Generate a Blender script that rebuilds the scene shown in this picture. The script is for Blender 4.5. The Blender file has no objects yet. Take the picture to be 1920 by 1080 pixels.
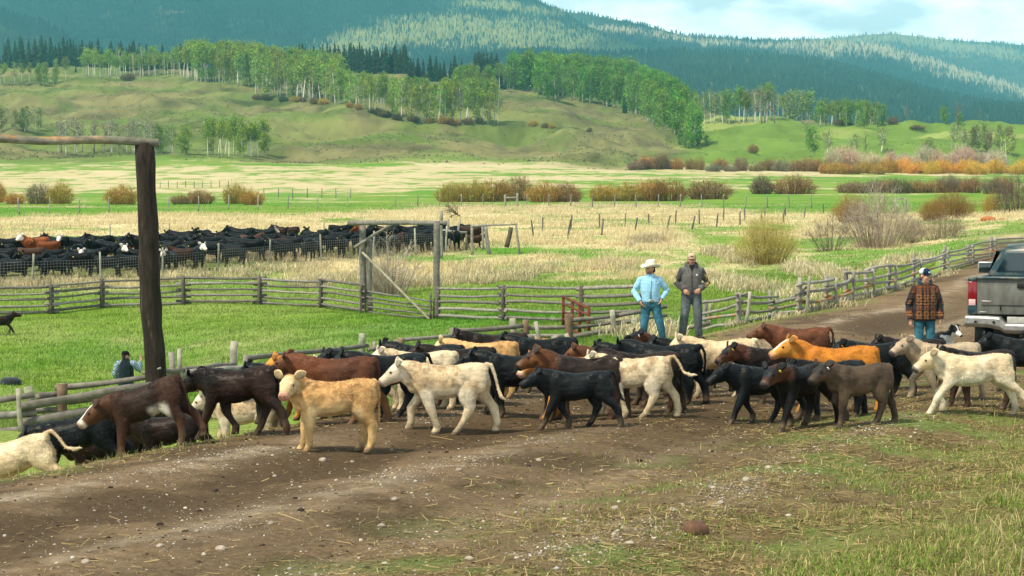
import bpy, math, random
import numpy as np
from mathutils import Vector, Matrix
random.seed(7)
RNG = np.random.default_rng(11)
SC = bpy.context.scene
COL = SC.collection
R = math.radians

# ---------------------------------------------------------------- camera
F = 4000.0                      # focal length in pixels of a 1920 wide frame
CAMZ = 3.0
PITCH = math.atan(185.0 / F)
cam_data = bpy.data.cameras.new("camera")
cam = bpy.data.objects.new("camera", cam_data)
COL.objects.link(cam)
cam.location = (0, 0, CAMZ)
cam.rotation_euler = (math.pi / 2 - PITCH, 0, 0)
cam_data.sensor_width = 36
cam_data.lens = F / 1920 * 36
cam_data.clip_start = 0.5
cam_data.clip_end = 60000
SC.camera = cam

# ---------------------------------------------------------------- world, sun, exposure
SUN_EL, SUN_AZ = R(56), R(-128)     # azimuth from +Y towards +X
sun_dir = Vector((math.sin(SUN_AZ) * math.cos(SUN_EL), math.cos(SUN_AZ) * math.cos(SUN_EL), math.sin(SUN_EL)))
W = bpy.data.worlds.new("World")
SC.world = W
W.use_nodes = True
nt = W.node_tree
for n in list(nt.nodes): nt.nodes.remove(n)
def wn(t, **k):
    n = nt.nodes.new(t)
    for a, b in k.items(): setattr(n, a, b)
    return n
out = wn('ShaderNodeOutputWorld'); bg = wn('ShaderNodeBackground'); bg2 = wn('ShaderNodeBackground')
sky = wn('ShaderNodeTexSky', sky_type='NISHITA', sun_disc=False, sun_elevation=SUN_EL, sun_rotation=SUN_AZ, air_density=1.0, dust_density=1.5)
bg.inputs[1].default_value = 0.09
nt.links.new(sky.outputs[0], bg.inputs[0])
tc = wn('ShaderNodeTexCoord'); mp = wn('ShaderNodeMapping'); mp.inputs[3].default_value = (1, 1, 2.2)
mp.inputs[1].default_value = (0.31, 0.2, 0.05)
nt.links.new(tc.outputs['Generated'], mp.inputs[0])
nz = wn('ShaderNodeTexNoise'); nz.inputs['Scale'].default_value = 13; nz.inputs['Detail'].default_value = 7; nz.inputs['Roughness'].default_value = 0.5
nt.links.new(mp.outputs[0], nz.inputs[0])
nz2 = wn('ShaderNodeTexNoise'); nz2.inputs['Scale'].default_value = 30; nz2.inputs['Detail'].default_value = 6
nt.links.new(mp.outputs[0], nz2.inputs[0])
cr = wn('ShaderNodeValToRGB')
cr.color_ramp.elements[0].position = 0.40; cr.color_ramp.elements[0].color = (0.46, 0.56, 0.60, 1)
cr.color_ramp.elements[1].position = 0.57; cr.color_ramp.elements[1].color = (0.98, 0.98, 0.95, 1)
e = cr.color_ramp.elements.new(0.49); e.color = (0.80, 0.86, 0.875, 1)
mxn = wn('ShaderNodeMix'); mxn.data_type = 'FLOAT'; mxn.inputs[0].default_value = 0.3
nt.links.new(nz.outputs[0], mxn.inputs[2]); nt.links.new(nz2.outputs[0], mxn.inputs[3])
nt.links.new(mxn.outputs[0], cr.inputs[0])
nt.links.new(cr.outputs[0], bg2.inputs[0])
sxyz = wn('ShaderNodeSeparateXYZ'); nt.links.new(tc.outputs['Generated'], sxyz.inputs[0])     # thinner, brighter cloud low down
mr = wn('ShaderNodeMapRange'); mr.inputs[1].default_value = .10; mr.inputs[2].default_value = .45; mr.inputs[3].default_value = 2.1; mr.inputs[4].default_value = .80
nt.links.new(sxyz.outputs[2], mr.inputs[0]); nt.links.new(mr.outputs[0], bg2.inputs[1])
mx = wn('ShaderNodeMixShader'); mx.inputs[0].default_value = 0.86
nt.links.new(bg.outputs[0], mx.inputs[1]); nt.links.new(bg2.outputs[0], mx.inputs[2])
nt.links.new(mx.outputs[0], out.inputs[0])

sl = bpy.data.lights.new("sun", 'SUN'); sl.energy = 5.0; sl.angle = R(6.5); sl.color = (1.0, 0.90, 0.73)
so = bpy.data.objects.new("sun", sl); COL.objects.link(so)
so.rotation_euler = sun_dir.to_track_quat('Z', 'Y').to_euler()
so.location = (-30, -30, 60)
SC.view_settings.view_transform = 'Standard'
SC.view_settings.look = 'None'
SC.view_settings.exposure = 0.2
SC.view_settings.gamma = 1
SC.render.engine = 'CYCLES'
SC.cycles.max_bounces = 6
SC.cycles.diffuse_bounces = 3
SC.cycles.glossy_bounces = 2
SC.cycles.transparent_max_bounces = 8
SC.cycles.volume_bounces = 1

# ---------------------------------------------------------------- pixel helpers (1920x1080 photograph)
def ray(px, py):
    a = (px - 960) / F; b = (540 - py) / F
    c, s = math.cos(PITCH), math.sin(PITCH)
    return (a, c + b * s, -s + b * c)
def P(px, py, Y):
    d = ray(px, py); t = Y / d[1]
    return Vector((d[0] * t, Y, CAMZ + d[2] * t))
def X(px, Y): return (px - 960) / F * Y
def Zp(py, Y): return CAMZ + (355 - py) * Y / F

# ---------------------------------------------------------------- noise
def _hash(ix, iy, seed):
    h = (ix.astype(np.int64) * 374761393 + iy.astype(np.int64) * 668265263 + seed * 974634777) & 0xFFFFFFFF
    h = ((h ^ (h >> 13)) * 1274126177) & 0xFFFFFFFF
    return ((h ^ (h >> 16)) & 0xFFFF) / 65535.0
def vnoise(x, y, seed=0):
    x = np.asarray(x, float); y = np.asarray(y, float)
    ix = np.floor(x); iy = np.floor(y)
    fx = x - ix; fy = y - iy
    fx = fx * fx * fx * (fx * (fx * 6 - 15) + 10); fy = fy * fy * fy * (fy * (fy * 6 - 15) + 10)
    a = _hash(ix, iy, seed); b = _hash(ix + 1, iy, seed); c = _hash(ix, iy + 1, seed); d = _hash(ix + 1, iy + 1, seed)
    return (a * (1 - fx) + b * fx) * (1 - fy) + (c * (1 - fx) + d * fx) * fy
def fbm(x, y, seed=0, o=4, g=0.5):
    s = 0; a = 1; t = 0
    for i in range(o):
        s = s + a * vnoise(np.asarray(x) * 2 ** i, np.asarray(y) * 2 ** i, seed + i * 17); t += a; a *= g
    return s / t
def sstep(a, b, x):
    t = np.clip((np.asarray(x, float) - a) / (b - a), 0, 1); return t * t * (3 - 2 * t)

# ---------------------------------------------------------------- terrain height
EY = np.array([-40, 0, 21.8, 26.1, 41.4, 53, 77, 100, 140, 300, 4000.])
EX = np.array([-36, -15, -5.2, -2.7, 3.8, 8.5, 16.2, 22.5, 32, 62, 700.])
_fy = np.linspace(-40, 400, 2000); _fe = np.interp(_fy, EY, EX)
_fe = np.convolve(np.pad(_fe, 30, mode='edge'), np.ones(61) / 61, 'valid')
def edge(Y): return np.where(np.asarray(Y) < 390, np.interp(Y, _fy, _fe), np.interp(Y, EY, EX))
YK = np.array([-50, 10, 20, 30, 40, 50, 57, 70, 95, 110, 134, 160, 200, 300, 400, 500, 600, 720, 820, 1000, 1200, 1400, 1600, 2000, 2600, 4000.])
CK = {
 -300: [-1.0, -1.0, -1.1, -1.2, -1.5, -2.5, -3.1, -3.3, -2.6, -1.85, -1.0, -.4, .2, .7, 1.2, 3, 6.5, 12, 18, 33, 53, 72, 90, 105, 100, 100],
 240: [-1.0, -1.0, -1.1, -1.2, -1.5, -2.5, -3.1, -3.3, -2.6, -1.85, -1.0, -.4, .2, .7, 1.2, 3, 6.5, 12, 17.5, 32, 52, 72, 92, 108, 100, 100],
 480: [-1.0, -1.0, -1.1, -1.2, -1.3, -1.7, -2.1, -2.7, -2.5, -1.8, -.95, -.4, .2, .7, 1.2, 3, 6.5, 12, 17, 32, 50, 74, 92, 108, 100, 100],
 740: [-1.0, -1.0, -1.0, -1.0, -1.0, -1.15, -1.6, -2.2, -2.35, -1.7, -.9, -.4, .2, .7, 1.2, 3, 6.5, 11.7, 17, 34, 55, 74, 90, 104, 100, 100],
 960: [-1.0, -1.0, -1.0, -1.0, -.9, -.95, -1.2, -1.7, -2.0, -1.65, -.9, -.4, .2, .7, 1.2, 3, 6.5, 11.2, 14.5, 28, 54, 62, 78, 100, 95, 90],
 1200: [-.8, -.8, -.8, -.8, -.7, -.6, -.9, -1.4, -1.75, -1.45, -.85, -.35, .2, .7, 1.2, 3, 6.2, 10, 13, 25, 40, 55, 68, 85, 80, 80],
 1440: [-.5, -.5, -.5, -.5, -.5, -.4, -.7, -1.1, -1.35, -1.25, -.8, -.35, .2, .7, 1.2, 3, 6, 9.5, 13, 27, 41, 45.5, 49, 58, 60, 60],
 1680: [-.3, -.3, -.3, -.3, -.3, -.3, -.3, -.5, -.7, -.7, -.5, -.1, .3, .8, 1.3, 3, 5.6, 9, 13, 25, 37, 40, 42, 50, 50, 50],
 1920: [0, 0, 0, 0, 0, 0, 0, -.1, -.1, 0, .3, .8, .9, 1.2, 1.6, 3, 5.4, 9, 12, 24, 38, 40, 42, 45, 45, 45],
 2600: [0, 0, 0, 0, 0, 0, 0, 0, 0, 0, .3, .8, .9, 1.2, 1.6, 3, 5.4, 9, 12, 24, 38, 40, 42, 45, 45, 45],
}
CPX = np.array(sorted(CK)); CT = np.array([CK[k] for k in sorted(CK)])
def _pchip_eval(xk, T, x):
    h = np.diff(xk); dl = np.diff(T, axis=1) / h
    m = np.zeros_like(T); same = dl[:, :-1] * dl[:, 1:] > 0
    hm = 2 * dl[:, :-1] * dl[:, 1:] / np.where(np.abs(dl[:, :-1] + dl[:, 1:]) < 1e-12, 1, dl[:, :-1] + dl[:, 1:])
    m[:, 1:-1] = np.where(same, hm, 0); m[:, 0] = dl[:, 0]; m[:, -1] = dl[:, -1]
    i = np.clip(np.searchsorted(xk, x) - 1, 0, len(xk) - 2); t = (x - xk[i]) / h[i]
    t2 = t * t; t3 = t2 * t
    return T[:, i] * (2 * t3 - 3 * t2 + 1) + h[i] * m[:, i] * (t3 - 2 * t2 + t) + T[:, i + 1] * (-2 * t3 + 3 * t2) + h[i] * m[:, i + 1] * (t3 - t2)
_YS = np.concatenate([np.linspace(-50, 200, 1500), np.geomspace(200.5, 4000, 1500)])
_TAB = _pchip_eval(YK, CT, _YS)
def field_z(x, Y):
    x = np.asarray(x, float); Y = np.asarray(Y, float)
    px = 960 + F * x / np.maximum(Y, 14.0)
    px = np.clip(px, CPX[0], CPX[-1] - 1e-6)
    yi = np.clip(np.interp(Y, _YS, np.arange(len(_YS))), 0, len(_YS) - 1.001); y0 = yi.astype(int); fy = yi - y0
    ci = np.clip(np.searchsorted(CPX, px, side='right') - 1, 0, len(CPX) - 2)
    t = (px - CPX[ci]) / (CPX[ci + 1] - CPX[ci]); t = t * t * (3 - 2 * t) * .6 + t * .4
    a = _TAB[ci, y0] * (1 - fy) + _TAB[ci, y0 + 1] * fy
    b = _TAB[ci + 1, y0] * (1 - fy) + _TAB[ci + 1, y0 + 1] * fy
    return a * (1 - t) + b * t
def road_d(x, Y):                       # metres to the right of the road's left edge
    return (np.asarray(x, float) - edge(Y)) * 0.9
def ground_z(x, Y):
    x = np.asarray(x, float); Y = np.asarray(Y, float)
    d = road_d(x, Y)
    w = sstep(0.1, 3.4, -d)
    far = sstep(105, 150, Y)
    w = np.maximum(w, far)
    zf = field_z(x, Y)
    n = fbm(x / 2.2, Y / 2.2, 3, 3) - .5
    zr = 0.03 * (fbm(x / .7, Y / .7, 9, 3) - .5) + 0.05 * np.sin(d * 2.1) * sstep(-.3, .5, d) * (1 - sstep(8, 9.5, d))
    zr = zr + np.clip(d - 8.2, 0, 20) * 0.055 + 0.10 * (fbm(x / 1.1, Y / 1.1, 23, 3) - .5) * sstep(7.5, 9, d)
    z = zr * (1 - w) + (zf + n * 0.22 * sstep(0, 1, w)) * w
    # hummocks of the far grassland
    hm = sstep(650, 900, Y) * (1 - .5 * sstep(1500, 2200, Y))
    hx = np.abs(fbm(x / 75., Y / 120., 5, 4) - .5)
    h2 = fbm(x / 28., Y / 45., 15, 3) - .5
    h3 = np.abs(fbm(x / 9., Y / 17., 25, 3) - .5)
    z = z + hm * ((0.22 - hx) * 17 + h2 * 9 - 1.6 + (.18 - h3) * 4.0)
    # the creek channel
    return z
def gz(x, Y): return float(ground_z(np.array([x]), np.array([Y]))[0])
_mY = np.concatenate([np.arange(14, 200, .25), np.geomspace(200, 3000, 900)])
def G(px, py):
    d = ray(px, py); t = _mY / d[1]
    xs = d[0] * t; zs = CAMZ + d[2] * t
    h = ground_z(xs, _mY)
    k = np.nonzero(zs <= h)[0]
    i = k[0] if len(k) else len(_mY) - 1
    return Vector((xs[i], _mY[i], h[i]))

def mixc(c, w, t): return c * (1 - w[:, None]) + np.asarray(t, float) * w[:, None]
# ---------------------------------------------------------------- small object helpers
def props(o, label=None, cat=None, group=None, kind=None):
    if label: o['label'] = label
    if cat: o['category'] = cat
    if group: o['group'] = group
    if kind: o['kind'] = kind
    return o
def empty(name, loc, label, cat, group=None, rz=0.0):
    o = bpy.data.objects.new(name, None); COL.objects.link(o)
    o.location = loc; o.rotation_euler = (0, 0, rz); o.empty_display_size = .2
    return props(o, label, cat, group)
def raw_mesh(name, V, faces, cols=None, smooth=True, mats=()):
    """V (n,3); faces: list of int arrays (m,k) of equal k each"""
    me = bpy.data.meshes.new(name)
    V = np.asarray(V, np.float32)
    fl = [np.asarray(f, np.int32) for f in faces if len(f)]
    tot = sum(f.shape[0] for f in fl)
    me.vertices.add(len(V)); me.vertices.foreach_set('co', V.ravel())
    li = np.concatenate([f.ravel() for f in fl])
    ls = np.concatenate([np.full(f.shape[0], f.shape[1], np.int32) for f in fl])
    st = np.concatenate([[0], np.cumsum(ls)[:-1]]).astype(np.int32)
    me.loops.add(len(li)); me.loops.foreach_set('vertex_index', li)
    me.polygons.add(tot); me.polygons.foreach_set('loop_start', st); me.polygons.foreach_set('loop_total', ls)
    me.polygons.foreach_set('use_smooth', np.full(tot, smooth, bool))
    if cols is not None:
        at = me.color_attributes.new('Col', 'FLOAT_COLOR', 'POINT')
        c4 = np.ones((len(V), 4), np.float32); c4[:, :3] = cols
        at.data.foreach_set('color', c4.ravel())
    for m in mats: me.materials.append(m)
    me.update(calc_edges=True)
    return me
def link(name, me, parent=None, loc=None):
    o = bpy.data.objects.new(name, me); COL.objects.link(o)
    if parent is not None: o.parent = parent
    if loc is not None: o.location = loc
    return o

class MB:
    """collects shapes into one mesh"""
    def __init__(s): s.V = []; s.F = {}; s.C = []; s.n = 0
    def add(s, V, faces, col=(1, 1, 1)):
        V = np.asarray(V, float).reshape(-1, 3)
        for f in faces:
            f = np.asarray(f, int)
            if f.size: s.F.setdefault(f.shape[1], []).append(f + s.n)
        s.V.append(V); s.n += len(V)
        c = np.asarray(col, float)
        s.C.append(np.broadcast_to(c, (len(V), 3)) if c.ndim == 1 else c)
        return s
    def loft(s, rings, col=(1, 1, 1), cap=True, colf=None):
        rings = np.asarray(rings, float); m, k, _ = rings.shape
        V = rings.reshape(-1, 3)
        i = np.arange(m - 1)[:, None] * k; j = np.arange(k)[None, :]; j2 = (j + 1) % k
        q = np.stack([i + j, i + j2, i + k + j2, i + k + j], -1).reshape(-1, 4)
        fs = [q]
        if cap:
            c0 = rings[0].mean(0); c1 = rings[-1].mean(0); n = len(V)
            V = np.vstack([V, c0, c1])
            jj = np.arange(k); jn = (jj + 1) % k
            fs.append(np.stack([np.full(k, n), jn, jj], -1)); b = (m - 1) * k
            fs.append(np.stack([np.full(k, n + 1), b + jj, b + jn], -1))
        if colf is not None: col = colf(V)
        return s.add(V, fs, col)
    def tube(s, pts, rad, sides=8, col=(1, 1, 1), flat=1.0, jitter=0.0, ref=None):
        pts = np.asarray(pts, float); n = len(pts)
        rad = np.broadcast_to(np.asarray(rad, float), (n,))
        tg = np.gradient(pts, axis=0); tg /= np.linalg.norm(tg, axis=1)[:, None] + 1e-9
        r0 = np.array(ref if ref is not None else ((0, 0, 1.) if abs(tg[0][2]) < .8 else (1., 0, 0)))
        rings = []
        a = np.arange(sides) / sides * 2 * np.pi
        for p, t, r in zip(pts, tg, rad):
            u = np.cross(r0, t); u /= np.linalg.norm(u) + 1e-9; v = np.cross(t, u)
            rr = r * (1 + (RNG.random(sides) - .5) * jitter)
            rings.append(p + np.cos(a)[:, None] * u * rr[:, None] + np.sin(a)[:, None] * v * rr[:, None] * flat)
        return s.loft(rings, col)
    def ell(s, c, r, col=(1, 1, 1), seg=12, rot=None):
        th = np.linspace(0, np.pi, seg // 2 + 1)[1:-1]; ph = np.arange(seg) / seg * 2 * np.pi
        rings = np.stack([np.stack([np.sin(t) * np.cos(ph), np.sin(t) * np.sin(ph), np.full(seg, np.cos(t))], -1) for t in th])
        V = np.concatenate([rings.reshape(-1, 3), [[0, 0, 1], [0, 0, -1]]]) * np.asarray(r, float)
        if rot is not None: V = V @ np.array(rot).T
        V = V + np.asarray(c, float)
        m = len(th); k = seg
        i = np.arange(m - 1)[:, None] * k; j = np.arange(k)[None, :]; j2 = (j + 1) % k
        q = np.stack([i + j, i + k + j, i + k + j2, i + j2], -1).reshape(-1, 4)
        jj = np.arange(k); jn = (jj + 1) % k; n = m * k
        return s.add(V, [q, np.stack([np.full(k, n), jj, jn], -1), np.stack([np.full(k, n + 1), (m - 1) * k + jn, (m - 1) * k + jj], -1)], col)
    def box(s, c, h, col=(1, 1, 1), rz=0.0, rot=None, bev=0.0):
        h = np.asarray(h, float)
        if bev > 0:
            b = min(bev, h.min() * .9); pts = []
            rings = []
            for z, ins in ((-h[2], b), (-h[2] + b, 0), (h[2] - b, 0), (h[2], b)):
                x, y = h[0] - ins, h[1] - ins
                e2 = b
                rings.append([(x - e2, -y, z), (x, -y + e2, z), (x, y - e2, z), (x - e2, y, z), (-x + e2, y, z), (-x, y - e2, z), (-x, -y + e2, z), (-x + e2, -y, z)])
            V = np.array(rings, float)
            if rot is None: rot = [[math.cos(rz), -math.sin(rz), 0], [math.sin(rz), math.cos(rz), 0], [0, 0, 1]]
            V = V @ np.array(rot, float).T + np.asarray(c, float)
            return s.loft(V, col)
        V = np.array([(x, y, z) for z in (-1, 1) for x, y in ((-1, -1), (1, -1), (1, 1), (-1, 1))], float) * h
        if rot is None: rot = [[math.cos(rz), -math.sin(rz), 0], [math.sin(rz), math.cos(rz), 0], [0, 0, 1]]
        V = V @ np.array(rot, float).T + np.asarray(c, float)
        return s.add(V, [[(3, 2, 1, 0), (4, 5, 6, 7), (0, 1, 5, 4), (1, 2, 6, 5), (2, 3, 7, 6), (3, 0, 4, 7)]], col)
    def mesh(s, name, mats=(), smooth=True):
        return raw_mesh(name, np.vstack(s.V), [np.vstack(v) for v in s.F.values()], np.vstack(s.C), smooth, mats)
    def build(s, name, mat, parent=None, smooth=True, loc=None):
        return link(name, s.mesh(name, (mat,), smooth), parent, loc)

def remesh(mb, voxel, it=4, fac=.5):
    """union of the overlapping closed shapes as one smooth surface: (verts, quads, normals)"""
    me = mb.mesh('tmp'); o = bpy.data.objects.new('tmp', me); COL.objects.link(o)
    m = o.modifiers.new('r', 'REMESH'); m.mode = 'VOXEL'; m.voxel_size = voxel; m.use_smooth_shade = True
    if it:
        k = o.modifiers.new('s', 'SMOOTH'); k.iterations = it; k.factor = fac
    dg = bpy.context.evaluated_depsgraph_get(); dg.update()
    ev = o.evaluated_get(dg); em = ev.to_mesh()
    n = len(em.vertices); V = np.empty(n * 3, np.float32); em.vertices.foreach_get('co', V)
    N = np.empty(n * 3, np.float32); em.vertices.foreach_get('normal', N)
    q = np.empty(len(em.loops), np.int32); em.loops.foreach_get('vertex_index', q)
    ev.to_mesh_clear()
    bpy.data.objects.remove(o); bpy.data.meshes.remove(me)
    return V.reshape(-1, 3).astype(float), q.reshape(-1, 4), N.reshape(-1, 3).astype(float)

# ---------------------------------------------------------------- materials
def lin(r, g, b):
    f = lambda c: (c / 255 / 12.92) if c <= 10 else ((c / 255 + .055) / 1.055) ** 2.4
    return (f(r), f(g), f(b))
def mat(name, base=None, rough=.8, spec=.3, attr=True, nscale=0, namt=.3, bump=0, bscale=40, objcol=False, metal=0, trans=0, stretch=None, sheen=0, ncol=None):
    """attr: base from the Col attribute; procedural noise breaks it up; optional bump"""
    m = bpy.data.materials.new(name); m.use_nodes = True
    t = m.node_tree; b = t.nodes['Principled BSDF']
    b.inputs['Roughness'].default_value = rough; b.inputs['Metallic'].default_value = metal
    b.inputs['Specular IOR Level'].default_value = spec
    if sheen: b.inputs['Sheen Weight'].default_value = sheen
    if attr:
        a = t.nodes.new('ShaderNodeAttribute'); a.attribute_name = 'Col'; src = a.outputs['Color']
        if base:
            q = t.nodes.new('ShaderNodeMix'); q.data_type = 'RGBA'; q.blend_type = 'MULTIPLY'; q.inputs[0].default_value = 1
            q.inputs[7].default_value = (*base, 1); t.links.new(src, q.inputs[6]); src = q.outputs[2]
    else:
        a = t.nodes.new('ShaderNodeRGB'); a.outputs[0].default_value = (*base, 1); src = a.outputs[0]
    if objcol:
        oi = t.nodes.new('ShaderNodeObjectInfo'); q = t.nodes.new('ShaderNodeMix'); q.data_type = 'RGBA'; q.blend_type = 'MULTIPLY'; q.inputs[0].default_value = 1
        t.links.new(src, q.inputs[6]); t.links.new(oi.outputs['Color'], q.inputs[7]); src = q.outputs[2]
    tcn = t.nodes.new('ShaderNodeTexCoord'); vec = tcn.outputs['Object']
    if stretch:
        mpn = t.nodes.new('ShaderNodeMapping'); mpn.inputs[3].default_value = stretch; t.links.new(vec, mpn.inputs[0]); vec = mpn.outputs[0]
    if nscale:
        n = t.nodes.new('ShaderNodeTexNoise'); n.inputs['Scale'].default_value = nscale; n.inputs['Detail'].default_value = 5; n.inputs['Roughness'].default_value = .65
        t.links.new(vec, n.inputs[0])
        r = t.nodes.new('ShaderNodeMapRange'); r.inputs[1].default_value = .3; r.inputs[2].default_value = .7; r.inputs[3].default_value = 1 - namt; r.inputs[4].default_value = 1 + namt
        t.links.new(n.outputs[0], r.inputs[0])
        q = t.nodes.new('ShaderNodeMix'); q.data_type = 'RGBA'; q.inputs[0].default_value = 1; q.blend_type = 'MULTIPLY'
        t.links.new(src, q.inputs[6]); t.links.new(r.outputs[0], q.inputs[7]); src = q.outputs[2]
        if ncol:
            q2 = t.nodes.new('ShaderNodeMix'); q2.data_type = 'RGBA'; q2.inputs[7].default_value = (*ncol[0], 1)
            n2 = t.nodes.new('ShaderNodeTexNoise'); n2.inputs['Scale'].default_value = ncol[1]; n2.inputs['Detail'].default_value = 4
            t.links.new(vec, n2.inputs[0])
            r2 = t.nodes.new('ShaderNodeMapRange'); r2.inputs[1].default_value = ncol[2]; r2.inputs[2].default_value = ncol[2] + .12
            t.links.new(n2.outputs[0], r2.inputs[0]); t.links.new(r2.outputs[0], q2.inputs[0]); t.links.new(src, q2.inputs[6]); src = q2.outputs[2]
    t.links.new(src, b.inputs['Base Color'])
    if bump:
        n = t.nodes.new('ShaderNodeTexNoise'); n.inputs['Scale'].default_value = bscale; n.inputs['Detail'].default_value = 6
        t.links.new(vec, n.inputs[0]); bp = t.nodes.new('ShaderNodeBump'); bp.inputs['Strength'].default_value = bump; bp.inputs['Distance'].default_value = .02
        t.links.new(n.outputs[0], bp.inputs['Height']); t.links.new(bp.outputs[0], b.inputs['Normal'])
    if trans:
        tr = t.nodes.new('ShaderNodeBsdfTranslucent'); t.links.new(src, tr.inputs[0]); ms = t.nodes.new('ShaderNodeMixShader'); ms.inputs[0].default_value = trans
        o = t.nodes['Material Output']; t.links.new(b.outputs[0], ms.inputs[1]); t.links.new(tr.outputs[0], ms.inputs[2]); t.links.new(ms.outputs[0], o.inputs[0])
    return m
M_leaf = mat('foliage', rough=.6, spec=.2, objcol=True, trans=.25)
M_bark = mat('bark', rough=.9, spec=.1, nscale=3, namt=.3, stretch=(1, 1, .3))
M_twig = mat('twigs', rough=.9, spec=.1, objcol=True)
M_blade = mat('grass blades', rough=.7, spec=.15, trans=.3)
M_conifer = mat('conifer needles', rough=.8, spec=.1, objcol=True)
M_coat = mat('hide', rough=.62, spec=.25, nscale=13, namt=.34, bump=.3, bscale=40, stretch=(.6, 1, 1))
M_coatdark = mat('dark hide', rough=.44, spec=.16, nscale=8, namt=.55, bump=.55, bscale=26, stretch=(.6, 1, 1))
M_cowcoat = mat('cow hide', rough=.50, spec=.10, objcol=True, nscale=4, namt=.35, bump=.3, bscale=20)
M_wood = mat('weathered wood', rough=.9, spec=.15, nscale=6, namt=.35, bump=.5, bscale=14, stretch=(1, 1, 1))
M_post = mat('dark cracked post', rough=.85, spec=.2, nscale=9, namt=.65, bump=.9, bscale=16, stretch=(1.8, 1.8, .30), ncol=((.11, .08, .055), 9, .64))
M_stone = mat('stone', rough=.9, spec=.2, nscale=12, namt=.3, bump=.4, bscale=20)
M_wire = mat('wire', base=(.25, .25, .24), attr=False, rough=.5, metal=.6)
# ================================================================ GROUND
C_GREEN = np.array([.085, .215, .016]); C_GREEN2 = np.array([.150, .245, .028]); C_STRAW = np.array([.54, .445, .22]); C_STRAW2 = np.array([.70, .60, .37])
C_SAGE = np.array([.115, .150, .036]); C_HILLB = np.array([.160, .150, .060]); C_MEADOW = np.array([.115, .185, .028])
_SL = np.array([(150, .1), (285, .15), (300, .2), (312, .35), (320, .6), (328, .95), (345, .92), (355, .75), (364, .5), (370, .3), (377, .35), (381, .08), (398, .05), (401, .5), (407, .95), (425, .9), (440, .8), (470, .75), (500, .62), (515, .5), (530, .38), (545, .2), (560, .1), (600, .1), (640, .22), (700, .26), (760, .2), (900, .2)])
_SM = np.array([(150, .2), (300, .3), (308, .9), (325, .95), (330, .6), (340, .8), (350, .5), (358, .1), (380, .1), (386, .7), (392, 1), (410, .98), (425, .8), (440, .85), (455, .6), (470, .62), (490, .8), (505, .72), (520, .75), (530, .35), (545, .1), (600, .04), (640, .15), (900, .2)])
_SR = np.array([(150, .2), (235, .22), (300, .2), (314, .7), (320, .92), (329, .92), (333, .15), (346, .12), (351, .7), (357, .2), (361, .04), (394, .04), (399, .7), (415, .9), (430, .6), (450, .42), (475, .35), (500, .33), (540, .22), (580, .16), (620, .25), (900, .2)])
def straw(x, Y, z):
    px = 960 + F * x / np.maximum(Y, 10); py = 355 + (CAMZ - z) * F / np.maximum(Y, 10)
    w = (fbm(x / 30, Y / 60, 41, 3) - .5)
    wy = py + w * np.clip(14000 / np.maximum(Y, 60), 2, 40) * .5
    a = np.interp(wy, _SL[:, 0], _SL[:, 1]); b = np.interp(wy, _SM[:, 0], _SM[:, 1]); c = np.interp(wy, _SR[:, 0], _SR[:, 1])
    wx = px + w * 200
    t1 = sstep(640, 880, wx); t2 = sstep(1180, 1420, wx)
    s = (a * (1 - t1) + b * t1) * (1 - t2) + c * t2
    n = fbm(x / 5, Y / 9, 51, 4) - .5
    s = np.clip(s + (fbm(x / 70, Y / 9, 57, 3) - .5) * 1.3 * sstep(180, 300, Y), 0, 1)
    n2 = fbm(x / 1.3, Y / 1.7, 61, 3) - .5
    s = np.clip(s + n * 1.5 * (.35 + s) + (fbm(x / 9, Y / 13, 53, 3) - .5) * .9 * sstep(.15, .45, s) + n2 * .5 * sstep(0, .3, s), 0, 1)
    return s * .35 + sstep(.40, .80, s) * .65
def field_col(x, Y, z):
    s = straw(x, Y, z)
    n = fbm(x / 14, Y / 20, 71, 4)[:, None]
    g = C_GREEN * (1.15 - .3 * n) * (1 - sstep(.35, .65, n)) + C_GREEN2 * sstep(.35, .65, n)
    st = C_STRAW * (1 - n) + C_STRAW2 * n
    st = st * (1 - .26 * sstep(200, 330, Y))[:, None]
    c = g * (1 - s[:, None]) + st * s[:, None]
    bk = np.exp(-(((960 + F * x / np.maximum(Y, 10)) - 1222) / 42) ** 2 - ((Y - 146 - (x - 9) * .5) / 5) ** 2)[:, None]; c = c * (1 - .8 * bk) + np.array([.16, .10, .05]) * .8 * bk
    # trampled mud under the far herd
    px = 960 + F * x / np.maximum(Y, 10)
    mud = sstep(104, 112, Y - (px - 60) * .03) * (1 - sstep(140, 152, Y)) * (1 - sstep(860, 930, px))
    c = c * (1 - .75 * mud[:, None]) + np.array([.13, .12, .05]) * .75 * mud[:, None]
    # grassland hills
    h = sstep(690, 790, Y + (fbm(x / 40, x * 0 + 1, 5, 2) - .5) * 60)[:, None]
    m = fbm(x / 60, Y / 130, 81, 4)[:, None]; m2 = fbm(x / 11, Y / 22, 83, 4)[:, None]
    hc = C_SAGE * (1 - sstep(.42, .62, m)) + C_HILLB * sstep(.42, .62, m)
    hc = hc * (.30 + 1.15 * m2) * (.8 + .4 * fbm(x / 3.5, Y / 9, 89, 3)[:, None])
    gully = sstep(.56, .72, fbm(x / 45, Y / 60, 91, 4))[:, None]
    hc = hc * (1 - .6 * gully) + C_MEADOW * .9 * .6 * gully
    mead = (sstep(1230, 1330, px) * (1 - sstep(1180, 1300, Y)))[:, None]
    mc = C_MEADOW * (.75 + .6 * m2) + np.array([.10, .07, .04]) * sstep(.55, .75, m)
    hc = hc * (1 - mead) + mc * mead
    pale = (sstep(.55, .7, fbm(x / 100, Y / 50, 95, 3)) * (1 - sstep(900, 1350, px)) )[:, None]
    hc = hc * (1 - .4 * pale) + np.array([.26, .23, .09]) * .4 * pale
    return c * (1 - h) + hc * h

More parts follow.
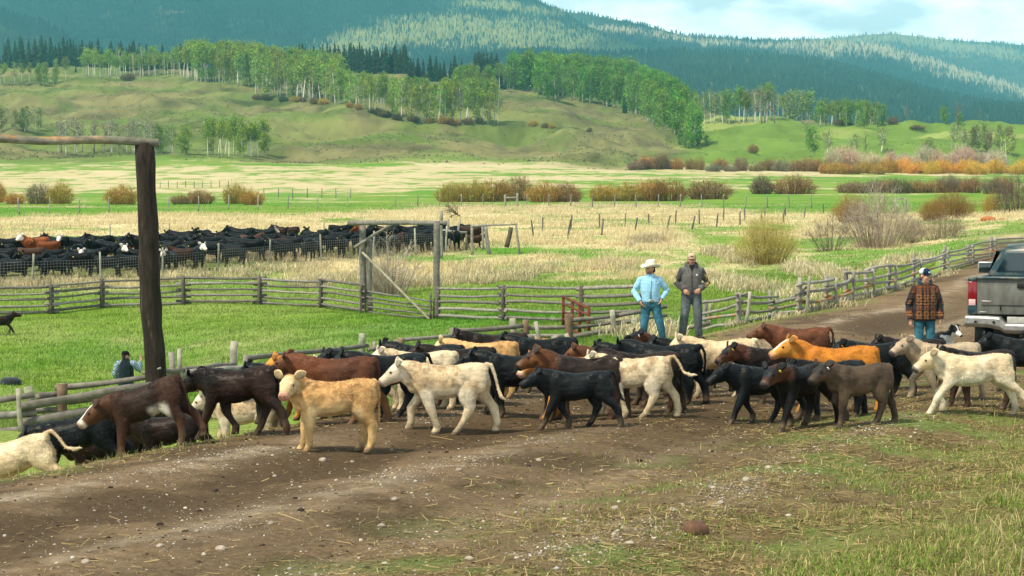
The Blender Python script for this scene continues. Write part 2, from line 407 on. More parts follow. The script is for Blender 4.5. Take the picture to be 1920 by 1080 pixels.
def build_ground():
    Ys = [-25.0]
    while Ys[-1] < 3300:
        y = Ys[-1]
        Ys.append(y + (.4 if y < 13 else (.085 if y < 24 else max(.0036 * y, .085) if y < 170 else .0062 * y)))
    Ys = np.array(Ys)
    u = np.concatenate([np.linspace(-.62, -.27, 60)[:-1], np.linspace(-.27, .27, 620), np.linspace(.27, .62, 60)[1:]])
    YY, UU = np.meshgrid(Ys, u, indexing='ij')
    XX = UU * (np.maximum(YY, -25) + np.where(YY < 40, (40 - YY) * .55, 0))
    x = XX.ravel(); Y = YY.ravel()
    z = ground_z(x, Y)
    d = road_d(x, Y)
    n = fbm(x / .9, Y / .9, 31, 4); n2 = fbm(x / .28, Y / .28, 33, 3); nl = fbm(x / 6, Y / 6, 35, 3)
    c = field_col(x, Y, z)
    # dirt of the road: lateral profile of wheel tracks and gravel ridges
    dirt = np.array([.185, .126, .072]); mud = np.array([.058, .038, .020]); grav = np.array([.33, .26, .18]); litter = np.array([.150, .108, .050])
    dw = d + (nl - .5) * .9
    rid = np.exp(-((dw - 1.0) / .25) ** 2) * .8 + np.exp(-((dw - 3.4) / .35) ** 2) * .55 + np.exp(-((dw - 5.2) / .3) ** 2) * .3 + np.exp(-((dw - 6.8) / .32) ** 2) * .75
    rid = rid * sstep(.35, .7, n2 * .6 + n * .5)
    rc = dirt * (.72 + .55 * n[:, None])
    trk = np.exp(-((dw - 2.1) / .5) ** 2) + np.exp(-((dw - 4.4) / .55) ** 2) * .8 + np.exp(-((dw - 6.0) / .3) ** 2) * .6
    rc = rc * (1 - .38 * np.clip(trk, 0, 1) * (.4 + .9 * n))[:, None]
    mudw = sstep(.40, .68, nl + (n - .5) * 1.1)[:, None] * .75
    rc = rc * (1 - mudw) + mud * mudw
    rc = rc * (1 - rid[:, None]) + grav * rid[:, None]
    tr = (sstep(24, 27, Y) * (1 - sstep(33, 40, Y)))[:, None] * .68           # trampled by the calves
    rc = rc * (1 - tr) + mud * 1.25 * tr
    # litter and thin grass on the right of the road
    lw = (sstep(4.5, 7.5, dw + (n - .5) * 2.6))[:, None]
    lc = litter * (.5 + .9 * n2[:, None]) * (1 - sstep(.5, .68, n)[:, None]) + np.array([.12, .155, .04]) * sstep(.5, .68, n)[:, None]
    rc = rc * (1 - lw) + lc * lw
    gw = sstep(8.0, 9.6, dw + (n - .5) * 2.5)[:, None]
    rc = rc * (1 - gw) + (np.array([.17, .165, .05]) * (.6 + .7 * n2[:, None])) * gw
    # verge on the left
    vw = sstep(-.1, -1.1, dw) if False else sstep(.1, 1.2, -dw + (n - .5) * 1.2)
    bank = (sstep(0, .8, -dw) * (1 - sstep(2.6, 5, -dw)))[:, None] * .65 * (Y < 60)[:, None]
    bc = np.array([.19, .145, .065]) * (.6 + .8 * n2[:, None])
    fc = c * (1 - bank) + bc * bank
    far = sstep(105, 150, Y)
    vw = np.maximum(vw, far)[:, None]
    col = rc * (1 - vw) + fc * vw
    m, k = YY.shape
    i = np.arange(m - 1)[:, None] * k; j = np.arange(k - 1)[None, :]
    q = np.stack([i + j, i + j + 1, i + k + j + 1, i + k + j], -1).reshape(-1, 4)
    M = bpy.data.materials.new('ground'); M.use_nodes = True
    t = M.node_tree; b = t.nodes['Principled BSDF']; b.inputs['Roughness'].default_value = .95; b.inputs['Specular IOR Level'].default_value = .1
    a = t.nodes.new('ShaderNodeAttribute'); a.attribute_name = 'Col'
    tcn = t.nodes.new('ShaderNodeTexCoord')
    n1 = t.nodes.new('ShaderNodeTexNoise'); n1.inputs['Scale'].default_value = 13; n1.inputs['Detail'].default_value = 8; n1.inputs['Roughness'].default_value = .85
    t.links.new(tcn.outputs['Object'], n1.inputs[0])
    r = t.nodes.new('ShaderNodeMapRange'); r.inputs[1].default_value = .3; r.inputs[2].default_value = .7; r.inputs[3].default_value = .38; r.inputs[4].default_value = 1.62
    t.links.new(n1.outputs[0], r.inputs[0])
    q1 = t.nodes.new('ShaderNodeMix'); q1.data_type = 'RGBA'; q1.blend_type = 'MULTIPLY'; q1.inputs[0].default_value = 1
    t.links.new(a.outputs[0], q1.inputs[6]); t.links.new(r.outputs[0], q1.inputs[7])
    t.links.new(q1.outputs[2], b.inputs['Base Color'])
    bp = t.nodes.new('ShaderNodeBump'); bp.inputs['Strength'].default_value = .7; bp.inputs['Distance'].default_value = .05
    n3 = t.nodes.new('ShaderNodeTexNoise'); n3.inputs['Scale'].default_value = 14; n3.inputs['Detail'].default_value = 9; n3.inputs['Roughness'].default_value = .7
    t.links.new(tcn.outputs['Object'], n3.inputs[0]); t.links.new(n3.outputs[0], bp.inputs['Height']); t.links.new(bp.outputs[0], b.inputs['Normal'])
    o = link('ground', raw_mesh('ground', np.stack([x, Y, z], -1), [q], col, True, (M,)))
    props(o, kind='structure')
build_ground()

# ================================================================ MOUNTAINS AND THEIR FOREST
M_mount = mat('mountain ground', rough=.95, spec=.05, nscale=.02, namt=.25)
M_forest = mat('far forest', rough=.9, spec=.05)
MOUNT = {
 'foothill': dict(Y0=2700, Y1=5000, z0=40, back=700, cov=1.0, ridge=[(-900, 60), (-300, 40), (0, 25), (90, 48), (160, 92), (400, 135), (800, 125), (900, 106), (1000, 97), (1150, 105), (1280, 101), (1413, 105), (1513, 115), (1613, 136), (1713, 166), (1813, 190), (1920, 203), (2300, 225)]),
 'mountain': dict(Y0=4600, Y1=8200, z0=120, back=900, cov=.97, ridge=[(-900, -10), (-200, -24), (0, -28), (400, -28), (700, -26), (900, -20), (1013, 5), (1050, 22), (1100, 52), (1140, 70), (1190, 90), (1240, 103), (1400, 130), (1920, 205), (2400, 230)]),
 'ridge': dict(Y0=6500, Y1=9800, z0=150, back=900, cov=.93, ridge=[(200, 120), (900, 60), (1000, 30), (1057, 24), (1107, 30), (1207, 49), (1280, 68), (1380, 74), (1470, 79), (1560, 79), (1640, 86), (1700, 100), (1800, 132), (1920, 165), (2100, 195), (2600, 225)]),
 'far_ridge': dict(Y0=9200, Y1=12500, z0=280, back=1500, cov=.9, ridge=[(900, 110), (1300, 84), (1450, 77), (1563, 73), (1620, 67), (1673, 65), (1780, 77), (1920, 86), (2200, 98), (2700, 120)]),
}
def mount_pt(k, px, t):
    D = MOUNT[k]; rp = np.array(D['ridge'], float)
    Y = D['Y0'] + (D['Y1'] - D['Y0']) * t
    x = (px - 960) / F * Y
    zr = CAMZ + (355 - np.interp(px, rp[:, 0], rp[:, 1])) * D['Y1'] / F
    prof = t ** .92
    gul = np.abs(fbm(px / 170., t * 1.6 + 3, 7 + len(k), 4) - .5) - .12
    z = D['z0'] + (zr - D['z0']) * prof + gul * (zr - D['z0']) * .55 * t * (1 - t) * 4 * .5
    return x, Y, z
SUNLIT_C = {'mountain': (.34, .35, .13), 'ridge': (.48, .44, .29), 'far_ridge': (.32, .32, .17)}  # paler colours that stand in for sunlight on the slopes
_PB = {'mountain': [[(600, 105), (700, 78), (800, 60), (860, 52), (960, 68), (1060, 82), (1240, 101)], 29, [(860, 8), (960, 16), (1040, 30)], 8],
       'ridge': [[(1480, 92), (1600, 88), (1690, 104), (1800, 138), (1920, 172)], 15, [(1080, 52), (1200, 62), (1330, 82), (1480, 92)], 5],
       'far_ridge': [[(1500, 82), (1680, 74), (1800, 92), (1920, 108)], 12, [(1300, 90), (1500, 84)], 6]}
def sunlit_belt(k, px, py):
    """sunlit belts of the mountainsides, painted into tree and ground colour"""
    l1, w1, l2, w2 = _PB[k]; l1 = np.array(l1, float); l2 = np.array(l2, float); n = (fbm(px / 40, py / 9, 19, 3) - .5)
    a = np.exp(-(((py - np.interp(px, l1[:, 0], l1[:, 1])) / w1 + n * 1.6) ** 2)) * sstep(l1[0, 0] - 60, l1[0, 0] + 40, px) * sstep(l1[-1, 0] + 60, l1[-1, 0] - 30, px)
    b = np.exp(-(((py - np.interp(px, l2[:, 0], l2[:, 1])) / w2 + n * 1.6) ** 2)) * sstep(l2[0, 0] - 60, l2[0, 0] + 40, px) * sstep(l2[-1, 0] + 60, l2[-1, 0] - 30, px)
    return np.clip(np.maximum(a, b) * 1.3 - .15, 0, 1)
def build_mount(k, ntree, hmin, hmax, cols):
    D = MOUNT[k]
    px = np.arange(D['ridge'][0][0], D['ridge'][-1][0] + 1, 9.); t = np.linspace(0, 1, 70)
    T, PX = np.meshgrid(t, px, indexing='ij')
    x, Y, z = mount_pt(k, PX.ravel(), T.ravel())
    m, n = T.shape
    x2 = np.concatenate([x, x[-n:] * (1 + D['back'] / D['Y1'])]); Y2 = np.concatenate([Y, Y[-n:] + D['back']]); z2 = np.concatenate([z, z[-n:] * .6])
    i = np.arange(m)[:, None] * n; j = np.arange(n - 1)[None, :]
    q = np.stack([i + j, i + j + 1, i + n + j + 1, i + n + j], -1).reshape(-1, 4)
    nn = fbm(x2 / 300, Y2 / 300, 3, 4)[:, None]
    c = np.array([.035, .052, .030]) * (1 - nn) + np.array([.075, .080, .040]) * nn
    bare = sstep(.80, .86, fbm(x2 / 420 + 5, Y2 / 500, 21, 4))[:, None] * (k != 'foothill')
    c = c * (1 - bare) + np.array([.30, .24, .17]) * bare
    if k in SUNLIT_C:
        pw = sunlit_belt(k, 960 + F * x2 / Y2, 355 + (CAMZ - z2) * F / Y2)[:, None] * .9
        c = c * (1 - pw) + np.array(SUNLIT_C[k]) * .8 * pw  # sunlight tinted into the ground colour along the belts
    o = link(k, raw_mesh(k, np.stack([x2, Y2, z2], -1), [q], c, True, (M_mount,))); props(o, kind='structure')
    o.name = 'mountain' if k == 'mountain' else k
    # trees
    pp = RNG.uniform(max(D['ridge'][0][0], -250), min(D['ridge'][-1][0], 2200), ntree); tt = RNG.uniform(.0, 1.0, ntree) ** .85
    x, Y, z = mount_pt(k, pp, tt)
    dens = fbm(x / 140, Y / 190, 77, 4)
    b = fbm(x / 420 + 5, Y / 500, 21, 4)
    keep = (RNG.random(ntree) < D['cov']) & ((b < .82) | (RNG.random(ntree) < .12) | (k == 'foothill')) & (dens > .22)
    x, Y, z, dens = x[keep], Y[keep], z[keep], dens[keep]; n = len(x)
    h = RNG.uniform(hmin, hmax, n); r = h * RNG.uniform(.17, .25, n)
    s = 6; a = np.arange(s) / s * 2 * np.pi
    ph = RNG.random(n) * 6.28
    V = np.zeros((n, 2 * s + 2, 3)); Cc = np.zeros((n, 2 * s + 2, 3))
    for lv, (zb, rr) in enumerate(((.0, 1.0), (.42, .62))):
        for q_ in range(s):
            jit = RNG.uniform(.75, 1.2, n)
            V[:, lv * s + q_, 0] = x + np.cos(a[q_] + ph) * r * rr * jit; V[:, lv * s + q_, 1] = Y + np.sin(a[q_] + ph) * r * rr * jit; V[:, lv * s + q_, 2] = z + h * zb
    V[:, 2 * s, :] = np.stack([x, Y, z + h * .66], -1); V[:, 2 * s + 1, :] = np.stack([x, Y, z + h], -1)
    base = np.array(cols[0]); alt = np.array(cols[1])
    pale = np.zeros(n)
    if k in SUNLIT_C:
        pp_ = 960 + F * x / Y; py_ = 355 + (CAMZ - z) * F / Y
        pale = sunlit_belt(k, pp_, py_)
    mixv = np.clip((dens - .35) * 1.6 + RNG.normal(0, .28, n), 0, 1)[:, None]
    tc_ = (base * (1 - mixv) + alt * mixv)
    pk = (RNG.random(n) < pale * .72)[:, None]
    tc_ = np.where(pk, np.array(SUNLIT_C.get(k, (0, 0, 0))), tc_) * RNG.uniform(.7, 1.3, n)[:, None]  # trees inside the belts coloured as if sunlit
    Cc[:] = tc_[:, None, :]
    fidx = []
    for lv in range(2):
        for q_ in range(s): fidx.append((lv * s + q_, lv * s + (q_ + 1) % s, 2 * s + lv))
    fidx = np.array(fidx)
    Fc = (fidx[None] + (np.arange(n) * (2 * s + 2))[:, None, None]).reshape(-1, 3)
    o = link('forest', raw_mesh('forest', V.reshape(-1, 3), [Fc], Cc.reshape(-1, 3), False, (M_forest,)))
    return props(o, {'foothill': 'dark conifer forest covering the nearer foothill', 'mountain': 'conifer forest covering the big mountain at left', 'ridge': 'conifer forest on the middle ridge at right', 'far_ridge': 'conifer forest on the farthest ridge under the sky'}[k], 'forest', kind='stuff')
build_mount('foothill', 26000, 13, 21, ((.018, .040, .030), (.035, .062, .034)))
build_mount('mountain', 60000, 10, 17, ((.020, .050, .036), (.055, .085, .040)))
build_mount('ridge', 26000, 15, 25, ((.030, .055, .038), (.12, .12, .07)))
build_mount('far_ridge', 15000, 16, 26, ((.03, .05, .04), (.10, .11, .06)))
# ================================================================ TREES
def leaf_tris(mb, ctr, size, cols):
    """random small leaf faces (two triangles folded) at the given centres"""
    n = len(ctr)
    a = RNG.normal(size=(n, 3)); a /= np.linalg.norm(a, axis=1)[:, None]
    b = RNG.normal(size=(n, 3)); b -= (b * a).sum(1)[:, None] * a; b /= np.linalg.norm(b, axis=1)[:, None]
    s = (np.asarray(size) * RNG.uniform(.6, 1.3, n))[:, None]
    V = np.stack([ctr - a * s, ctr + b * s * .6, ctr + a * s, ctr - b * s * .6], 1).reshape(-1, 3)
    q = np.arange(n * 4).reshape(-1, 4)
    mb.add(V, [q], np.repeat(cols, 4, 0))
def aspen_proto(kind, seed):
    rs = np.random.default_rng(seed)
    tr = MB(); cr = MB()
    lean = rs.normal(0, .045, 2)
    def axis(t): return np.array([lean[0] * t + .012 * math.sin(t * 5 + seed), lean[1] * t, t])
    ts = np.linspace(0, .93, 7)
    pale = np.array([.66, .62, .53]) if kind != 'bare' else np.array([.24, .21, .17])
    tr.tube([axis(t) for t in ts], .022 * (1 - ts * .85), 6, pale * rs.uniform(.75, 1.15), jitter=.2)
    lo = {'belt': .54, 'full': .14, 'bare': .3, 'round': .08, 'sparse': .32}[kind]
    wid = {'belt': .17, 'full': .20, 'bare': .18, 'round': .30, 'sparse': .19}[kind]
    nb = {'belt': 22, 'full': 32, 'bare': 18, 'round': 34, 'sparse': 22}[kind]
    pts = []; cc = []
    for i in range(nb):
        t = lo + (1 - lo) * (i + rs.random()) / nb * .97
        ph = rs.random() * 6.28; prof = math.sin(math.pi * min(1, ((t - lo) / (1.03 - lo)) ** .75)) ** .6
        rr = wid * prof * rs.uniform(.25, 1.0)
        c = axis(t) + np.array([math.cos(ph) * rr, math.sin(ph) * rr, .02])
        p0 = axis(max(.12, t - rr * .7))
        tr.tube([p0, (p0 + c) / 2 + [0, 0, -.01], c], [.006, .004, .0015], 4, pale * .8)
        n = {'belt': 34, 'full': 36, 'bare': 5, 'round': 44, 'sparse': 17}[kind]
        d = rs.normal(size=(n, 3)) * np.array([.052, .052, .045]) * (1.25 if kind == 'round' else 1)
        pts.append(c + d)
        tint = rs.uniform(.72, 1.25)
        cc.append(np.tile(np.array([1, 1, 1.]) * tint, (n, 1)) * rs.uniform(.8, 1.2, (n, 1)))
        if kind in ('bare', 'sparse'):
            for k in range(5 if kind == 'bare' else 2):
                e = c + rs.normal(size=3) * np.array([.05, .05, .06]) + [0, 0, .04]
                tr.tube([p0 * .4 + c * .6, e], [.003, .0012], 3, pale * .75)
    pts = np.vstack(pts); leaf_tris(cr, pts, .024 if kind != 'round' else .028, np.vstack(cc))
    return tr.mesh('trunk', (M_bark,)), cr.mesh('crown', (M_leaf,), False)
PROTO = {k: [aspen_proto(k, 100 * i + s) for s in range(4 if k in ('belt', 'full') else 3)] for i, k in enumerate(('belt', 'full', 'bare', 'round', 'sparse'))}
def conifer_proto(seed):
    rs = np.random.default_rng(seed); tr = MB(); cr = MB()
    tr.tube([(0, 0, 0), (0, 0, .5), (0, 0, .97)], [.018, .011, .002], 6, (.09, .065, .045))
    nw = 24; V = []; Cc = []
    for i in range(nw):
        t = .06 + .9 * i / nw; rad = .20 * (1 - t) ** .85 + .012
        nb = 11 if t < .6 else 8
        for j in range(nb):
            a = 6.28 * j / nb + rs.random() * .8; r = rad * rs.uniform(.6, 1.18); w = r * .32
            d = np.array([math.cos(a), math.sin(a), 0]); s = np.array([-d[1], d[0], 0])
            z = t + rs.uniform(-.012, .012)
            V += [np.array([0, 0, z + .03]), d * r * .62 + s * w + [0, 0, z - r * .22], d * r + [0, 0, z - r * .5], d * r * .62 - s * w + [0, 0, z - r * .22]]
            Cc += [np.ones(3) * rs.uniform(.65, 1.35)] * 4
    cr.add(np.array(V), [np.arange(len(V)).reshape(-1, 4)], np.array(Cc))
    return tr.mesh('trunk', (M_bark,)), cr.mesh('crown', (M_conifer,), False)
CONI = [conifer_proto(900 + i) for i in range(5)]
def put_tree(name, proto, loc, h, label, cat, group, color, wid=1.0):
    e_ = empty(name, loc, label, cat, group, random.random() * 6.28)
    e_.scale = (h * wid, h * wid, h)
    for nm, me in zip(('trunk', 'crown'), proto):
        c = link(nm, me, e_); c.color = (*color, 1)
    return e_
def jit(c, s): return tuple(max(0, v * random.uniform(1 - s, 1 + s)) for v in c)
G1 = (.215, .315, .042); G2 = (.175, .27, .048); G3 = (.22, .31, .055); GB = (.14, .28, .028); OL = (.22, .25, .085); GREY = (.25, .235, .15); YG = (.42, .55, .05)
# line of base pixels, number, tree height in pixels, kinds, colour, label, group
STANDS = [
 ([(-10, 246), (80, 247)], 9, (42, 52), ['full', 'sparse'], OL, 'olive green aspen in the small stand above the beam end at the far left', 'aspens of the far left stand'),
 ([(100, 290), (285, 289)], 17, (58, 72), ['bare', 'sparse', 'sparse'], GREY, 'thin grey aspen with few leaves showing above the lichen covered beam', 'sparse aspens behind the gate beam'),
 ([(288, 289), (330, 289)], 6, (48, 60), ['sparse', 'full'], G2, 'green aspen just right of the tall gate post on the far field edge', 'aspens right of the gate post'),
 ([(384, 293), (504, 294)], 16, (58, 74), ['belt', 'belt', 'full'], G1, 'white stemmed aspen of the round clump standing alone on the left field edge', 'aspens of the lone clump'),
 ([(-20, 163), (125, 152)], 11, (32, 44), ['sparse', 'belt'], G2, 'small aspen scattered at the foot of the dark firs at far left', 'scattered aspens at far left'),
 ([(62, 160), (108, 160)], 6, (30, 40), ['full'], G1, 'bright aspen of the little thicket beside the sandy knoll', 'aspen thicket by the knoll'),
 ([(155, 148), (335, 143)], 32, (38, 56), ['belt', 'sparse', 'belt'], G1, 'pale stemmed aspen in front of the firs above the sandy knolls', 'aspens above the knolls'),
 ([(335, 150), (430, 158), (520, 172), (640, 196)], 58, (56, 74), ['belt', 'belt', 'full'], G1, 'tall white stemmed aspen in the long belt across the upper left hillside', 'aspens of the left belt'),
 ([(350, 142), (480, 152), (640, 172)], 26, (54, 68), ['belt'], G3, 'aspen in the back row of the long belt on the upper left hillside', 'aspens of the left belt, back row'),
 ([(480, 186), (640, 196), (760, 228), (880, 233), (940, 230)], 44, (54, 84), ['full', 'belt', 'sparse'], G1, 'aspen along the lower edge of the belt that runs down to mid slope', 'aspens of the lower belt edge'),
 ([(640, 184), (760, 200), (930, 200)], 40, (36, 54), ['belt', 'sparse', 'full'], G2, 'aspen in the upper part of the mid slope belt below the dark firs', 'aspens of the mid slope belt'),
 ([(850, 182), (900, 172), (1000, 166)], 60, (34, 54), ['full', 'belt'], G2, 'gap', 'gap'),
 ([(1010, 182), (1100, 192), (1170, 206), (1240, 240), (1310, 276)], 36, (58, 80), ['full', 'full', 'round'], GB, 'bright green aspen at the lower edge of the lush wood right of the bare ridge', 'aspens of the green wood, front'),
 ([(960, 168), (1060, 172), (1180, 186), (1290, 226)], 34, (54, 72), ['full', 'round', 'full'], GB, 'bright green aspen further up in the lush wood behind the bare ridge', 'aspens of the green wood, back'),
 ([(1270, 276), (1330, 279)], 5, (26, 34), ['round'], GB, 'low dense green aspen bush at the corner of the right meadow', 'low aspens at the meadow corner'),
 ([(1296, 236), (1400, 231), (1452, 228)], 20, (56, 72), ['full', 'sparse', 'belt'], G2, 'aspen in the row on top of the right meadow', 'aspens above the right meadow'),
 ([(1396, 231), (1456, 229)], 9, (58, 66), ['bare', 'sparse'], GREY, 'grey leafless aspen in the row on top of the right meadow', 'grey aspens above the right meadow'),
 ([(1455, 222), (1520, 216)], 9, (40, 54), ['belt', 'sparse'], G3, 'pale aspen behind the brown bank at the top of the meadow', 'aspens behind the brown bank'),
 ([(1530, 236), (1655, 238)], 20, (40, 52), ['full', 'belt', 'round'], G2, 'green aspen of the rounded grove right of the brown bank', 'aspens of the rounded grove'),
 ([(1782, 282), (1900, 290)], 14, (40, 54), ['sparse', 'full'], OL, 'olive aspen of the thin grove at the right edge of the meadow', 'aspens of the right grove'),
]
def stand_point(line, t):
    p = np.array(line, float); s = np.concatenate([[0], np.cumsum(np.hypot(*(np.diff(p, axis=0).T)))]); s /= s[-1]
    return np.interp(t, s, p[:, 0]), np.interp(t, s, p[:, 1])
MASS = {'aspens of the left belt, back row': 5, 'aspens of the mid slope belt': 3.2, 'aspens of the green wood, back': 5, 'gap': 1}
def mesh_np(me):
    n = len(me.vertices); V = np.empty(n * 3, np.float32); me.vertices.foreach_get('co', V)
    C = np.empty(n * 4, np.float32); me.color_attributes['Col'].data.foreach_get('color', C)
    q = np.empty(len(me.loops), np.int32); me.loops.foreach_get('vertex_index', q)
    return V.reshape(-1, 3), C.reshape(-1, 4)[:, :3], q
def stand_mass(line, n, hh, kinds, colr, lab):
    """the deep inside of a wood that reads as one mass"""
    mb = MB()
    for i in range(n):
        px, py = stand_point(line, random.random()); g = G(px, py - random.uniform(0, 16) + 3)
        if g.y > 1900: g = Vector((X(px, 1700), 1700, gz(X(px, 1700), 1700)))
        h = max(Zp(py - random.uniform(*hh), g.y) - g.z, 5)
        tr, cr = random.choice(PROTO[random.choice(kinds)]); V, C, q = mesh_np(cr); a = random.random() * 6.28; w = h * random.uniform(.7, 1.1)
        c = np.array(jit(colr, .2))
        V = np.stack([(V[:, 0] * math.cos(a) - V[:, 1] * math.sin(a)) * w, (V[:, 0] * math.sin(a) + V[:, 1] * math.cos(a)) * w, V[:, 2] * h], -1) + np.array(g)
        mb.add(V, [q.reshape(-1, 4)], C * c)
        mb.tube([np.array(g) - [0, 0, .5], np.array(g) + [0, 0, h * .85]], [.021 * h, .006 * h], 5, np.array([.64, .6, .5]) * random.uniform(.7, 1.1))
    props(link('aspen_wood', mb.mesh('aspen_wood', (M_blade,), False)), lab, 'wood', kind='stuff')
for line, n, hh, kinds, colr, lab, grp in STANDS:
    if grp in MASS:
        stand_mass(line, int(n * MASS[grp]), hh, kinds, colr, {'aspens of the left belt, back row': 'aspen wood behind the front row of the long left belt', 'aspens of the mid slope belt': 'aspen wood filling the mid slope belt below the firs', 'aspens of the green wood, back': 'lush green aspen wood behind the bare ridge', 'gap': 'aspen wood round the tall firs above the bare ridge'}[grp]); continue
    for i in range(n):
        px, py = stand_point(line, (i + random.random()) / n)
        g = G(px, py - random.uniform(0, 6) + 2)
        if g.y > 1900: g = Vector((X(px, 1650), 1650, gz(X(px, 1650), 1650)))
        h = max(Zp(py - random.uniform(*hh), g.y) - g.z, 4)
        k = random.choice(kinds)
        put_tree('aspen_tree', random.choice(PROTO[k]), g - Vector((0, 0, .4)), h, lab, 'tree', grp, jit(colr, .16), random.uniform(.72, 1.1))
SINGLES = [(345, 290, 52, 'round', G1, 1.0, 'single round green aspen on the left field edge beside the lone clump'),
 (1526, 293, 54, 'full', GB, 1.3, 'dark green dense poplar on the right meadow behind the willow thicket'), (1550, 294, 46, 'sparse', OL, 1.5, 'olive half leafed tree touching the dark green poplar'),
 (1602, 292, 38, 'sparse', OL, 1.5, 'small yellowish tree between the olive tree and the thin bare one'), (1622, 296, 46, 'bare', GREY, .9, 'thin bare grey tree on the right meadow'),
 (1652, 290, 48, 'sparse', OL, 1.5, 'olive half leafed tree right of the thin bare one'), (1742, 304, 40, 'round', OL, 1.4, 'low wide olive tree in front of the right meadow'),
 (1771, 233, 30, 'round', GB, 1.1, 'small round green tree high on the right meadow'), (1797, 236, 42, 'bare', GREY, 1.3, 'grey leafless tree beside the small round green one'), (1798, 235, 22, 'round', GB, 1.3, 'low round green bush tree below the grey leafless one'),
 (1888, 302, 46, 'sparse', YG, 1.4, 'bright yellow green young tree at the right edge above the orange willows'), (1512, 262, 30, 'bare', GREY, 1.2, 'small grey bare tree on the open right meadow'),
 (1836, 232, 26, 'bare', GREY, 1.2, 'small bare tree on the skyline of the right meadow'), (1700, 228, 28, 'bare', GREY, 1.3, 'bare tree at the end of the rounded grove'), (1722, 226, 20, 'sparse', OL, 1.3, 'small olive tree right of the rounded grove')]
for px, py, hp, k, c, w, lab in SINGLES:
    g = G(px, py); put_tree('tree', PROTO[k][0], g, hp * g.y / F, lab, 'tree', None, c, w)
DARK = (.024, .048, .024)
FIRS = [([(-20, 122), (60, 116), (118, 122)], 15, (38, 56), 'dark fir in the row behind the aspens at the far left', 'firs at far left'),
 ([(120, 118), (215, 122), (265, 122)], 24, (32, 52), 'dark fir rising behind the sandy knolls on the left hill', 'firs behind the knolls'),
 ([(230, 134), (300, 130), (385, 128)], 22, (34, 52), 'dark fir standing above the left part of the aspen belt', 'firs above the left belt'),
 ([(430, 128), (560, 126)], 16, (26, 42), 'small dark fir peeping over the long aspen belt', 'firs peeping over the belt'),
 ([(555, 136), (660, 136), (764, 138)], 52, (40, 60), 'dark fir in the dense dark row above the mid slope aspens', 'firs of the dense dark row'),
 ([(766, 150), (850, 152), (880, 160)], 14, (34, 52), 'dark fir between the dense row and the tall fir group', 'firs before the tall group'),
 ([(886, 162), (932, 164)], 12, (58, 72), 'tall dark fir of the tight group standing over the bare ridge', 'firs of the tall group'),
 ([(935, 165), (1000, 165)], 5, (40, 64), 'dark fir right of the tall group', 'firs right of the tall group'),
 ([(1010, 178), (1090, 180)], 9, (44, 62), 'dark fir among the bright green wood', 'firs in the green wood')]
for line, n, hh, lab, grp in FIRS:
    for i in range(n):
        px, py = stand_point(line, (i + random.random()) / n)
        g = G(px, py)
        if g.y > 1900: g = Vector((X(px, 1700), 1700, gz(X(px, 1700), 1700)))
        h = Zp(py - random.uniform(*hh), g.y) - g.z
        put_tree('fir_tree', random.choice(CONI), g - Vector((0, 0, .4)), h, lab, 'fir tree', grp, jit(DARK, .3), random.uniform(.9, 1.3))
for px, py, hp, lab in [(1164, 188, 50, 'single dark fir at the foot of the green wood near the bare ridge'), (1172, 212, 36, 'small dark fir below the single fir in the green wood'), (1216, 178, 42, 'dark fir half hidden in the middle of the green wood'), (738, 212, 26, 'small dark fir low in the mid slope aspens'), (142, 136, 14, 'tiny dark fir on the sandy knoll at left')]:
    g = G(px, py); put_tree('fir_tree', CONI[0], g, hp * g.y / F, lab, 'fir tree', None, DARK)

# ================================================================ WILLOW BUSHES
def bush_proto(seed, nstem, thick, dense, upright=.5, twig=2, base=.75):
    """unit bush: about 1 high and 1 wide; many arching stems that fork into twigs"""
    rs = np.random.default_rng(seed); st = MB(); lf = MB(); V = []; Cc = []; L = []; LC = []
    def strip(p, w0, w1, c):
        p = np.asarray(p); n = len(p); d = p[-1] - p[0]; s = np.cross(d, rs.normal(size=3)); s /= np.linalg.norm(s) + 1e-9
        w = np.linspace(w0, w1, n)[:, None]
        a, b = p - s * w, p + s * w
        for i in range(n - 1):
            V.extend([a[i], b[i], b[i + 1], a[i + 1]]); Cc.extend([c] * 4)
    for i in range(nstem):
        ph = rs.random() * 6.28; sp = rs.random() ** .45 * .5
        b = np.array([math.cos(ph), math.sin(ph), 0]) * sp * base
        h = math.sqrt(max(.02, 1 - (sp * 1.85) ** 2)) * rs.uniform(.45, 1.0)
        tip = np.array([math.cos(ph) * sp, math.sin(ph) * sp, h]) + rs.normal(0, .04, 3)
        mid = b * (1 - upright) * .5 + tip * .5 + np.array([0, 0, h * .10]); mid[:2] = b[:2] * .45 + tip[:2] * .55
        c = np.ones(3) * rs.uniform(.55, 1.25)
        strip([b, mid, tip], thick, thick * .35, c * np.array([.8, .75, .75]))
        for k in range(twig):
            t = rs.uniform(.35, .95); q = (1 - t) * mid + t * tip
            e_ = q + (tip - mid) * rs.uniform(.15, .45) + rs.normal(0, .075, 3); e_[2] = max(e_[2], .03)
            strip([q, e_], thick * .5, thick * .2, c)
            L.append(e_); LC.append(c); L.append(q * .5 + e_ * .5); LC.append(c * .9)
    st.add(np.array(V), [np.arange(len(V)).reshape(-1, 4)], np.array(Cc))
    ms = [('stems', st.mesh('stems', (M_twig,), False))]
    if dense:
        L = np.repeat(np.array(L), dense, 0); L = L + rs.normal(0, .022, L.shape)
        leaf_tris(lf, L, thick * 1.5, np.repeat(np.array(LC), dense, 0) * rs.uniform(.75, 1.3, (len(L), 1)))
        ms.append(('buds', lf.mesh('buds', (M_leaf,), False)))
    return ms
B_FAR = [bush_proto(40 + i, 260, .008, 3, .5, 4) for i in range(4)]
B_NEAR = [bush_proto(60 + i, 520, .0032, 3, .6, 5, .55) for i in range(2)]
B_BARE = [bush_proto(80 + i, 260, .0034, 0, .3, 10, .55) for i in range(2)]
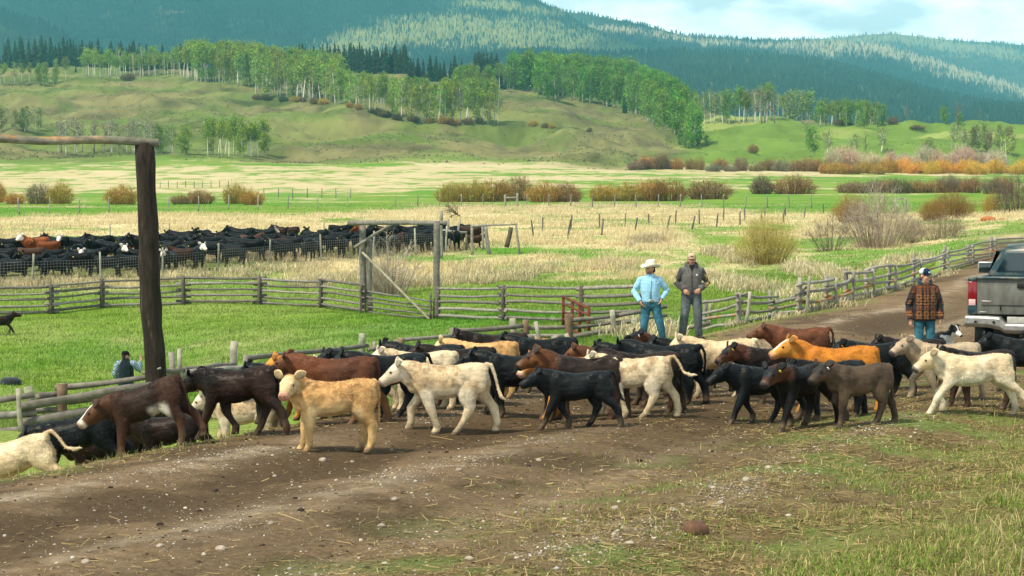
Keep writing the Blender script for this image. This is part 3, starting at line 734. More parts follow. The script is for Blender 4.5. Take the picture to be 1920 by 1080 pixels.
B_THIN = [bush_proto(90, 85, .0042, 0, .2, 9, .4)]
def put_bush(proto, px, py, wpx, hpx, color, label, group=None, name='willow_bush', Y=None, stemc=None):
    g = G(px, py) if Y is None else Vector((X(px, Y), Y, gz(X(px, Y), Y)))
    e_ = empty(name, g - Vector((0, 0, .05)), label, 'bush', group, random.random() * 6.28)
    e_.scale = (wpx * g.y / F, wpx * g.y / F, hpx * g.y / F)
    for nm, me in proto:
        c = link(nm, me, e_); c.color = (*(stemc if (stemc and nm == 'stems') else color), 1)
ORG = (.50, .29, .075); OLV = (.44, .32, .07); RUS = (.34, .215, .095); GRB = (.28, .22, .14); PNK = (.66, .48, .35); YOR = (.74, .47, .09); DKB = (.20, .14, .075); WIL = (.62, .54, .10)
MID = [(846, 379, 56, 36, OLV, 'olive bush at the left end of the middle willow row'), (884, 379, 62, 40, OLV, 'second bush from the left end of the middle willow row'), (925, 378, 66, 40, (.36, .22, .05), 'broad yellow brown bush in the middle willow row'), (970, 377, 52, 46, RUS, 'tall reddish brown bush in the middle willow row'),
 (1018, 379, 60, 38, ORG, 'orange bush right of the reddish one in the middle row'), (1060, 379, 60, 36, RUS, 'brownish bush ending the left part of the middle willow row'), (1132, 377, 50, 32, ORG, 'orange bush starting the right part of the middle row'), (1172, 377, 56, 34, OLV, 'olive orange bush second in the right part of the row'), (1215, 377, 62, 40, ORG, 'taller orange bush midway in the right part of the row'), (1255, 377, 60, 40, (.30, .17, .05), 'brown orange bush beside the taller orange one'),
 (1328, 374, 84, 36, RUS, 'wide rusty bush set apart at the right end of the middle row'), (1428, 364, 42, 34, DKB, 'dark olive brown bush on the right fields'), (1489, 364, 80, 34, RUS, 'wide brown bush beside the dark olive brown one'),
 (74, 382, 46, 38, GRB, 'bare brownish bush on the left field edge'), (114, 382, 44, 40, OLV, 'golden olive bush next to the bare brownish one at left'), (28, 383, 36, 22, ORG, 'low orange bush at the far left field edge'), (-5, 380, 30, 40, ORG, 'orange bush cut by the left edge of the picture'), (228, 383, 58, 36, ORG, 'orange bush just left of the tall dark post'), (374, 382, 52, 26, RUS, 'low rusty bush right of the tall dark post'), (338, 383, 34, 18, RUS, 'tiny rusty bush beside the low rusty one'),
 (442, 382, 46, 38, OLV, 'tall olive brown bush on the left fields'), (474, 384, 40, 28, ORG, 'orange bush leaning on the tall olive brown one')]
for px, py, w, h, c, lab in MID: put_bush(random.choice(B_FAR), px, py, w * 1.12, h * 1.12, jit(c, .08), lab)
for i in range(12):
    px = 1585 + i * 27 + random.uniform(-6, 6)
    put_bush(random.choice(B_FAR), px, 361 + random.uniform(-1, 2), 46, random.uniform(22, 38), jit(random.choice([RUS, DKB, RUS, GRB]), .15), 'brown bush in the continuous row along the right bright green field', 'brown bushes along the right green field')
for i in range(20):
    px = 1192 + i * 20 + random.uniform(-6, 6)
    put_bush(random.choice(B_FAR), px, 318 + (px - 1190) * .012 + random.uniform(-2, 2), random.uniform(24, 46), random.uniform(13, 30), jit(random.choice([RUS, ORG, RUS, GRB]), .2), 'brown orange bush in the low thicket at the foot of the right meadow', 'thicket at the foot of the meadow, left part')
for i in range(15):
    px = 1560 + i * 22 + random.uniform(-8, 8)
    put_bush(random.choice(B_FAR), px, 316 + random.uniform(-3, 3), random.uniform(28, 54), random.uniform(22, 46), jit(PNK, .12), 'pale pinkish bare willow in the back of the thicket below the meadow', 'pale willows of the thicket')
for i in range(22):
    px = 1545 + i * 18 + random.uniform(-6, 6)
    put_bush(random.choice(B_FAR), px, 326 + random.uniform(-2, 2), random.uniform(26, 50), random.uniform(14, 32), jit(YOR if px > 1690 else ORG, .15), 'golden orange willow in the front of the thicket below the meadow', 'golden willows of the thicket')
put_bush(B_FAR[0], 1241, 318, 34, 32, DKB, 'dark brown upright bush at the left end of the low thicket')
put_bush(B_FAR[1], 1208, 317, 28, 20, DKB, 'small dark bush left of the dark upright one')
put_bush(B_FAR[1], 1412, 288, 22, 18, RUS, 'lone rusty bush low on the right meadow')
for px, py, w, h, c, lab in [(1000, 238, 20, 13, OLV, 'olive shrub on the bare hill below the ridge'), (1022, 240, 16, 11, DKB, 'dark shrub touching the olive one on the bare hill'), (1036, 241, 16, 10, OLV, 'right hand small shrub of the trio on the bare hill'), (1105, 248, 12, 9, DKB, 'small dark shrub lower on the bare hill'), (1674, 234, 22, 17, DKB, 'round dark shrub at the end of the rounded grove'), (1720, 247, 30, 10, DKB, 'low dark shrubs on the right meadow crest'), (1580, 236, 40, 12, DKB, 'dark shrub below the rounded grove'), (240, 152, 30, 16, DKB, 'dark shrub on the side of the sandy knoll')]:
    put_bush(B_FAR[2], px, py, w, h, c, lab, name='shrub')
for i in range(26):
    px = random.uniform(480, 930); py = np.interp(px, [480, 640, 760, 880, 940], [186, 197, 229, 233, 228])
    put_bush(random.choice(B_FAR), px, py + 1, random.uniform(14, 26), random.uniform(9, 16), jit(random.choice([DKB, (.12, .12, .045), OLV]), .2), 'low shrub fringing the foot of the mid slope aspens', 'shrubs at the foot of the aspen belt', 'shrub')
put_bush(B_NEAR[0], 1436, 508, 118, 100, WIL, 'big yellow olive willow standing alone right of the hooded man', Y=118, stemc=(.42, .35, .12))
put_bush(B_BARE[0], 1645, 496, 150, 122, (.40, .33, .26), 'large dense bare grey bush in the middle right pasture', name='bare_bush', Y=131)
put_bush(B_THIN[0], 1556, 494, 110, 74, (.20, .165, .125), 'sprawling bare branches left of the large grey bush', name='bare_bush', Y=129)
put_bush(B_BARE[1], 1706, 486, 60, 60, (.26, .205, .15), 'dark bare bush tucked behind the large grey one', name='bare_bush', Y=136)
put_bush(B_BARE[1], 1765, 474, 96, 56, (.32, .27, .18), 'grey brown bare bush near the bend of the fence', name='bare_bush', Y=138)
put_bush(B_NEAR[1], 1595, 418, 72, 58, ORG, 'orange bush rising behind the large grey bush', Y=185, stemc=(.3, .16, .06))
put_bush(B_NEAR[1], 1785, 414, 92, 58, (.34, .21, .055), 'broad orange brown bush on the right edge of the bright field', Y=185, stemc=(.26, .15, .06))
put_bush(B_NEAR[0], 1748, 416, 56, 44, (.40, .25, .05), 'yellow orange bush leaning on the broad orange brown one', Y=180, stemc=(.28, .17, .06))
put_bush(B_NEAR[0], 1858, 404, 40, 46, OLV, 'slim olive bush right of the broad orange brown one', Y=190)
put_bush(B_BARE[0], 1905, 405, 92, 86, (.16, .125, .09), 'tall dark bare bush cut by the right edge', name='bare_bush', Y=188)
put_bush(B_THIN[0], 732, 533, 150, 122, (.42, .36, .29), 'leafless grey bush growing inside the wooden gate frame', name='bare_bush', Y=103)
put_bush(B_BARE[1], 722, 533, 84, 76, (.40, .34, .27), 'dense lower tangle of the grey bush behind the gate frame', name='bare_bush', Y=103.6)
# ================================================================ FENCES AND GATES
WOODS = [np.array(c) for c in ((.20, .185, .165), (.145, .132, .115), (.25, .23, .195), (.17, .155, .13))]
def log_mesh(a, b, r, col=None, sides=9, lichen=0.0, sag=0.0, taper=.85, knots=True, name='rail', mat_=None):
    """a weathered round log from a to b, crooked and knotty"""
    a = np.array(a, float); b = np.array(b, float); L = np.linalg.norm(b - a)
    n = int(max(5, min(26, L / .35))); t = np.linspace(0, 1, n)
    d = (b - a) / (L + 1e-9); s = np.cross(d, [0, 0, 1.]); 
    if np.linalg.norm(s) < .1: s = np.array([1., 0, 0])
    s /= np.linalg.norm(s); u = np.cross(s, d)
    wv = min(r, .05) * .9; o1 = (vnoise(t * 4 + RNG.random() * 50, t * 0, 3) - .5) * wv; o2 = (vnoise(t * 4 + RNG.random() * 50, t * 0, 5) - .5) * wv
    p = a + (b - a) * t[:, None] + s * o1[:, None] + u * (o2 - sag * 4 * t * (1 - t))[:, None]
    rr = r * np.interp(t, [0, 1], [1, taper]) * (1 + (RNG.random(n) - .5) * .14)
    base = random.choice(WOODS) * random.uniform(.8, 1.15) if col is None else np.array(col, float)
    m = MB(); m.tube(p, rr, sides, base, jitter=.12)
    C = m.C[-1].copy(); nz_ = fbm(m.V[-1][:, 0] * 7, m.V[-1][:, 2] * 20 + m.V[-1][:, 1] * 7, 8, 3)[:, None]
    C = C * (.6 + .8 * nz_)
    if lichen:
        w = sstep(.62 - lichen * .2, .72 - lichen * .2, fbm(m.V[-1][:, 0] * 2.2 + 9, m.V[-1][:, 1] * 2.2, 6, 2))[:, None]
        C = C * (1 - w * .8) + np.array([.42, .17, .03]) * w * .8
    C[-2:] = np.array([.34, .28, .20])
    m.C[-1] = C
    return m.mesh(name, (mat_ or M_wood,))
def near_post(par, px, y0, y1, Y, r, lean=0, col=None, Yt=None):
    b = P(px, y1 + 6, Y); t = P(px + lean, y0, Y if Yt is None else Yt); b.z = min(b.z, gz(b.x, b.y) - .05)
    return link('post', log_mesh(b, t, r, col, taper=.92, name='post'), par)
def near_rail(par, x0, y0, x1, y1, Y0, Y1, r, lichen=0.0, col=None):
    return link('rail', log_mesh(P(x0, y0, Y0), P(x1, y1, Y1), r, col, lichen=lichen, name='rail'), par)
GREEN_P = (.26, .27, .18); BROWN_P = (.16, .11, .07); PALE = (.31, .285, .225)
# --- the log fence below the road at the left
f1 = empty('log_fence', P(150, 800, 40), 'fence of thick grey logs in front of the man in the vest', 'fence')
for a in [(40, 728, 802, 39.0, .05, -6, PALE), (62, 724, 802, 39.6, .095, -8, GREEN_P), (117, 719, 806, 40.3, .115, 0, BROWN_P)]: near_post(f1, a[0], a[1], a[2], a[3], a[4], a[5], a[6])
f1.location = (0, 0, 0)
for a in [(-80, 765, 64, 741, 39.3, 39.3, .07), (-80, 788, 68, 774, 39.3, 39.3, .08), (-80, 815, 64, 803, 39.3, 39.3, .07), (34, 763, 284, 722, 39.2, 39.75, .088), (40, 795, 284, 752, 39.2, 39.75, .092), (104, 727, 282, 707, 40.6, 40.5, .06), (70, 744, 112, 740, 40.0, 40.4, .07), (108, 756, 280, 736, 40.6, 40.5, .05), (66, 770, 120, 766, 40, 40.4, .06), (60, 806, 150, 797, 39.8, 40.6, .08), (60, 826, 240, 800, 39.4, 40.2, .09)]: near_rail(f1, *a)
f2 = empty('log_fence', (0, 0, 0), 'log fence running behind the calves from the tall post to the broken section', 'fence')
for a in [(322, 660, 716, 43.6, .07, 0, None), (339, 654, 722, 43.2, .052, -2, PALE), (438, 640, 706, 47.6, .095, 1, PALE), (458, 666, 706, 47.0, .06, 2, None), (679, 625, 672, 51.2, .09, 0, GREEN_P), (745, 634, 664, 51.6, .10, 6, BROWN_P), (702, 640, 668, 51.4, .05, 0, PALE), (850, 615, 655, 52.6, .12, 0, None)]: near_post(f2, *a[:6], col=a[6])
for a in [(300, 704, 462, 692, 42.5, 47, .09), (270, 697, 345, 694, 41, 43.5, .05), (345, 692, 440, 682, 43.8, 47.3, .055), (345, 714, 470, 706, 43.8, 47.2, .055), (350, 731, 500, 716, 43.8, 47.2, .07, .9), (462, 671, 690, 647, 47.4, 51, .06), (458, 690, 690, 664, 47.2, 51, .075), (466, 709, 700, 682, 47.2, 51, .06), (690, 656, 760, 638, 51.2, 51.8, .05), (690, 670, 850, 650, 51.3, 52.4, .06), (740, 640, 850, 628, 51.8, 52.4, .05), (850, 621, 980, 612, 52.6, 53.4, .065), (850, 642, 984, 628, 52.6, 53.5, .07), (884, 637, 1000, 634, 52.4, 53.2, .075, .4), (878, 652, 1010, 648, 52.4, 53.2, .07)]: near_rail(f2, *a)
f3 = empty('log_fence', (0, 0, 0), 'broken log fence with leaning posts left of the man in the blue shirt', 'fence')
for a in [(972, 597, 664, 53.5, .085, -12, PALE), (986, 600, 656, 53.9, .085, 0, BROWN_P), (1018, 603, 668, 53.1, .06, -12, PALE), (1068, 589, 640, 54.2, .115, -1, BROWN_P), (1052, 629, 656, 53.0, .09, -12, PALE), (1084, 626, 664, 52.8, .06, -24, PALE), (1153, 581, 630, 54.6, .075, -6, PALE), (1196, 598, 640, 54, .09, -8, GREEN_P)]: near_post(f3, *a[:6], col=a[6])
for a in [(975, 617, 1075, 612, 53.9, 54.3, .055), (975, 632, 1066, 628, 53.8, 54.1, .055), (990, 634, 1115, 661, 53.3, 52.6, .085, .3), (1004, 648, 1085, 668, 53.2, 52.6, .085, .8), (1060, 603, 1160, 592, 54.4, 54.7, .06), (1062, 617, 1158, 603, 54.4, 54.7, .055), (1074, 629, 1170, 617, 54.2, 54.5, .065), (1080, 652, 1215, 640, 53, 53.6, .06), (1146, 594, 1250, 574, 54.8, 55, .06), (1150, 607, 1250, 590, 54.8, 55, .06), (1158, 622, 1262, 602, 54.6, 54.6, .06), (1195, 636, 1330, 606, 54, 53, .06), (1195, 648, 1330, 622, 54, 53, .06)]: near_rail(f3, *a)
# --- the jack rail fence climbing to the right along the road
f4 = empty('rail_fence', (0, 0, 0), 'crooked grey rail fence climbing beside the dirt road to the upper right', 'fence')
RP = [(1318, 622), (1385, 611), (1445, 598), (1497, 589), (1550, 577), (1585, 566), (1625, 556), (1665, 545), (1712, 529), (1768, 510), (1815, 494), (1858, 482), (1935, 473), (2010, 466)]
prev = None
for i, (px, py) in enumerate(RP):
    g = G(px, py); h = random.uniform(.78, 1.02)
    for dx, dy, r, hh in ((0, 0, .075, h), (.16, -.28, .05, h * random.uniform(.85, 1.02))):
        x, y = g.x + dx, g.y + dy; z = gz(x, y)
        link('post', log_mesh((x, y, z - .1), (x + random.uniform(-.08, .08), y, z + hh), r * .9, np.array(PALE if dx else (.26, .24, .205)) * random.uniform(.8, 1.1), name='post'), f4)
    cur = (g.x + .08, g.y - .14)
    if prev:
        for k in range(4):
            za = gz(*prev) + .10 + .21 * k + random.uniform(-.06, .06); zb = gz(*cur) + .10 + .21 * k + random.uniform(-.06, .06)
            if k == 3 and i in (3, 5): za -= .3
            link('rail', log_mesh((prev[0] - .15, prev[1] - .1, za), (cur[0] + .15, cur[1] + .1, zb), .044, np.array((.29, .27, .23)) * random.uniform(.75, 1.15), lichen=.25 if k == 1 else 0, sag=random.uniform(-.04, .09)), f4)
    prev = cur
# --- the stacked rail fence across the pasture
f5 = empty('rail_fence', (0, 0, 0), 'long stacked rail fence across the green pasture in front of the net wire', 'fence')
SP = [(-110, 592), (97, 589), (192, 577), (344, 571), (487, 571), (602, 577), (678, 588)]
def stacked(par, pts, nr=5, h=1.22, r=.062, double=True):
    W_ = [G(px, py) for px, py in pts]
    for i, g in enumerate(W_):
        for dy in ((-.16, .16) if double else (0,)):
            link('post', log_mesh((g.x, g.y + dy, g.z - .1), (g.x, g.y + dy, g.z + h + .1), .085, (.10, .085, .07), name='post'), par)
        if i + 1 < len(W_):
            q = W_[i + 1]
            for k in range(nr):
                o = .1 + k * (h - .12) / (nr - 1); off = .055 if (i + k) % 2 else -.055
                d = (q - g).normalized() * .35
                link('rail', log_mesh((g.x - d.x, g.y - d.y + off, g.z + o + (.06 if i % 2 else 0)), (q.x + d.x, q.y + d.y - off, q.z + o + (.06 if i % 2 else 0)), r * random.uniform(.8, 1.15), sag=random.uniform(-.03, .05)), par)
stacked(f5, SP)
f6 = empty('rail_fence', (0, 0, 0), 'stacked rail fence running right from the gate frame towards the rusty gate', 'fence')
stacked(f6, [(822, 598), (944, 602), (1090, 607), (1205, 604)])
# --- the wooden gate frame in the pasture
f7 = empty('gate_frame', (0, 0, 0), 'tall weathered gate frame with a cross beam standing in the pasture', 'gate frame')
GL = G(680, 588); GR = G(819, 597); gt = 4.05
for (g, dx, r, hh) in ((GL, 0, .16, 3.85), (GL, .3, .13, 3.2), (GR, 0, .15, 3.95)):
    link('post', log_mesh((g.x + dx, g.y, g.z - .1), (g.x + dx, g.y, g.z + hh), r, (.17, .155, .135), taper=.9, name='post'), f7)
link('beam', log_mesh(P(655, 417, GL.y), P(836, 418, GR.y), .11, (.18, .165, .145), name='beam'), f7)
link('brace', log_mesh(P(664, 464, GL.y - .3), P(738, 418, GL.y - .3), .075, (.2, .18, .15), name='brace'), f7)
f8 = empty('pole_gate', (0, 0, 0), 'low gate of thin poles hung between the posts of the gate frame', 'gate')
for a in [(688, 546, 812, 566), (688, 557, 812, 576), (688, 565, 812, 581), (688, 575, 812, 591), (692, 585, 812, 598)]: near_rail(f8, *a, GL.y - .2, GR.y - .2, .042)
link('post', log_mesh((GR.x - .25, GR.y - .2, GR.z - .02), (GR.x - .25, GR.y - .2, GR.z + 1.05), .05, name='post'), f8)
o = link('pole', log_mesh(P(680, 474, GL.y - .45), P(806, 599, GR.y - .5), .058, (.24, .22, .155), name='pole')); props(o, 'long diagonal pole leaning from the gate frame down to the grass', 'pole')
# --- rusty pipe gate
f9 = empty('pipe_gate', (0, 0, 0), 'rusty red pipe gate standing open beside the broken log fence', 'gate')
RUST = (.135, .042, .026)
ga = P(1056, 556, 61); gb = P(1104, 578, 55); ba = P(1056, 612, 61); bb = P(1104, 632, 55)
def pipe(a, b, r=.035): return link('pipe', MB().tube([a, b], r, 8, RUST).mesh('pipe', (M_wood,)), f9)
for k in range(5):
    t = k / 4; pipe(ga.lerp(ba, t), gb.lerp(bb, t), .03 if 0 < k < 4 else .04)
for t in (0, .38, .66, 1): pipe(ga.lerp(gb, t) + Vector((0, 0, .02)), ba.lerp(bb, t) - Vector((0, 0, .05)), .045)
# --- the tall gate at the left
f10 = empty('ranch_gate', (0, 0, 0), 'tall dark gate post with a lichen covered log beam across its top at left', 'gate')
link('post', log_mesh(P(296, 775, 40) - Vector((0, 0, .3)), P(269, 268, 40), .200, (.026, .019, .014), 20, taper=.88, name='post', mat_=M_post), f10)
link('post', log_mesh(P(-300, 800, 39) - Vector((0, 0, .3)), P(-310, 268, 39), .19, (.040, .028, .020), 16, taper=.9, name='post', mat_=M_post), f10)
def beam():
    m = MB(); n = 40; t = np.linspace(0, 1, n); a = np.array(P(-345, 254, 38.9)); b = np.array(P(298, 266, 40)); sd = 14
    rings = []; ang = np.arange(sd) / sd * 2 * np.pi
    for i in range(n):
        c = a + (b - a) * t[i] + [0, 0, .02 * math.sin(t[i] * 17)]
        r = .112 * (1 - .1 * t[i]) * (1 + (RNG.random(sd) - .5) * .16)
        rings.append(c + np.stack([np.zeros(sd), np.cos(ang) * r, np.sin(ang) * r * .74], -1))
    def cf(V):
        up = sstep(-.25, .35, (V[:, 2] - np.interp(V[:, 0], [a[0], b[0]], [a[2], b[2]])) / .1)[:, None]
        n1 = fbm(V[:, 0] * 3, V[:, 2] * 9 + V[:, 1] * 5, 4, 4)[:, None]
        c = np.array([.20, .175, .15]) * (.5 + n1) * (1 - up) + (np.array([.165, .16, .115]) * (.5 + n1)) * up
        o_ = (sstep(.52, .62, n1[:, 0]) * np.interp(V[:, 0], [a[0], P(100, 260, 40).x, P(230, 260, 40).x, b[0]], [.75, .55, .1, 0]))[:, None] * up * .8
        return c * (1 - o_) + np.array([.50, .20, .03]) * o_
    m.loft(rings, colf=cf); return m.mesh('beam', (M_wood,))
link('beam', beam(), f10)
pg_ = P(296, 692, 39.8); link('nail', MB().tube([pg_, pg_ + Vector((.07, -.12, .03))], .02, 6, (.3, .28, .25)).mesh('nail', (M_wood,)), f10)
# --- net wire fence in front of the herd
def wire_fence(pts, label, hs, net=True, h=1.25, col=(.30, .30, .24), r=.06, name='wire_fence', tops=None, wires=3, cat='fence'):
    f = empty(name, (0, 0, 0), label, cat)
    W_ = []
    for i, (px, py) in enumerate(pts):
        g = G(px, py); W_.append(g); hh = hs if tops is None else (py - tops[i][1]) * g.y / F
        lx = random.uniform(-.06, .06) * hh if tops is None else (tops[i][0] - px) * g.y / F
        link('post', log_mesh((g.x, g.y, g.z - .1), (g.x + lx, g.y, g.z + hh), r, np.array(col) * random.uniform(.75, 1.2), 7, name='post'), f)
    m = MB()
    for a, b in zip(W_[:-1], W_[1:]):
        n = 6
        for k in range(9 if net else wires):
            o = .08 + k * (h - .1) / (8 if net else max(1, wires - 1)) * (1 if net else .9) + (0 if net else .3)
            if not net: o = .35 + k * .38
            p = [np.array([a.x + (b.x - a.x) * t, a.y + (b.y - a.y) * t - r - .01, gz(a.x + (b.x - a.x) * t, a.y + (b.y - a.y) * t) * .5 + .5 * (a.z + (b.z - a.z) * t) + o]) for t in np.linspace(0, 1, n)]
            m.tube(p, .006 if net else .004, 3)
        if net:
            L = (b - a).length; nv = int(L / .17)
            for t in np.linspace(0, 1, nv + 1)[1:-1]:
                x = a.x + (b.x - a.x) * t; y = a.y + (b.y - a.y) * t - r - .01; z = gz(x, y + r) * .5 + .5 * (a.z + (b.z - a.z) * t)
                m.tube([(x, y, z + .05), (x, y, z + h)], .0045, 3)
    link('wire', m.mesh('wire', (M_wire,)), f)
    return f
wire_fence([(-70, 541), (60, 536), (190, 531), (305, 521), (408, 512), (505, 503), (603, 492), (700, 484), (780, 478), (836, 473)], 'net wire fence on pale posts in front of the black herd', 1.62)
wire_fence([(-2, 452), (81, 455), (207, 450), (317, 448), (434, 448), (517, 447), (608, 446), (690, 445), (775, 443), (862, 441)], 'wire fence posts showing behind the backs of the black herd', 1.2, False)
A_ = [(1000, 447, 996, 413), (1064, 447, 1070, 411), (1128, 441, 1131, 410), (1190, 434, 1195, 408), (1249, 433, 1257, 404), (1297, 430, 1303, 405), (1343, 425, 1346, 400), (1387, 421, 1388, 396), (1427, 418, 1428, 393), (1469, 418, 1470, 392), (1508, 410, 1510, 386)]
wire_fence([(a[0], a[1]) for a in A_], 'front row of leaning dark posts across the dry straw field', 1.2, False, tops=[(a[2], a[3]) for a in A_], col=(.13, .12, .10), r=.07)
B_ = [(1017, 437, 1018, 407), (1070, 432, 1072, 403), (1124, 428, 1124, 400), (1172, 426, 1173, 400), (1217, 424, 1216, 401), (1266, 420, 1268, 395), (1311, 420, 1311, 393), (1356, 416, 1357, 391), (1396, 414, 1396, 391), (1434, 408, 1434, 388), (1473, 408, 1472, 386), (1545, 400, 1543, 382)]
wire_fence([(a[0], a[1]) for a in B_], 'back row of dark posts across the dry straw field', 1.2, False, tops=[(a[2], a[3]) for a in B_], col=(.13, .12, .10), r=.07)
wire_fence([(px, np.interp(px, [-30, 500, 900, 1600], [403, 393, 386, 390]) + random.uniform(-1, 1)) for px in list(range(-20, 700, 56))], 'straight wire fence along the left bright green crop strip', 1.75, False, col=(.30, .29, .26), r=.08)
wire_fence([(px, np.interp(px, [-30, 500, 900, 1600], [403, 393, 386, 391]) + random.uniform(-1, 1)) for px in list(range(742, 1530, 41))], 'wire fence on many grey posts in front of the middle willow row', 1.7, False, col=(.24, .22, .19), r=.085)
wire_fence([(px, 372 + random.uniform(-1.5, 1.5)) for px in range(495, 660, 27)], 'short far wire fence on the left green strip', 1.9, False, col=(.2, .19, .17), r=.10)
wire_fence([(px, 352 + random.uniform(-1, 1)) for px in range(300, 430, 16)], 'tiny far fence on the left straw field', 1.6, False, col=(.2, .19, .17), r=.10)
def posts_frame(label, items, col=(.25, .24, .20), name='post_frame'):
    f = empty(name, (0, 0, 0), label, 'post frame')
    for kind, x0, y0, x1, y1, Y, r in items:
        a = P(x0, y0, Y); b = P(x1, y1, Y)
        if kind == 'post': a.z = min(a.z, gz(a.x, a.y) - .1)
        link(kind, log_mesh(a, b, r, col, name=kind), f)
posts_frame('small crooked frame of grey poles at the right end of the herd', [('post', 886, 477, 884, 424, 130, .10), ('post', 918, 472, 910, 420, 131, .12), ('post', 974, 474, 967, 419, 130, .08), ('rail', 882, 424, 968, 420, 130, .07), ('post', 906, 455, 905, 420, 136, .08)])
posts_frame('low pole frame behind the right post of the gate frame', [('post', 827, 470, 827, 395, 126, .11), ('post', 843, 452, 840, 411, 137, .09), ('post', 858, 450, 860, 420, 136, .09), ('rail', 826, 432, 876, 436, 136, .09), ('post', 875, 450, 874, 434, 136, .07)])
o = link('fence_post', log_mesh(P(950, 464, 132), P(958, 426, 132), .16, (.10, .085, .06), name='fence_post')); props(o, 'single thick dark post leaning right inside the crooked pole frame', 'post')
posts_frame('far H shaped post frame on the right bright green field edge', [('post', 1679, 398, 1679, 372, 235, .12), ('post', 1698, 399, 1698, 371, 235, .14), ('rail', 1678, 373, 1699, 372, 235, .08), ('post', 1702, 398, 1702, 380, 235, .1)])
posts_frame('far post frame beside the willows in the middle of the fence', [('post', 947, 388, 947, 365, 290, .16), ('post', 970, 388, 970, 362, 290, .16), ('rail', 946, 371, 971, 370, 290, .1)])
# dead branch on the straw field
def dead_branch():
    m = MB(); b = np.array(P(866, 408, 205)); b[2] = gz(b[0], b[1])
    def br(p, d, L, r, dep):
        e_ = p + d * L; m.tube([p, (p + e_) / 2 + RNG.normal(0, .08 * L, 3) * .5, e_], [r, r * .75, r * .4], 5, (.13, .10, .075))
        if dep:
            for k in range(3):
                nd = d + RNG.normal(0, .45, 3); nd /= np.linalg.norm(nd); br(p + d * L * RNG.uniform(.4, .95), nd, L * .62, r * .5, dep - 1)
    for k in range(4): br(b, np.array([-.75 + .1 * k, RNG.normal(0, .2), .75 - .15 * k]), 1.5, .07, 3)
    return m
props(dead_branch().build('dead_branch', M_bark), 'dark fallen dead branch on the straw field above the crooked pole frame', 'branch')
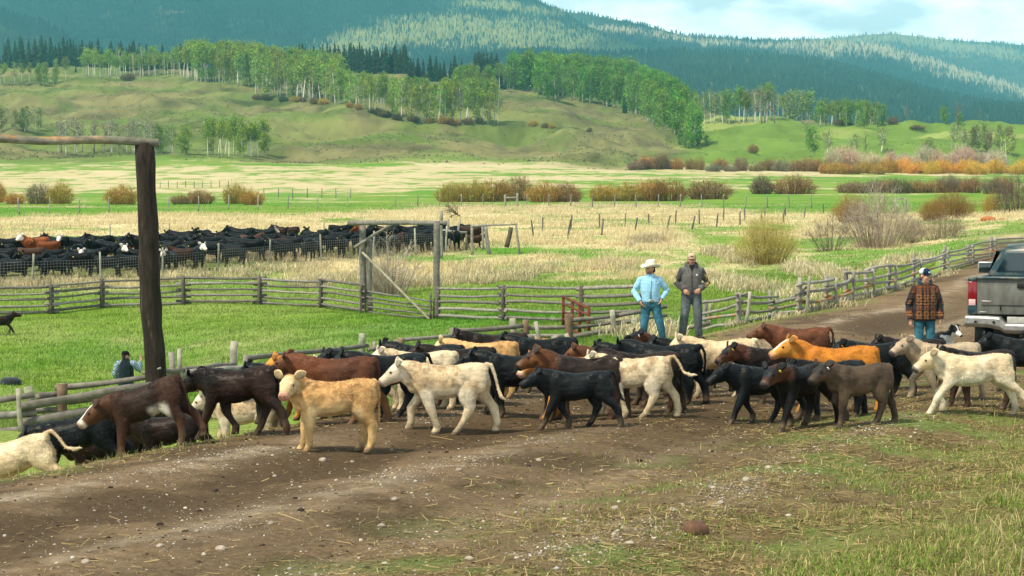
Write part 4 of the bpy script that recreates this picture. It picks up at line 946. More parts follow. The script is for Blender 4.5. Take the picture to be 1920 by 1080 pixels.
# ================================================================ CATTLE
def rot_to(d, s):
    d = np.array(d, float); d /= np.linalg.norm(d); s = np.array(s, float); s -= d * (s @ d); s /= np.linalg.norm(s); u = np.cross(d, s)
    return d, s, u
CALF_BODY = [(-.485, .745, .05, .07, .08), (-.455, .73, .105, .105, .14), (-.38, .715, .150, .135, .20), (-.27, .70, .162, .150, .205), (-.12, .68, .166, .142, .240), (.03, .67, .180, .138, .262), (.17, .675, .180, .152, .268), (.29, .69, .160, .155, .262), (.38, .70, .130, .140, .22), (.45, .70, .085, .10, .15), (.48, .70, .04, .05, .07)]
def beast(yaw=0, pitch=25, neck=(.58, .915), legs=((0, 0), (0, 0), (0, 0), (0, 0)), tail=0, adult=False, voxel=.0135, jaw=0.0, hdy=0.0):
    """builds the animal facing +X, withers about 0.86 high; returns dict with V,F,N and head frame"""
    m = MB(); k = 18; a = np.arange(k) / k * 2 * np.pi
    rings = []
    for x, zc, hw, up, dn in CALF_BODY:
        hw *= 1.04
        if adult: hw *= 1.32; dn *= 1.24 if x > -.3 else 1.12
        y = np.cos(a) * hw; zz = np.where(np.sin(a) > 0, np.sin(a) * up, np.sin(a) * dn)
        y = y * (1 - .18 * np.clip(np.sin(a), 0, 1) ** 2)
        rings.append(np.stack([np.full(k, x), y, zc + zz], -1))
    m.loft(rings)
    for sd in (-1, 1):       # shoulder, ribs, hook bone, thigh
        m.ell((.27, .115 * sd, .66), (.115, .062, .175)); m.ell((.28, .09 * sd, .775), (.09, .05, .07)); m.ell((-.22, .10 * sd, .765), (.10, .06, .06))
        m.ell((-.36, .115 * sd, .64), (.115, .065, .17)); m.ell((.03, .115 * sd, .60), (.20, .085, .15)); m.ell((-.44, .07 * sd, .78), (.05, .04, .045))
    m.ell((.40, 0, .57), (.075, .08, .09))
    yw = math.radians(yaw); pt = math.radians(pitch)
    poll = np.array([neck[0] - .05 * abs(math.sin(yw)) , .14 * math.sin(yw) + hdy, neck[1]])
    d = np.array([math.cos(yw) * math.cos(pt), math.sin(yw) * math.cos(pt), -math.sin(pt)])
    s = np.array([-math.sin(yw), math.cos(yw), 0]); d, s, u = rot_to(d, s)
    # neck
    nb = np.array([.30, 0, .71]); dirn = poll - nb
    for t0, ry, ru, rd in (): pass
    nr = []
    for t, hw, up, dn in ((-.25, .13, .125, .22), (.1, .125, .118, .235), (.4, .112, .108, .225), (.65, .098, .098, .185), (.88, .086, .092, .135), (1.08, .066, .066, .085)):
        c = nb + dirn * t + np.array([0, 0, .03 * math.sin(math.pi * min(1, max(0, t)))]); c[1] = poll[1] * max(0, t) ** 1.6
        tt = dirn / np.linalg.norm(dirn); un = np.array([-tt[2], 0, tt[0]]); un /= np.linalg.norm(un)
        zz = np.where(np.sin(a) > 0, np.sin(a) * up, np.sin(a) * dn)
        nr.append(c + np.outer(np.cos(a) * hw, [0, 1, 0]) + np.outer(zz, un))
    m.loft(nr)
    # head
    hs = 1.0 if not adult else .92
    hr = []
    for t, hw, up, dn in ((-.085, .04, .045, .05), (-.055, .072, .074, .085), (.0, .090, .086, .112), (.055, .096, .082, .128), (.10, .093, .074, .124), (.145, .079, .066, .104), (.19, .067, .060, .086), (.235, .062, .056, .074), (.272, .064, .055, .072), (.298, .060, .050, .064), (.316, .046, .036, .046), (.322, .030, .022, .030)):
        y = np.cos(a) * hw * hs; zz = np.where(np.sin(a) > 0, np.sin(a) * up, np.sin(a) * dn) * hs
        hr.append(poll + d * (t if t < .08 else .08 + (t - .08) * .86) * hs + u * (-.012) + np.outer(y, s) + np.outer(zz, u))
    m.loft(hr)
    for sd in (-1, 1):   # cheeks and brow
        m.ell(poll + (d * .075 + s * .058 * sd - u * .038) * hs, np.array([.065, .036, .055]) * hs, rot=np.stack([d, s, u], 1))
        m.ell(poll + (d * .085 + s * .060 * sd + u * .036) * hs, np.array([.034, .026, .024]) * hs, rot=np.stack([d, s, u], 1))
    # legs: (swing, lift) for front left, front right, hind left, hind right
    lt = 1.0 if adult else 1.22
    for i, (sw, lf) in enumerate(legs):
        sd = 1 if i % 2 == 0 else -1
        if i < 2:
            J = [((.30, .075 * sd, .70), .105, .085), ((.285 + .01 * sw, .098 * sd, .56), .092, .062), ((.275 + .05 * sw, .100 * sd, .45), .076, .056), ((.285 + .125 * sw + .10 * lf, .092 * sd, .285 + .05 * lf), .050, .046), ((.285 + .17 * sw + .045 * lf, .090 * sd, .19 + .08 * lf), .037, .034), ((.285 + .215 * sw - .04 * lf, .090 * sd, .095 + .115 * lf), .039, .036), ((.315 + .225 * sw - .07 * lf, .090 * sd, .045 + .10 * lf), .040, .038), ((.33 + .225 * sw - .075 * lf, .090 * sd, .0 + .085 * lf), .046, .040)]
        else:
            J = [((-.33, .070 * sd, .72), .15, .088), ((-.335 + .03 * sw, .098 * sd, .60), .155, .080), ((-.315 + .075 * sw, .102 * sd, .48), .122, .068), ((-.36 + .13 * sw, .100 * sd, .395), .082, .052), ((-.42 + .165 * sw, .096 * sd, .32 + .03 * lf), .058, .044), ((-.415 + .215 * sw - .03 * lf, .092 * sd, .21 + .06 * lf), .040, .035), ((-.40 + .265 * sw - .06 * lf, .090 * sd, .095 + .10 * lf), .040, .036), ((-.365 + .28 * sw - .085 * lf, .090 * sd, .045 + .085 * lf), .040, .037), ((-.35 + .285 * sw - .095 * lf, .090 * sd, .0 + .07 * lf), .046, .040)]
        rg = []
        b = np.arange(12) / 12 * 2 * np.pi
        for (c, rx, ry) in J:
            q = lt if c[2] < .42 else (1 if adult else 1.08)
            rg.append(np.array(c) + np.stack([np.cos(b) * rx * q, np.sin(b) * ry * q, np.zeros(12)], -1))
        m.loft(rg[::-1])
    # tail
    tp = {0: [(-.45, 0, .83), (-.50, 0, .80), (-.525, 0, .68), (-.52, .01, .52), (-.515, .02, .38), (-.52, .02, .30)],
          1: [(-.45, 0, .83), (-.52, 0, .82), (-.565, 0, .70), (-.60, .01, .55), (-.64, .02, .44), (-.70, .03, .40)],
          2: [(-.45, 0, .83), (-.53, 0, .85), (-.60, .02, .76), (-.66, .04, .64), (-.76, .05, .60), (-.84, .06, .61)],
          3: [(-.45, 0, .83), (-.51, 0, .83), (-.55, -.03, .74), (-.55, -.06, .60), (-.53, -.08, .46), (-.56, -.08, .38)]}[tail]
    m.tube(tp, [.030, .026, .021, .019, .027, .010], 8)
    if adult: m.ell((-.26, 0, .47), (.12, .10, .09))
    V, Fq, N = remesh(m, voxel, 5 if not adult else 3, .5)
    return dict(V=V, F=Fq, N=N, poll=poll, d=d, s=s, u=u, hs=hs)
def paint(B, coat, seed):
    V = B['V']; rel = V - B['poll']; t = rel @ B['d']; sd = rel @ B['s']; up = rel @ B['u']
    n = fbm(V[:, 0] * 9 + seed, V[:, 2] * 9 + V[:, 1] * 5, seed, 4)
    n2 = fbm(V[:, 0] * 3.2 + seed * 3, V[:, 2] * 3.2 + V[:, 1] * 3, seed + 5, 3)
    c = np.tile(np.array(coat['base'], float), (len(V), 1)) * (.72 + .56 * n[:, None])
    if 'alt' in coat: c = mixc(c, sstep(coat.get('altlo', .45), coat.get('altlo', .45) + .2, n2) * coat.get('alta', .7), coat['alt'])
    body = (t < -.06) | (V[:, 0] < .42)
    if 'curl' in coat: c = mixc(c, sstep(.52, .62, fbm(V[:, 0] * 26 + seed, V[:, 2] * 22, seed + 9, 3)) * sstep(.5, .62, V[:, 2]) * sstep(.42, .55, n2) * .75, coat['curl'])
    if 'belly' in coat: c = mixc(c, sstep(.60, .48, V[:, 2] + (n - .5) * .1) * sstep(coat.get('bellyx', (-.36, .36))[0], coat.get('bellyx', (-.36, .36))[0] + .08, V[:, 0]) * sstep(coat.get('bellyx', (-.36, .36))[1], coat.get('bellyx', (-.36, .36))[1] - .08, V[:, 0]), coat['belly'])
    if 'flank' in coat: c = mixc(c, sstep(.10, .2, n2 - .42 + .2 * sstep(.5, .8, V[:, 2])), coat['flank'])
    if 'neck' in coat: c = mixc(c, sstep(.28, .42, V[:, 0]) * sstep(.62, .74, V[:, 2]) * .9, coat['neck'])
    if 'leg' in coat: c = mixc(c, sstep(.42, .26, V[:, 2] + (n - .5) * .12), coat['leg'])
    head = (t > -.03) & (np.abs(sd) < .12) & (np.abs(up) < .14)
    hw = sstep(-.05, .02, t) * head
    if 'face' in coat: c = mixc(c, hw * .95, np.array(coat['face']) )
    if 'cheek' in coat: c = mixc(c, hw * sstep(.0, -.04, up) * .9, coat['cheek'])
    if 'crown' in coat: c = mixc(c, hw * sstep(.0, .04, up) * sstep(.2, .12, t), coat['crown'])
    if 'blaze' in coat: c = mixc(c, hw * sstep(.045, .025, np.abs(sd)) * sstep(-.01, .02, up), (.72, .66, .56))
    if 'muzzle' in coat: c = mixc(c, sstep(.19, .22, t + (n - .5) * .02) * head, coat['muzzle'])
    nose = sstep(.243, .26, t) * head
    c = mixc(c, nose * .85, coat.get('nose', (.02, .016, .015)))
    c = mixc(c, sstep(.055, .03, V[:, 2]) * .85, coat.get('hoof', (.07, .052, .035)))
    c = mixc(c, sstep(.27, .04, V[:, 2]) * sstep(.35, .58, n) * .7, (.13, .088, .05))     # mud on the legs
    return np.clip(c, .004, .95)
COATS = {
 'tan': dict(curl=(.40, .21, .075), base=(.60, .37, .155), alt=(.48, .26, .09), alta=.6, belly=(.62, .44, .22), face=(.62, .45, .24), muzzle=(.55, .33, .2), nose=(.42, .19, .12), leg=(.56, .36, .15)),
 'cream': dict(curl=(.36, .235, .12), base=(.66, .54, .36), alt=(.47, .33, .18), alta=.65, altlo=.44, belly=(.66, .57, .42), face=(.62, .52, .38), muzzle=(.55, .44, .34), nose=(.16, .11, .09), leg=(.62, .50, .32)),
 'white': dict(base=(.70, .60, .43), alt=(.60, .43, .23), alta=.55, altlo=.46, face=(.62, .46, .26), belly=(.72, .65, .5), muzzle=(.6, .48, .35), nose=(.06, .05, .05), leg=(.68, .60, .44)),
 'grey': dict(base=(.42, .33, .22), alt=(.36, .26, .16), alta=.5, belly=(.45, .37, .27), face=(.36, .27, .18), muzzle=(.38, .3, .22), nose=(.05, .04, .04), leg=(.38, .3, .2)),
 'palecream': dict(base=(.70, .56, .36), alt=(.54, .38, .21), alta=.6, nose=(.3, .2, .15), leg=(.68, .56, .38)),
 'black': dict(base=(.0045, .0065, .0075), alt=(.010, .012, .014), alta=.6, hoof=(.05, .04, .03)),
 'blackbrown': dict(base=(.008, .0065, .006), alt=(.028, .014, .009), alta=.5, neck=(.075, .026, .012), cheek=(.11, .045, .022), crown=(.014, .016, .018), muzzle=(.09, .05, .035)),
 'darkbrown': dict(base=(.012, .0075, .006), alt=(.028, .013, .008), alta=.6, leg=(.04, .022, .014)),
 'brown': dict(base=(.070, .045, .028), alt=(.10, .062, .036), alta=.6, face=(.055, .036, .024), cheek=(.10, .06, .035), belly=(.13, .085, .05), leg=(.05, .032, .022), crown=(.02, .018, .017)),
 'redbrown': dict(base=(.135, .042, .014), alt=(.075, .026, .012), alta=.7, face=(.12, .045, .016), leg=(.17, .075, .03)),
 'redwhite': dict(base=(.040, .016, .008), alt=(.018, .009, .006), alta=.7, bellyx=(-.34, -.02), belly=(.68, .62, .52), face=(.09, .036, .015), blaze=1, muzzle=(.6, .52, .42), nose=(.35, .2, .15), leg=(.07, .028, .013), neck=(.08, .032, .013)),
 'orange': dict(base=(.52, .185, .016), alt=(.40, .13, .012), alta=.5, face=(.56, .23, .035), muzzle=(.55, .28, .1), nose=(.45, .2, .12), leg=(.50, .21, .03)),
 'orangeblaze': dict(base=(.52, .185, .016), alt=(.40, .13, .012), alta=.5, face=(.54, .23, .035), blaze=1, muzzle=(.55, .28, .1), nose=(.45, .2, .12), leg=(.50, .21, .03)),
 'orangewhite': dict(base=(.52, .20, .02), alt=(.42, .14, .012), alta=.5, face=(.50, .22, .06), blaze=1, muzzle=(.68, .5, .34), nose=(.5, .25, .18), leg=(.50, .21, .03)),
 'tanface': dict(base=(.022, .014, .011), alt=(.035, .018, .012), alta=.6, neck=(.11, .038, .013), face=(.13, .052, .02), cheek=(.19, .08, .03), crown=(.04, .02, .012), muzzle=(.14, .07, .035), leg=(.05, .025, .016)),
 'blackwhite': dict(base=(.014, .016, .018), face=(.62, .57, .48), muzzle=(.6, .5, .42), nose=(.3, .2, .18)),
}
def beast_mesh(B, coat, seed, fur=0, flen=.026, name='calf', M=None):
    V, N = B['V'], B['N']; C = paint(B, coat, seed); rs = np.random.default_rng(seed)
    m = MB(); m.add(V, [B['F']], C)
    poll, d, s, u, hs = B['poll'], B['d'], B['s'], B['u'], B['hs']
    base = np.array(coat['base']); fc = np.array(coat.get('face', coat.get('crown', base)))
    for sd in (-1, 1):     # ears, eyes, nostrils
        ax = s * sd * .76 - d * .56 + u * .26; ax /= np.linalg.norm(ax)
        nrm = d * .75 + u * .35 - s * sd * .05; nrm -= ax * (nrm @ ax); nrm /= np.linalg.norm(nrm); w = np.cross(nrm, ax)
        b0 = poll + (d * -.015 + s * sd * .072 + u * .040) * hs
        for off, sc_, cc in ((0, 1.0, fc * .8 + base * .15), (.0085, .74, np.array(coat.get('ear', fc * .42 + .015)))):
            rg = []
            for q, wd in ((0, .022), (.22, .044), (.48, .056), (.75, .044), (.93, .020), (1.0, .004)):
                c = b0 + ax * .150 * hs * q * (1 if off == 0 else .9) + nrm * off + u * (-.018 * q * q)
                aa = np.arange(8) / 8 * 2 * np.pi
                rg.append(c + np.outer(np.cos(aa) * wd * sc_ * hs, w) + np.outer(np.sin(aa) * .009, nrm) + np.outer(np.cos(aa) ** 2 * .010, nrm))
            m.loft(rg, cc)
        m.ell(poll + (d * .098 + s * sd * .0870 + u * .024) * hs, np.array([.0150, .0085, .0115]) * hs, (.006, .005, .005), 10, np.stack([d, s, u], 1))
        m.ell(poll + (d * .281 + s * sd * .026 + u * .012) * hs, np.array([.012, .008, .008]) * hs, (.006, .005, .005), 8, np.stack([d, s, u], 1))
    if fur:
        idx = rs.integers(0, len(V), fur); p = V[idx]; n = N[idx]; cc = C[idx]
        hd = sstep(-.06, .0, (p - poll) @ d); lg = sstep(.42, .3, p[:, 2])
        L = flen * rs.uniform(.5, 1.25, fur) * (1 - .62 * hd) * (1 - .45 * lg) * (p[:, 2] > .05)
        flow = np.tile(np.array([-.75, 0, -.55]), (fur, 1)) + rs.normal(0, .38, (fur, 3)); flow = flow - n * (flow * n).sum(1)[:, None]
        dr = flow * .9 + n * .42; dr /= np.linalg.norm(dr, axis=1)[:, None]
        sdv = np.cross(dr, n) + rs.normal(0, .12, (fur, 3)); sdv /= np.linalg.norm(sdv, axis=1)[:, None] + 1e-6
        p0 = p - n * .003; w = (.0032 * rs.uniform(.7, 1.5, fur))[:, None]
        T = np.stack([p0 - sdv * w, p0 + sdv * w, p0 + dr * L[:, None]], 1).reshape(-1, 3)
        dk = np.clip(1 - cc.max(1) / .12, 0, 1)
        fcx = np.clip(cc * (rs.uniform(.55, 1.42, fur) + dk * rs.random(fur) ** 4 * 1.0)[:, None], .003, .95)
        m.add(T, [np.arange(fur * 3).reshape(-1, 3)], np.repeat(fcx, 3, 0))
    return m.mesh(name, (M or (M_coatdark if max(coat['base']) < .04 else M_coat),))
# walking poses (swing, lift): front left, front right, hind left, hind right
WALK = {'stand': ((.0, 0), (.25, 0), (-.1, 0), (.22, 0)), 'w1': ((.9, 0), (-.75, .35), (-.85, 0), (.75, 0)), 'w2': ((-.8, 0), (.75, .5), (.9, 0), (-.7, .2)), 'w3': ((.15, 0), (-.5, .9), (.6, 0), (-.9, 0)), 'w4': ((.75, 0), (.0, 0), (-.3, .7), (.5, 0)), 'w5': ((-.35, 0), (.5, 0), (.15, 0), (-.6, 0)), 'run': ((1.3, .2), (.5, .8), (-1.25, .15), (-.7, .3)), 'down': ((.7, 0), (1.1, 0), (.2, 0), (-.6, .3))}
M_tag = mat('plastic ear tag', attr=True, rough=.5)
def put_calf(px, Y, rz, coat, label, sc=1.0, pose='w1', yaw=0, pitch=40, neck=(.61, .80), tail=0, fur=9000, flen=.024, tag=None, tilt=0, dz=0.0, roll=0):
    B = beast(yaw, pitch, neck, WALK[pose], tail)
    seed = int(px * 7 + Y * 31) % 9973
    me = beast_mesh(B, COATS[coat], seed, fur, flen)
    o = link('calf', me); x = X(px, Y); z = gz(x, Y)
    o.location = (x, Y, z - .012 + dz)
    o.rotation_euler = (Matrix.Rotation(R(rz), 3, 'Z') @ Matrix.Rotation(R(tilt), 3, 'Y') @ Matrix.Rotation(R(roll), 3, 'X')).to_euler()
    o.scale = (sc, sc, sc)
    props(o, label, 'calf', 'calves driven across the dirt road')
    if tag:
        sd, colr = tag; m = MB(); d, s, u, hs = B['d'], B['s'], B['u'], B['hs']
        c = B['poll'] + s * sd * .120 + u * .015 + d * .0
        m.box(c, (.016, .004, .020), colr, rot=np.stack([np.cross(d * .8 + u * .4, [0, 0, 1.]), d, u], 1), bev=.002)
        link('ear_tag', m.mesh('ear_tag', (M_tag,)), o)
    return o
YEL = (.75, .62, .05); WHT = (.8, .8, .78); OR_ = (.75, .28, .04)
CALVES = [
 (624, 24.4, 190, 'tan', 'fluffy tan calf standing nearest the road in front, its face turned to the camera', dict(sc=1.0, pose='stand', yaw=66, pitch=36, neck=(.56, .84), fur=26000, flen=.022, tail=0)),
 (838, 26.4, 180, 'cream', 'big curly cream calf walking left in the middle foreground with its hooves muddy', dict(sc=1.05, pose='w2', yaw=8, pitch=38, neck=(0.59, 0.78), fur=26000, flen=.016, tail=1)),
 (1083, 26.5, 180, 'black', 'small glossy black calf walking in front of the dark brown one with the tan face', dict(sc=.87, pose='w1', yaw=10, pitch=30, neck=(0.59, 0.78), tail=1, fur=9000, flen=.014)),
 (1095, 27.5, 181, 'tanface', 'dark brown calf with a tan brown face behind the small black one', dict(sc=1.04, pose='w5', pitch=32, neck=(0.61, 0.85), tag=(-1, YEL), yaw=6)),
 (1612, 26.7, 203, 'brown', 'dusty brown calf with a lifted foreleg at right front, black crown and white ear tag', dict(sc=.94, pose='w3', yaw=12, pitch=36, neck=(0.59, 0.80), tag=(1, WHT), fur=12000, flen=.020)),
 (1506, 27.0, 222, 'blackbrown', 'black calf with a rusty neck and two ear tags coming towards the camera', dict(sc=.98, pose='w1', yaw=6, pitch=36, neck=(0.60, 0.78), tag=(1, YEL))),
 (1432, 27.6, 194, 'black', 'black calf with lowered head walking left beside the rusty necked one', dict(sc=.92, pose='w1', yaw=4, pitch=34, neck=(0.61, 0.77), fur=9000, flen=.016)),
 (1826, 28.1, 182, 'white', 'creamy white calf with a sandy face striding left at the right end', dict(sc=1.0, pose='run', yaw=12, pitch=34, neck=(0.59, 0.80), fur=16000, flen=.022, tail=0, dz=-.02)),
 (1772, 29.8, 183, 'grey', 'dusty grey beige calf walking just behind the creamy white one', dict(sc=.98, pose='w2', yaw=18, pitch=30, neck=(0.59, 0.84), fur=12000)),
 (1840, 28.9, 182, 'darkbrown', 'dark calf mostly hidden between the white and the grey beige calf', dict(sc=.95, pose='w1', pitch=30)),
 (1930, 31.0, 172, 'black', 'black calf cut by the right edge below the pickup', dict(sc=1.0, pose='w5')),
 (1648, 31.0, 181, 'black', 'black calf passing right in front of the person in the patterned jacket', dict(sc=1.0, pose='w1', tail=3, pitch=40, neck=(0.61, 0.78), tag=(1, OR_))),
 (1716, 32.4, 184, 'darkbrown', 'dark brown calf with just its rump showing beside the dog', dict(sc=.92, pose='stand')),
 (1570, 29.0, 180, 'orangeblaze', 'bright orange calf with a white forehead mark standing out in the right half', dict(sc=1.10, pose='w4', yaw=8, pitch=28, neck=(0.60, 0.86), tail=0, fur=16000, flen=.022)),
 (1558, 28.1, 189, 'black', 'shaggy black calf with its back in front of the bright orange calf', dict(sc=.93, pose='w5', fur=16000, flen=.03, pitch=40, neck=(0.59, 0.77))),
 (1444, 29.6, 186, 'blackbrown', 'black calf with a brown muzzle and yellow ear tag in front of the cream one', dict(sc=.96, pose='w2', yaw=10, pitch=38, neck=(0.59, 0.80), tag=(1, YEL), tail=1)),
 (1500, 33.4, 181, 'redbrown', 'reddish brown calf at the back edge near the road behind the orange one', dict(sc=.95, pose='w1', tail=3, pitch=30, neck=(0.61, 0.80))),
 (1352, 30.2, 181, 'palecream', 'cream calf stepping with a stretched hind leg behind the black calf with a brown muzzle', dict(sc=1.0, pose='w3', tail=3, fur=14000)),
 (1246, 29.3, 163, 'black', 'tall black calf seen from behind below the man in the hooded jacket', dict(sc=1.04, pose='w5', pitch=30, tail=3)),
 (1205, 28.1, 183, 'darkbrown', 'very dark brown calf with its tail hanging behind the cream rump', dict(sc=1.0, pose='w1', tail=0)),
 (1190, 27.5, 178, 'cream', 'cream calf with a flying tail of which only the hindquarters show in the middle', dict(sc=.96, pose='w2', tail=2, fur=14000)),
 (1262, 32.2, 182, 'blackbrown', 'dark calf with raised head right below the boots of the man in blue', dict(sc=.98, pose='w1', yaw=20, pitch=24, neck=(0.59, 0.86), tag=(1, WHT))),
 (1088, 28.2, 181, 'orangewhite', 'orange calf with a white streaked face behind the dark brown tan faced one', dict(sc=1.02, pose='w4', pitch=38, neck=(0.64, 0.78), fur=12000)),
 (1148, 30.6, 183, 'redbrown', 'brown eared calf hidden behind the orange back in the middle', dict(sc=.93, pose='w1')),
 (1190, 31.3, 184, 'black', 'black eared calf hidden behind the very dark brown one', dict(sc=.92, pose='w1')),
 (972, 28.2, 181, 'black', 'big black calf behind the curly cream one', dict(sc=1.03, pose='w1', tail=0)),
 (728, 27.6, 183, 'black', 'black calf with its rump just behind the head of the curly cream one', dict(sc=1.0, pose='w2', tail=1, fur=9000, flen=.016)),
 (800, 29.6, 182, 'black', 'long backed black calf in the second rank above the curly cream one', dict(sc=1.02, pose='w1', tail=0)),
 (668, 30.4, 183, 'palecream', 'cream calf in the back rank above the orange one at left', dict(sc=.98, pose='w1', yaw=10)),
 (815, 34.0, 182, 'blackwhite', 'black calf with a white face at the very back beside the log fence', dict(sc=.96, pose='w1', yaw=-15, fur=12000, flen=.028)),
 (928, 32.6, 183, 'darkbrown', 'dark brown calf at the back in front of the broken log fence', dict(sc=.98, pose='w1', tail=0)),
 (905, 30.2, 183, 'tan', 'tan calf with just its back line showing in the middle rank', dict(sc=.97, pose='w1')),
 (790, 28.5, 181, 'cream', 'cream calf squeezed between two black ones with its ear showing', dict(sc=.95, pose='w1')),
 (628, 26.9, 181, 'redbrown', 'glossy red brown calf right behind the fluffy tan one', dict(sc=1.04, pose='w1', tail=0, fur=16000, flen=.02)),
 (600, 28.4, 184, 'orange', 'orange calf tucked behind the red brown one', dict(sc=1.0, pose='w4', fur=12000)),
 (452, 25.9, 163, 'darkbrown', 'blackish brown calf seen obliquely from behind as it leaves the road at left', dict(sc=1.02, pose='w1', yaw=-10, pitch=34, neck=(0.59, 0.74), tail=0, tilt=4, fur=12000, dz=0)),
 (296, 25.0, 176, 'redwhite', 'brown calf with a white belly patch and muzzle stepping steeply down the bank', dict(sc=.97, pose='down', yaw=22, pitch=26, neck=(0.61, 0.71), tail=0, tilt=17, dz=.0, fur=14000)),
 (165, 25.7, 178, 'black', 'black calf already low on the bank in front of the thick logs', dict(sc=1.03, pose='down', tilt=14, yaw=8, pitch=30, neck=(0.60, 0.73), dz=.03, fur=12000)),
 (30, 25.0, 181, 'palecream', 'cream calf running downhill at the left edge with its tail flying', dict(sc=1.04, pose='run', tail=2, tilt=10, pitch=35, neck=(0.59, 0.73), dz=-.04, fur=16000)),
 (-40, 26.6, 183, 'palecream', 'second cream calf cut by the left edge behind the running one', dict(sc=1.0, pose='run', tilt=6)),
 (205, 27.8, 181, 'darkbrown', 'dark brown calf showing a strip of back between the black one and the logs', dict(sc=1.05, pose='w1', tilt=10, dz=.1)),
 (330, 26.6, 178, 'darkbrown', 'brown calf hidden low behind the one with the white belly', dict(sc=.9, pose='w1', tilt=10, dz=-.18)),
 (455, 28.2, 181, 'cream', 'whitish calf low on the bank seen through the legs of the blackish brown one', dict(sc=.92, pose='w1', dz=-.05)),
  (688, 29.2, 184, 'black', 'black calf deep in the left middle of the bunch behind the red brown one', dict(sc=.96, pose='w2')),
 (862, 29.2, 182, 'darkbrown', 'very dark calf deep in the bunch behind the curly cream one', dict(sc=.96, pose='w1')),
 (1018, 30.9, 183, 'black', 'black calf in the back half of the bunch left of the orange back', dict(sc=.98, pose='w5')),
 (1300, 31.2, 182, 'black', 'black calf showing a dark back under the man in the hooded jacket', dict(sc=.96, pose='w1')),
 (545, 28.0, 180, 'black', 'black calf half hidden between the blackish brown and the tan one', dict(sc=.97, pose='w2')),
 (-2, 86.5, 12, 'darkbrown', 'lone dark calf running in the green pasture at the left edge', dict(sc=1.0, pose='run', pitch=14, neck=(0.59, 0.89), fur=3000)),
]
for i, (px, Y, rz, coat, lab, kw) in enumerate(CALVES):
    rq = random.Random(i * 13 + 5); kw = dict(kw)
    if kw.get('pose') == 'w1' and 'yaw' not in kw: kw['pose'] = rq.choice(['w1', 'w2', 'w3', 'w4', 'w5', 'stand'])
    if 'yaw' not in kw: kw['yaw'] = rq.uniform(-14, 26); kw['pitch'] = kw.get('pitch', 40) + rq.uniform(-9, 9); rz += rq.uniform(-9, 9)
    put_calf(px, Y, rz, coat, lab, **kw)

# --- the herd of grown cattle behind the net wire
POSES = [beast(y_, p_, nk, WALK[w_], 0, True, .024) for y_, p_, nk, w_ in ((0, 38, (.62, .84), 'stand'), (40, 36, (.60, .88), 'w5'), (-35, 45, (.63, .78), 'stand'), (0, 60, (.64, .66), 'stand'))]
def cowc(base, face=None): 
    d_ = dict(base=base, hoof=(.04, .03, .025)); 
    if face: d_.update(face=face, muzzle=(.6, .5, .42), nose=(.35, .22, .18))
    return d_
CK_ = {'black': cowc((.0055, .0072, .0085)), 'brown': cowc((.045, .022, .014)), 'red': cowc((.15, .042, .013)), 'blackwf': cowc((.0085, .011, .013), (.68, .63, .55)), 'redwf': cowc((.15, .042, .013), (.68, .63, .55))}
COWM = {k: [beast_mesh(b, c, 40 + i, 0, name='cow', M=M_cowcoat) for i, b in enumerate(POSES)] for k, c in CK_.items()}
def put_cow(px, Y, rz, kind, pose, label, group, sc=1.52, tag=True):
    x = X(px, Y); o = link('cow', COWM[kind][pose]); o.location = (x, Y, gz(x, Y) - .02); o.rotation_euler = (0, 0, R(rz)); s_ = sc * random.uniform(.88, 1.08); o.scale = (s_, s_, s_)
    v = random.uniform(.7, 1.5); o.color = (v, v, v, 1)
    props(o, label, 'cow', group)
    if tag and random.random() < .8:
        B = POSES[pose]; m = MB(); sd = random.choice((-1, 1)); m.box(B['poll'] + B['s'] * sd * .125 + B['u'] * .0, (.02, .006, .022), YEL, rot=np.stack([B['s'], B['d'], B['u']], 1), bev=.003)
        link('ear_tag', m.mesh('ear_tag', (M_tag,)), o)
def herdY(px): return np.interp(px, [-40, 60, 300, 603, 850, 905], [110.5, 111.5, 116, 126, 134.5, 137])
SPEC = [(28, 0, 0, 'black', 0, 'black cow at the left edge right behind the net wire'), (162, 1, 262, 'blackwf', 0, 'white faced black cow between the first two net wire posts'), (231, 1, 275, 'blackwf', 1, 'white faced black cow just left of the tall dark post'), (316, 0, 260, 'blackwf', 0, 'white faced black cow just right of the tall dark post'), (374, 0, 280, 'blackwf', 1, 'white faced black cow near the fourth net wire post'), (120, 3.6, 265, 'blackwf', 0, 'white faced black cow standing tall in the back rank at left'), (90, 3.2, 185, 'red', 0, 'red cow at the far left of the herd'), (66, 3.4, 200, 'redwf', 1, 'red cow with a white face at the far left of the herd'), (187, 3.8, 175, 'red', 3, 'bright red cow in the back rank left of the tall dark post'), (256, 3.3, 250, 'redwf', 0, 'red white faced cow half hidden by the tall dark post'), (345, .2, 180, 'brown', 0, 'brown cow behind the wire right of the tall dark post'), (695, 2.2, 180, 'red', 0, 'reddish cow seen through the gate frame'), (637, 4.2, 0, 'black', 0, 'black cow at the back facing right beside the gate frame'), (538, 3.6, 185, 'brown', 0, 'dark brown cow in the back rank in the middle of the herd'), (890, .4, 0, 'brown', 0, 'dark calf sized cow at the right end of the herd'), (490, 3.8, 0, 'blackwf', 0, 'black cow with a pale patched head in the back rank')]
for px, k, rz, kind, ps, lab in SPEC: put_cow(px, float(herdY(px)) + k * 4.6, rz, kind, ps, lab, 'herd behind the net wire', 1.52 if 'calf' not in lab else 1.1)
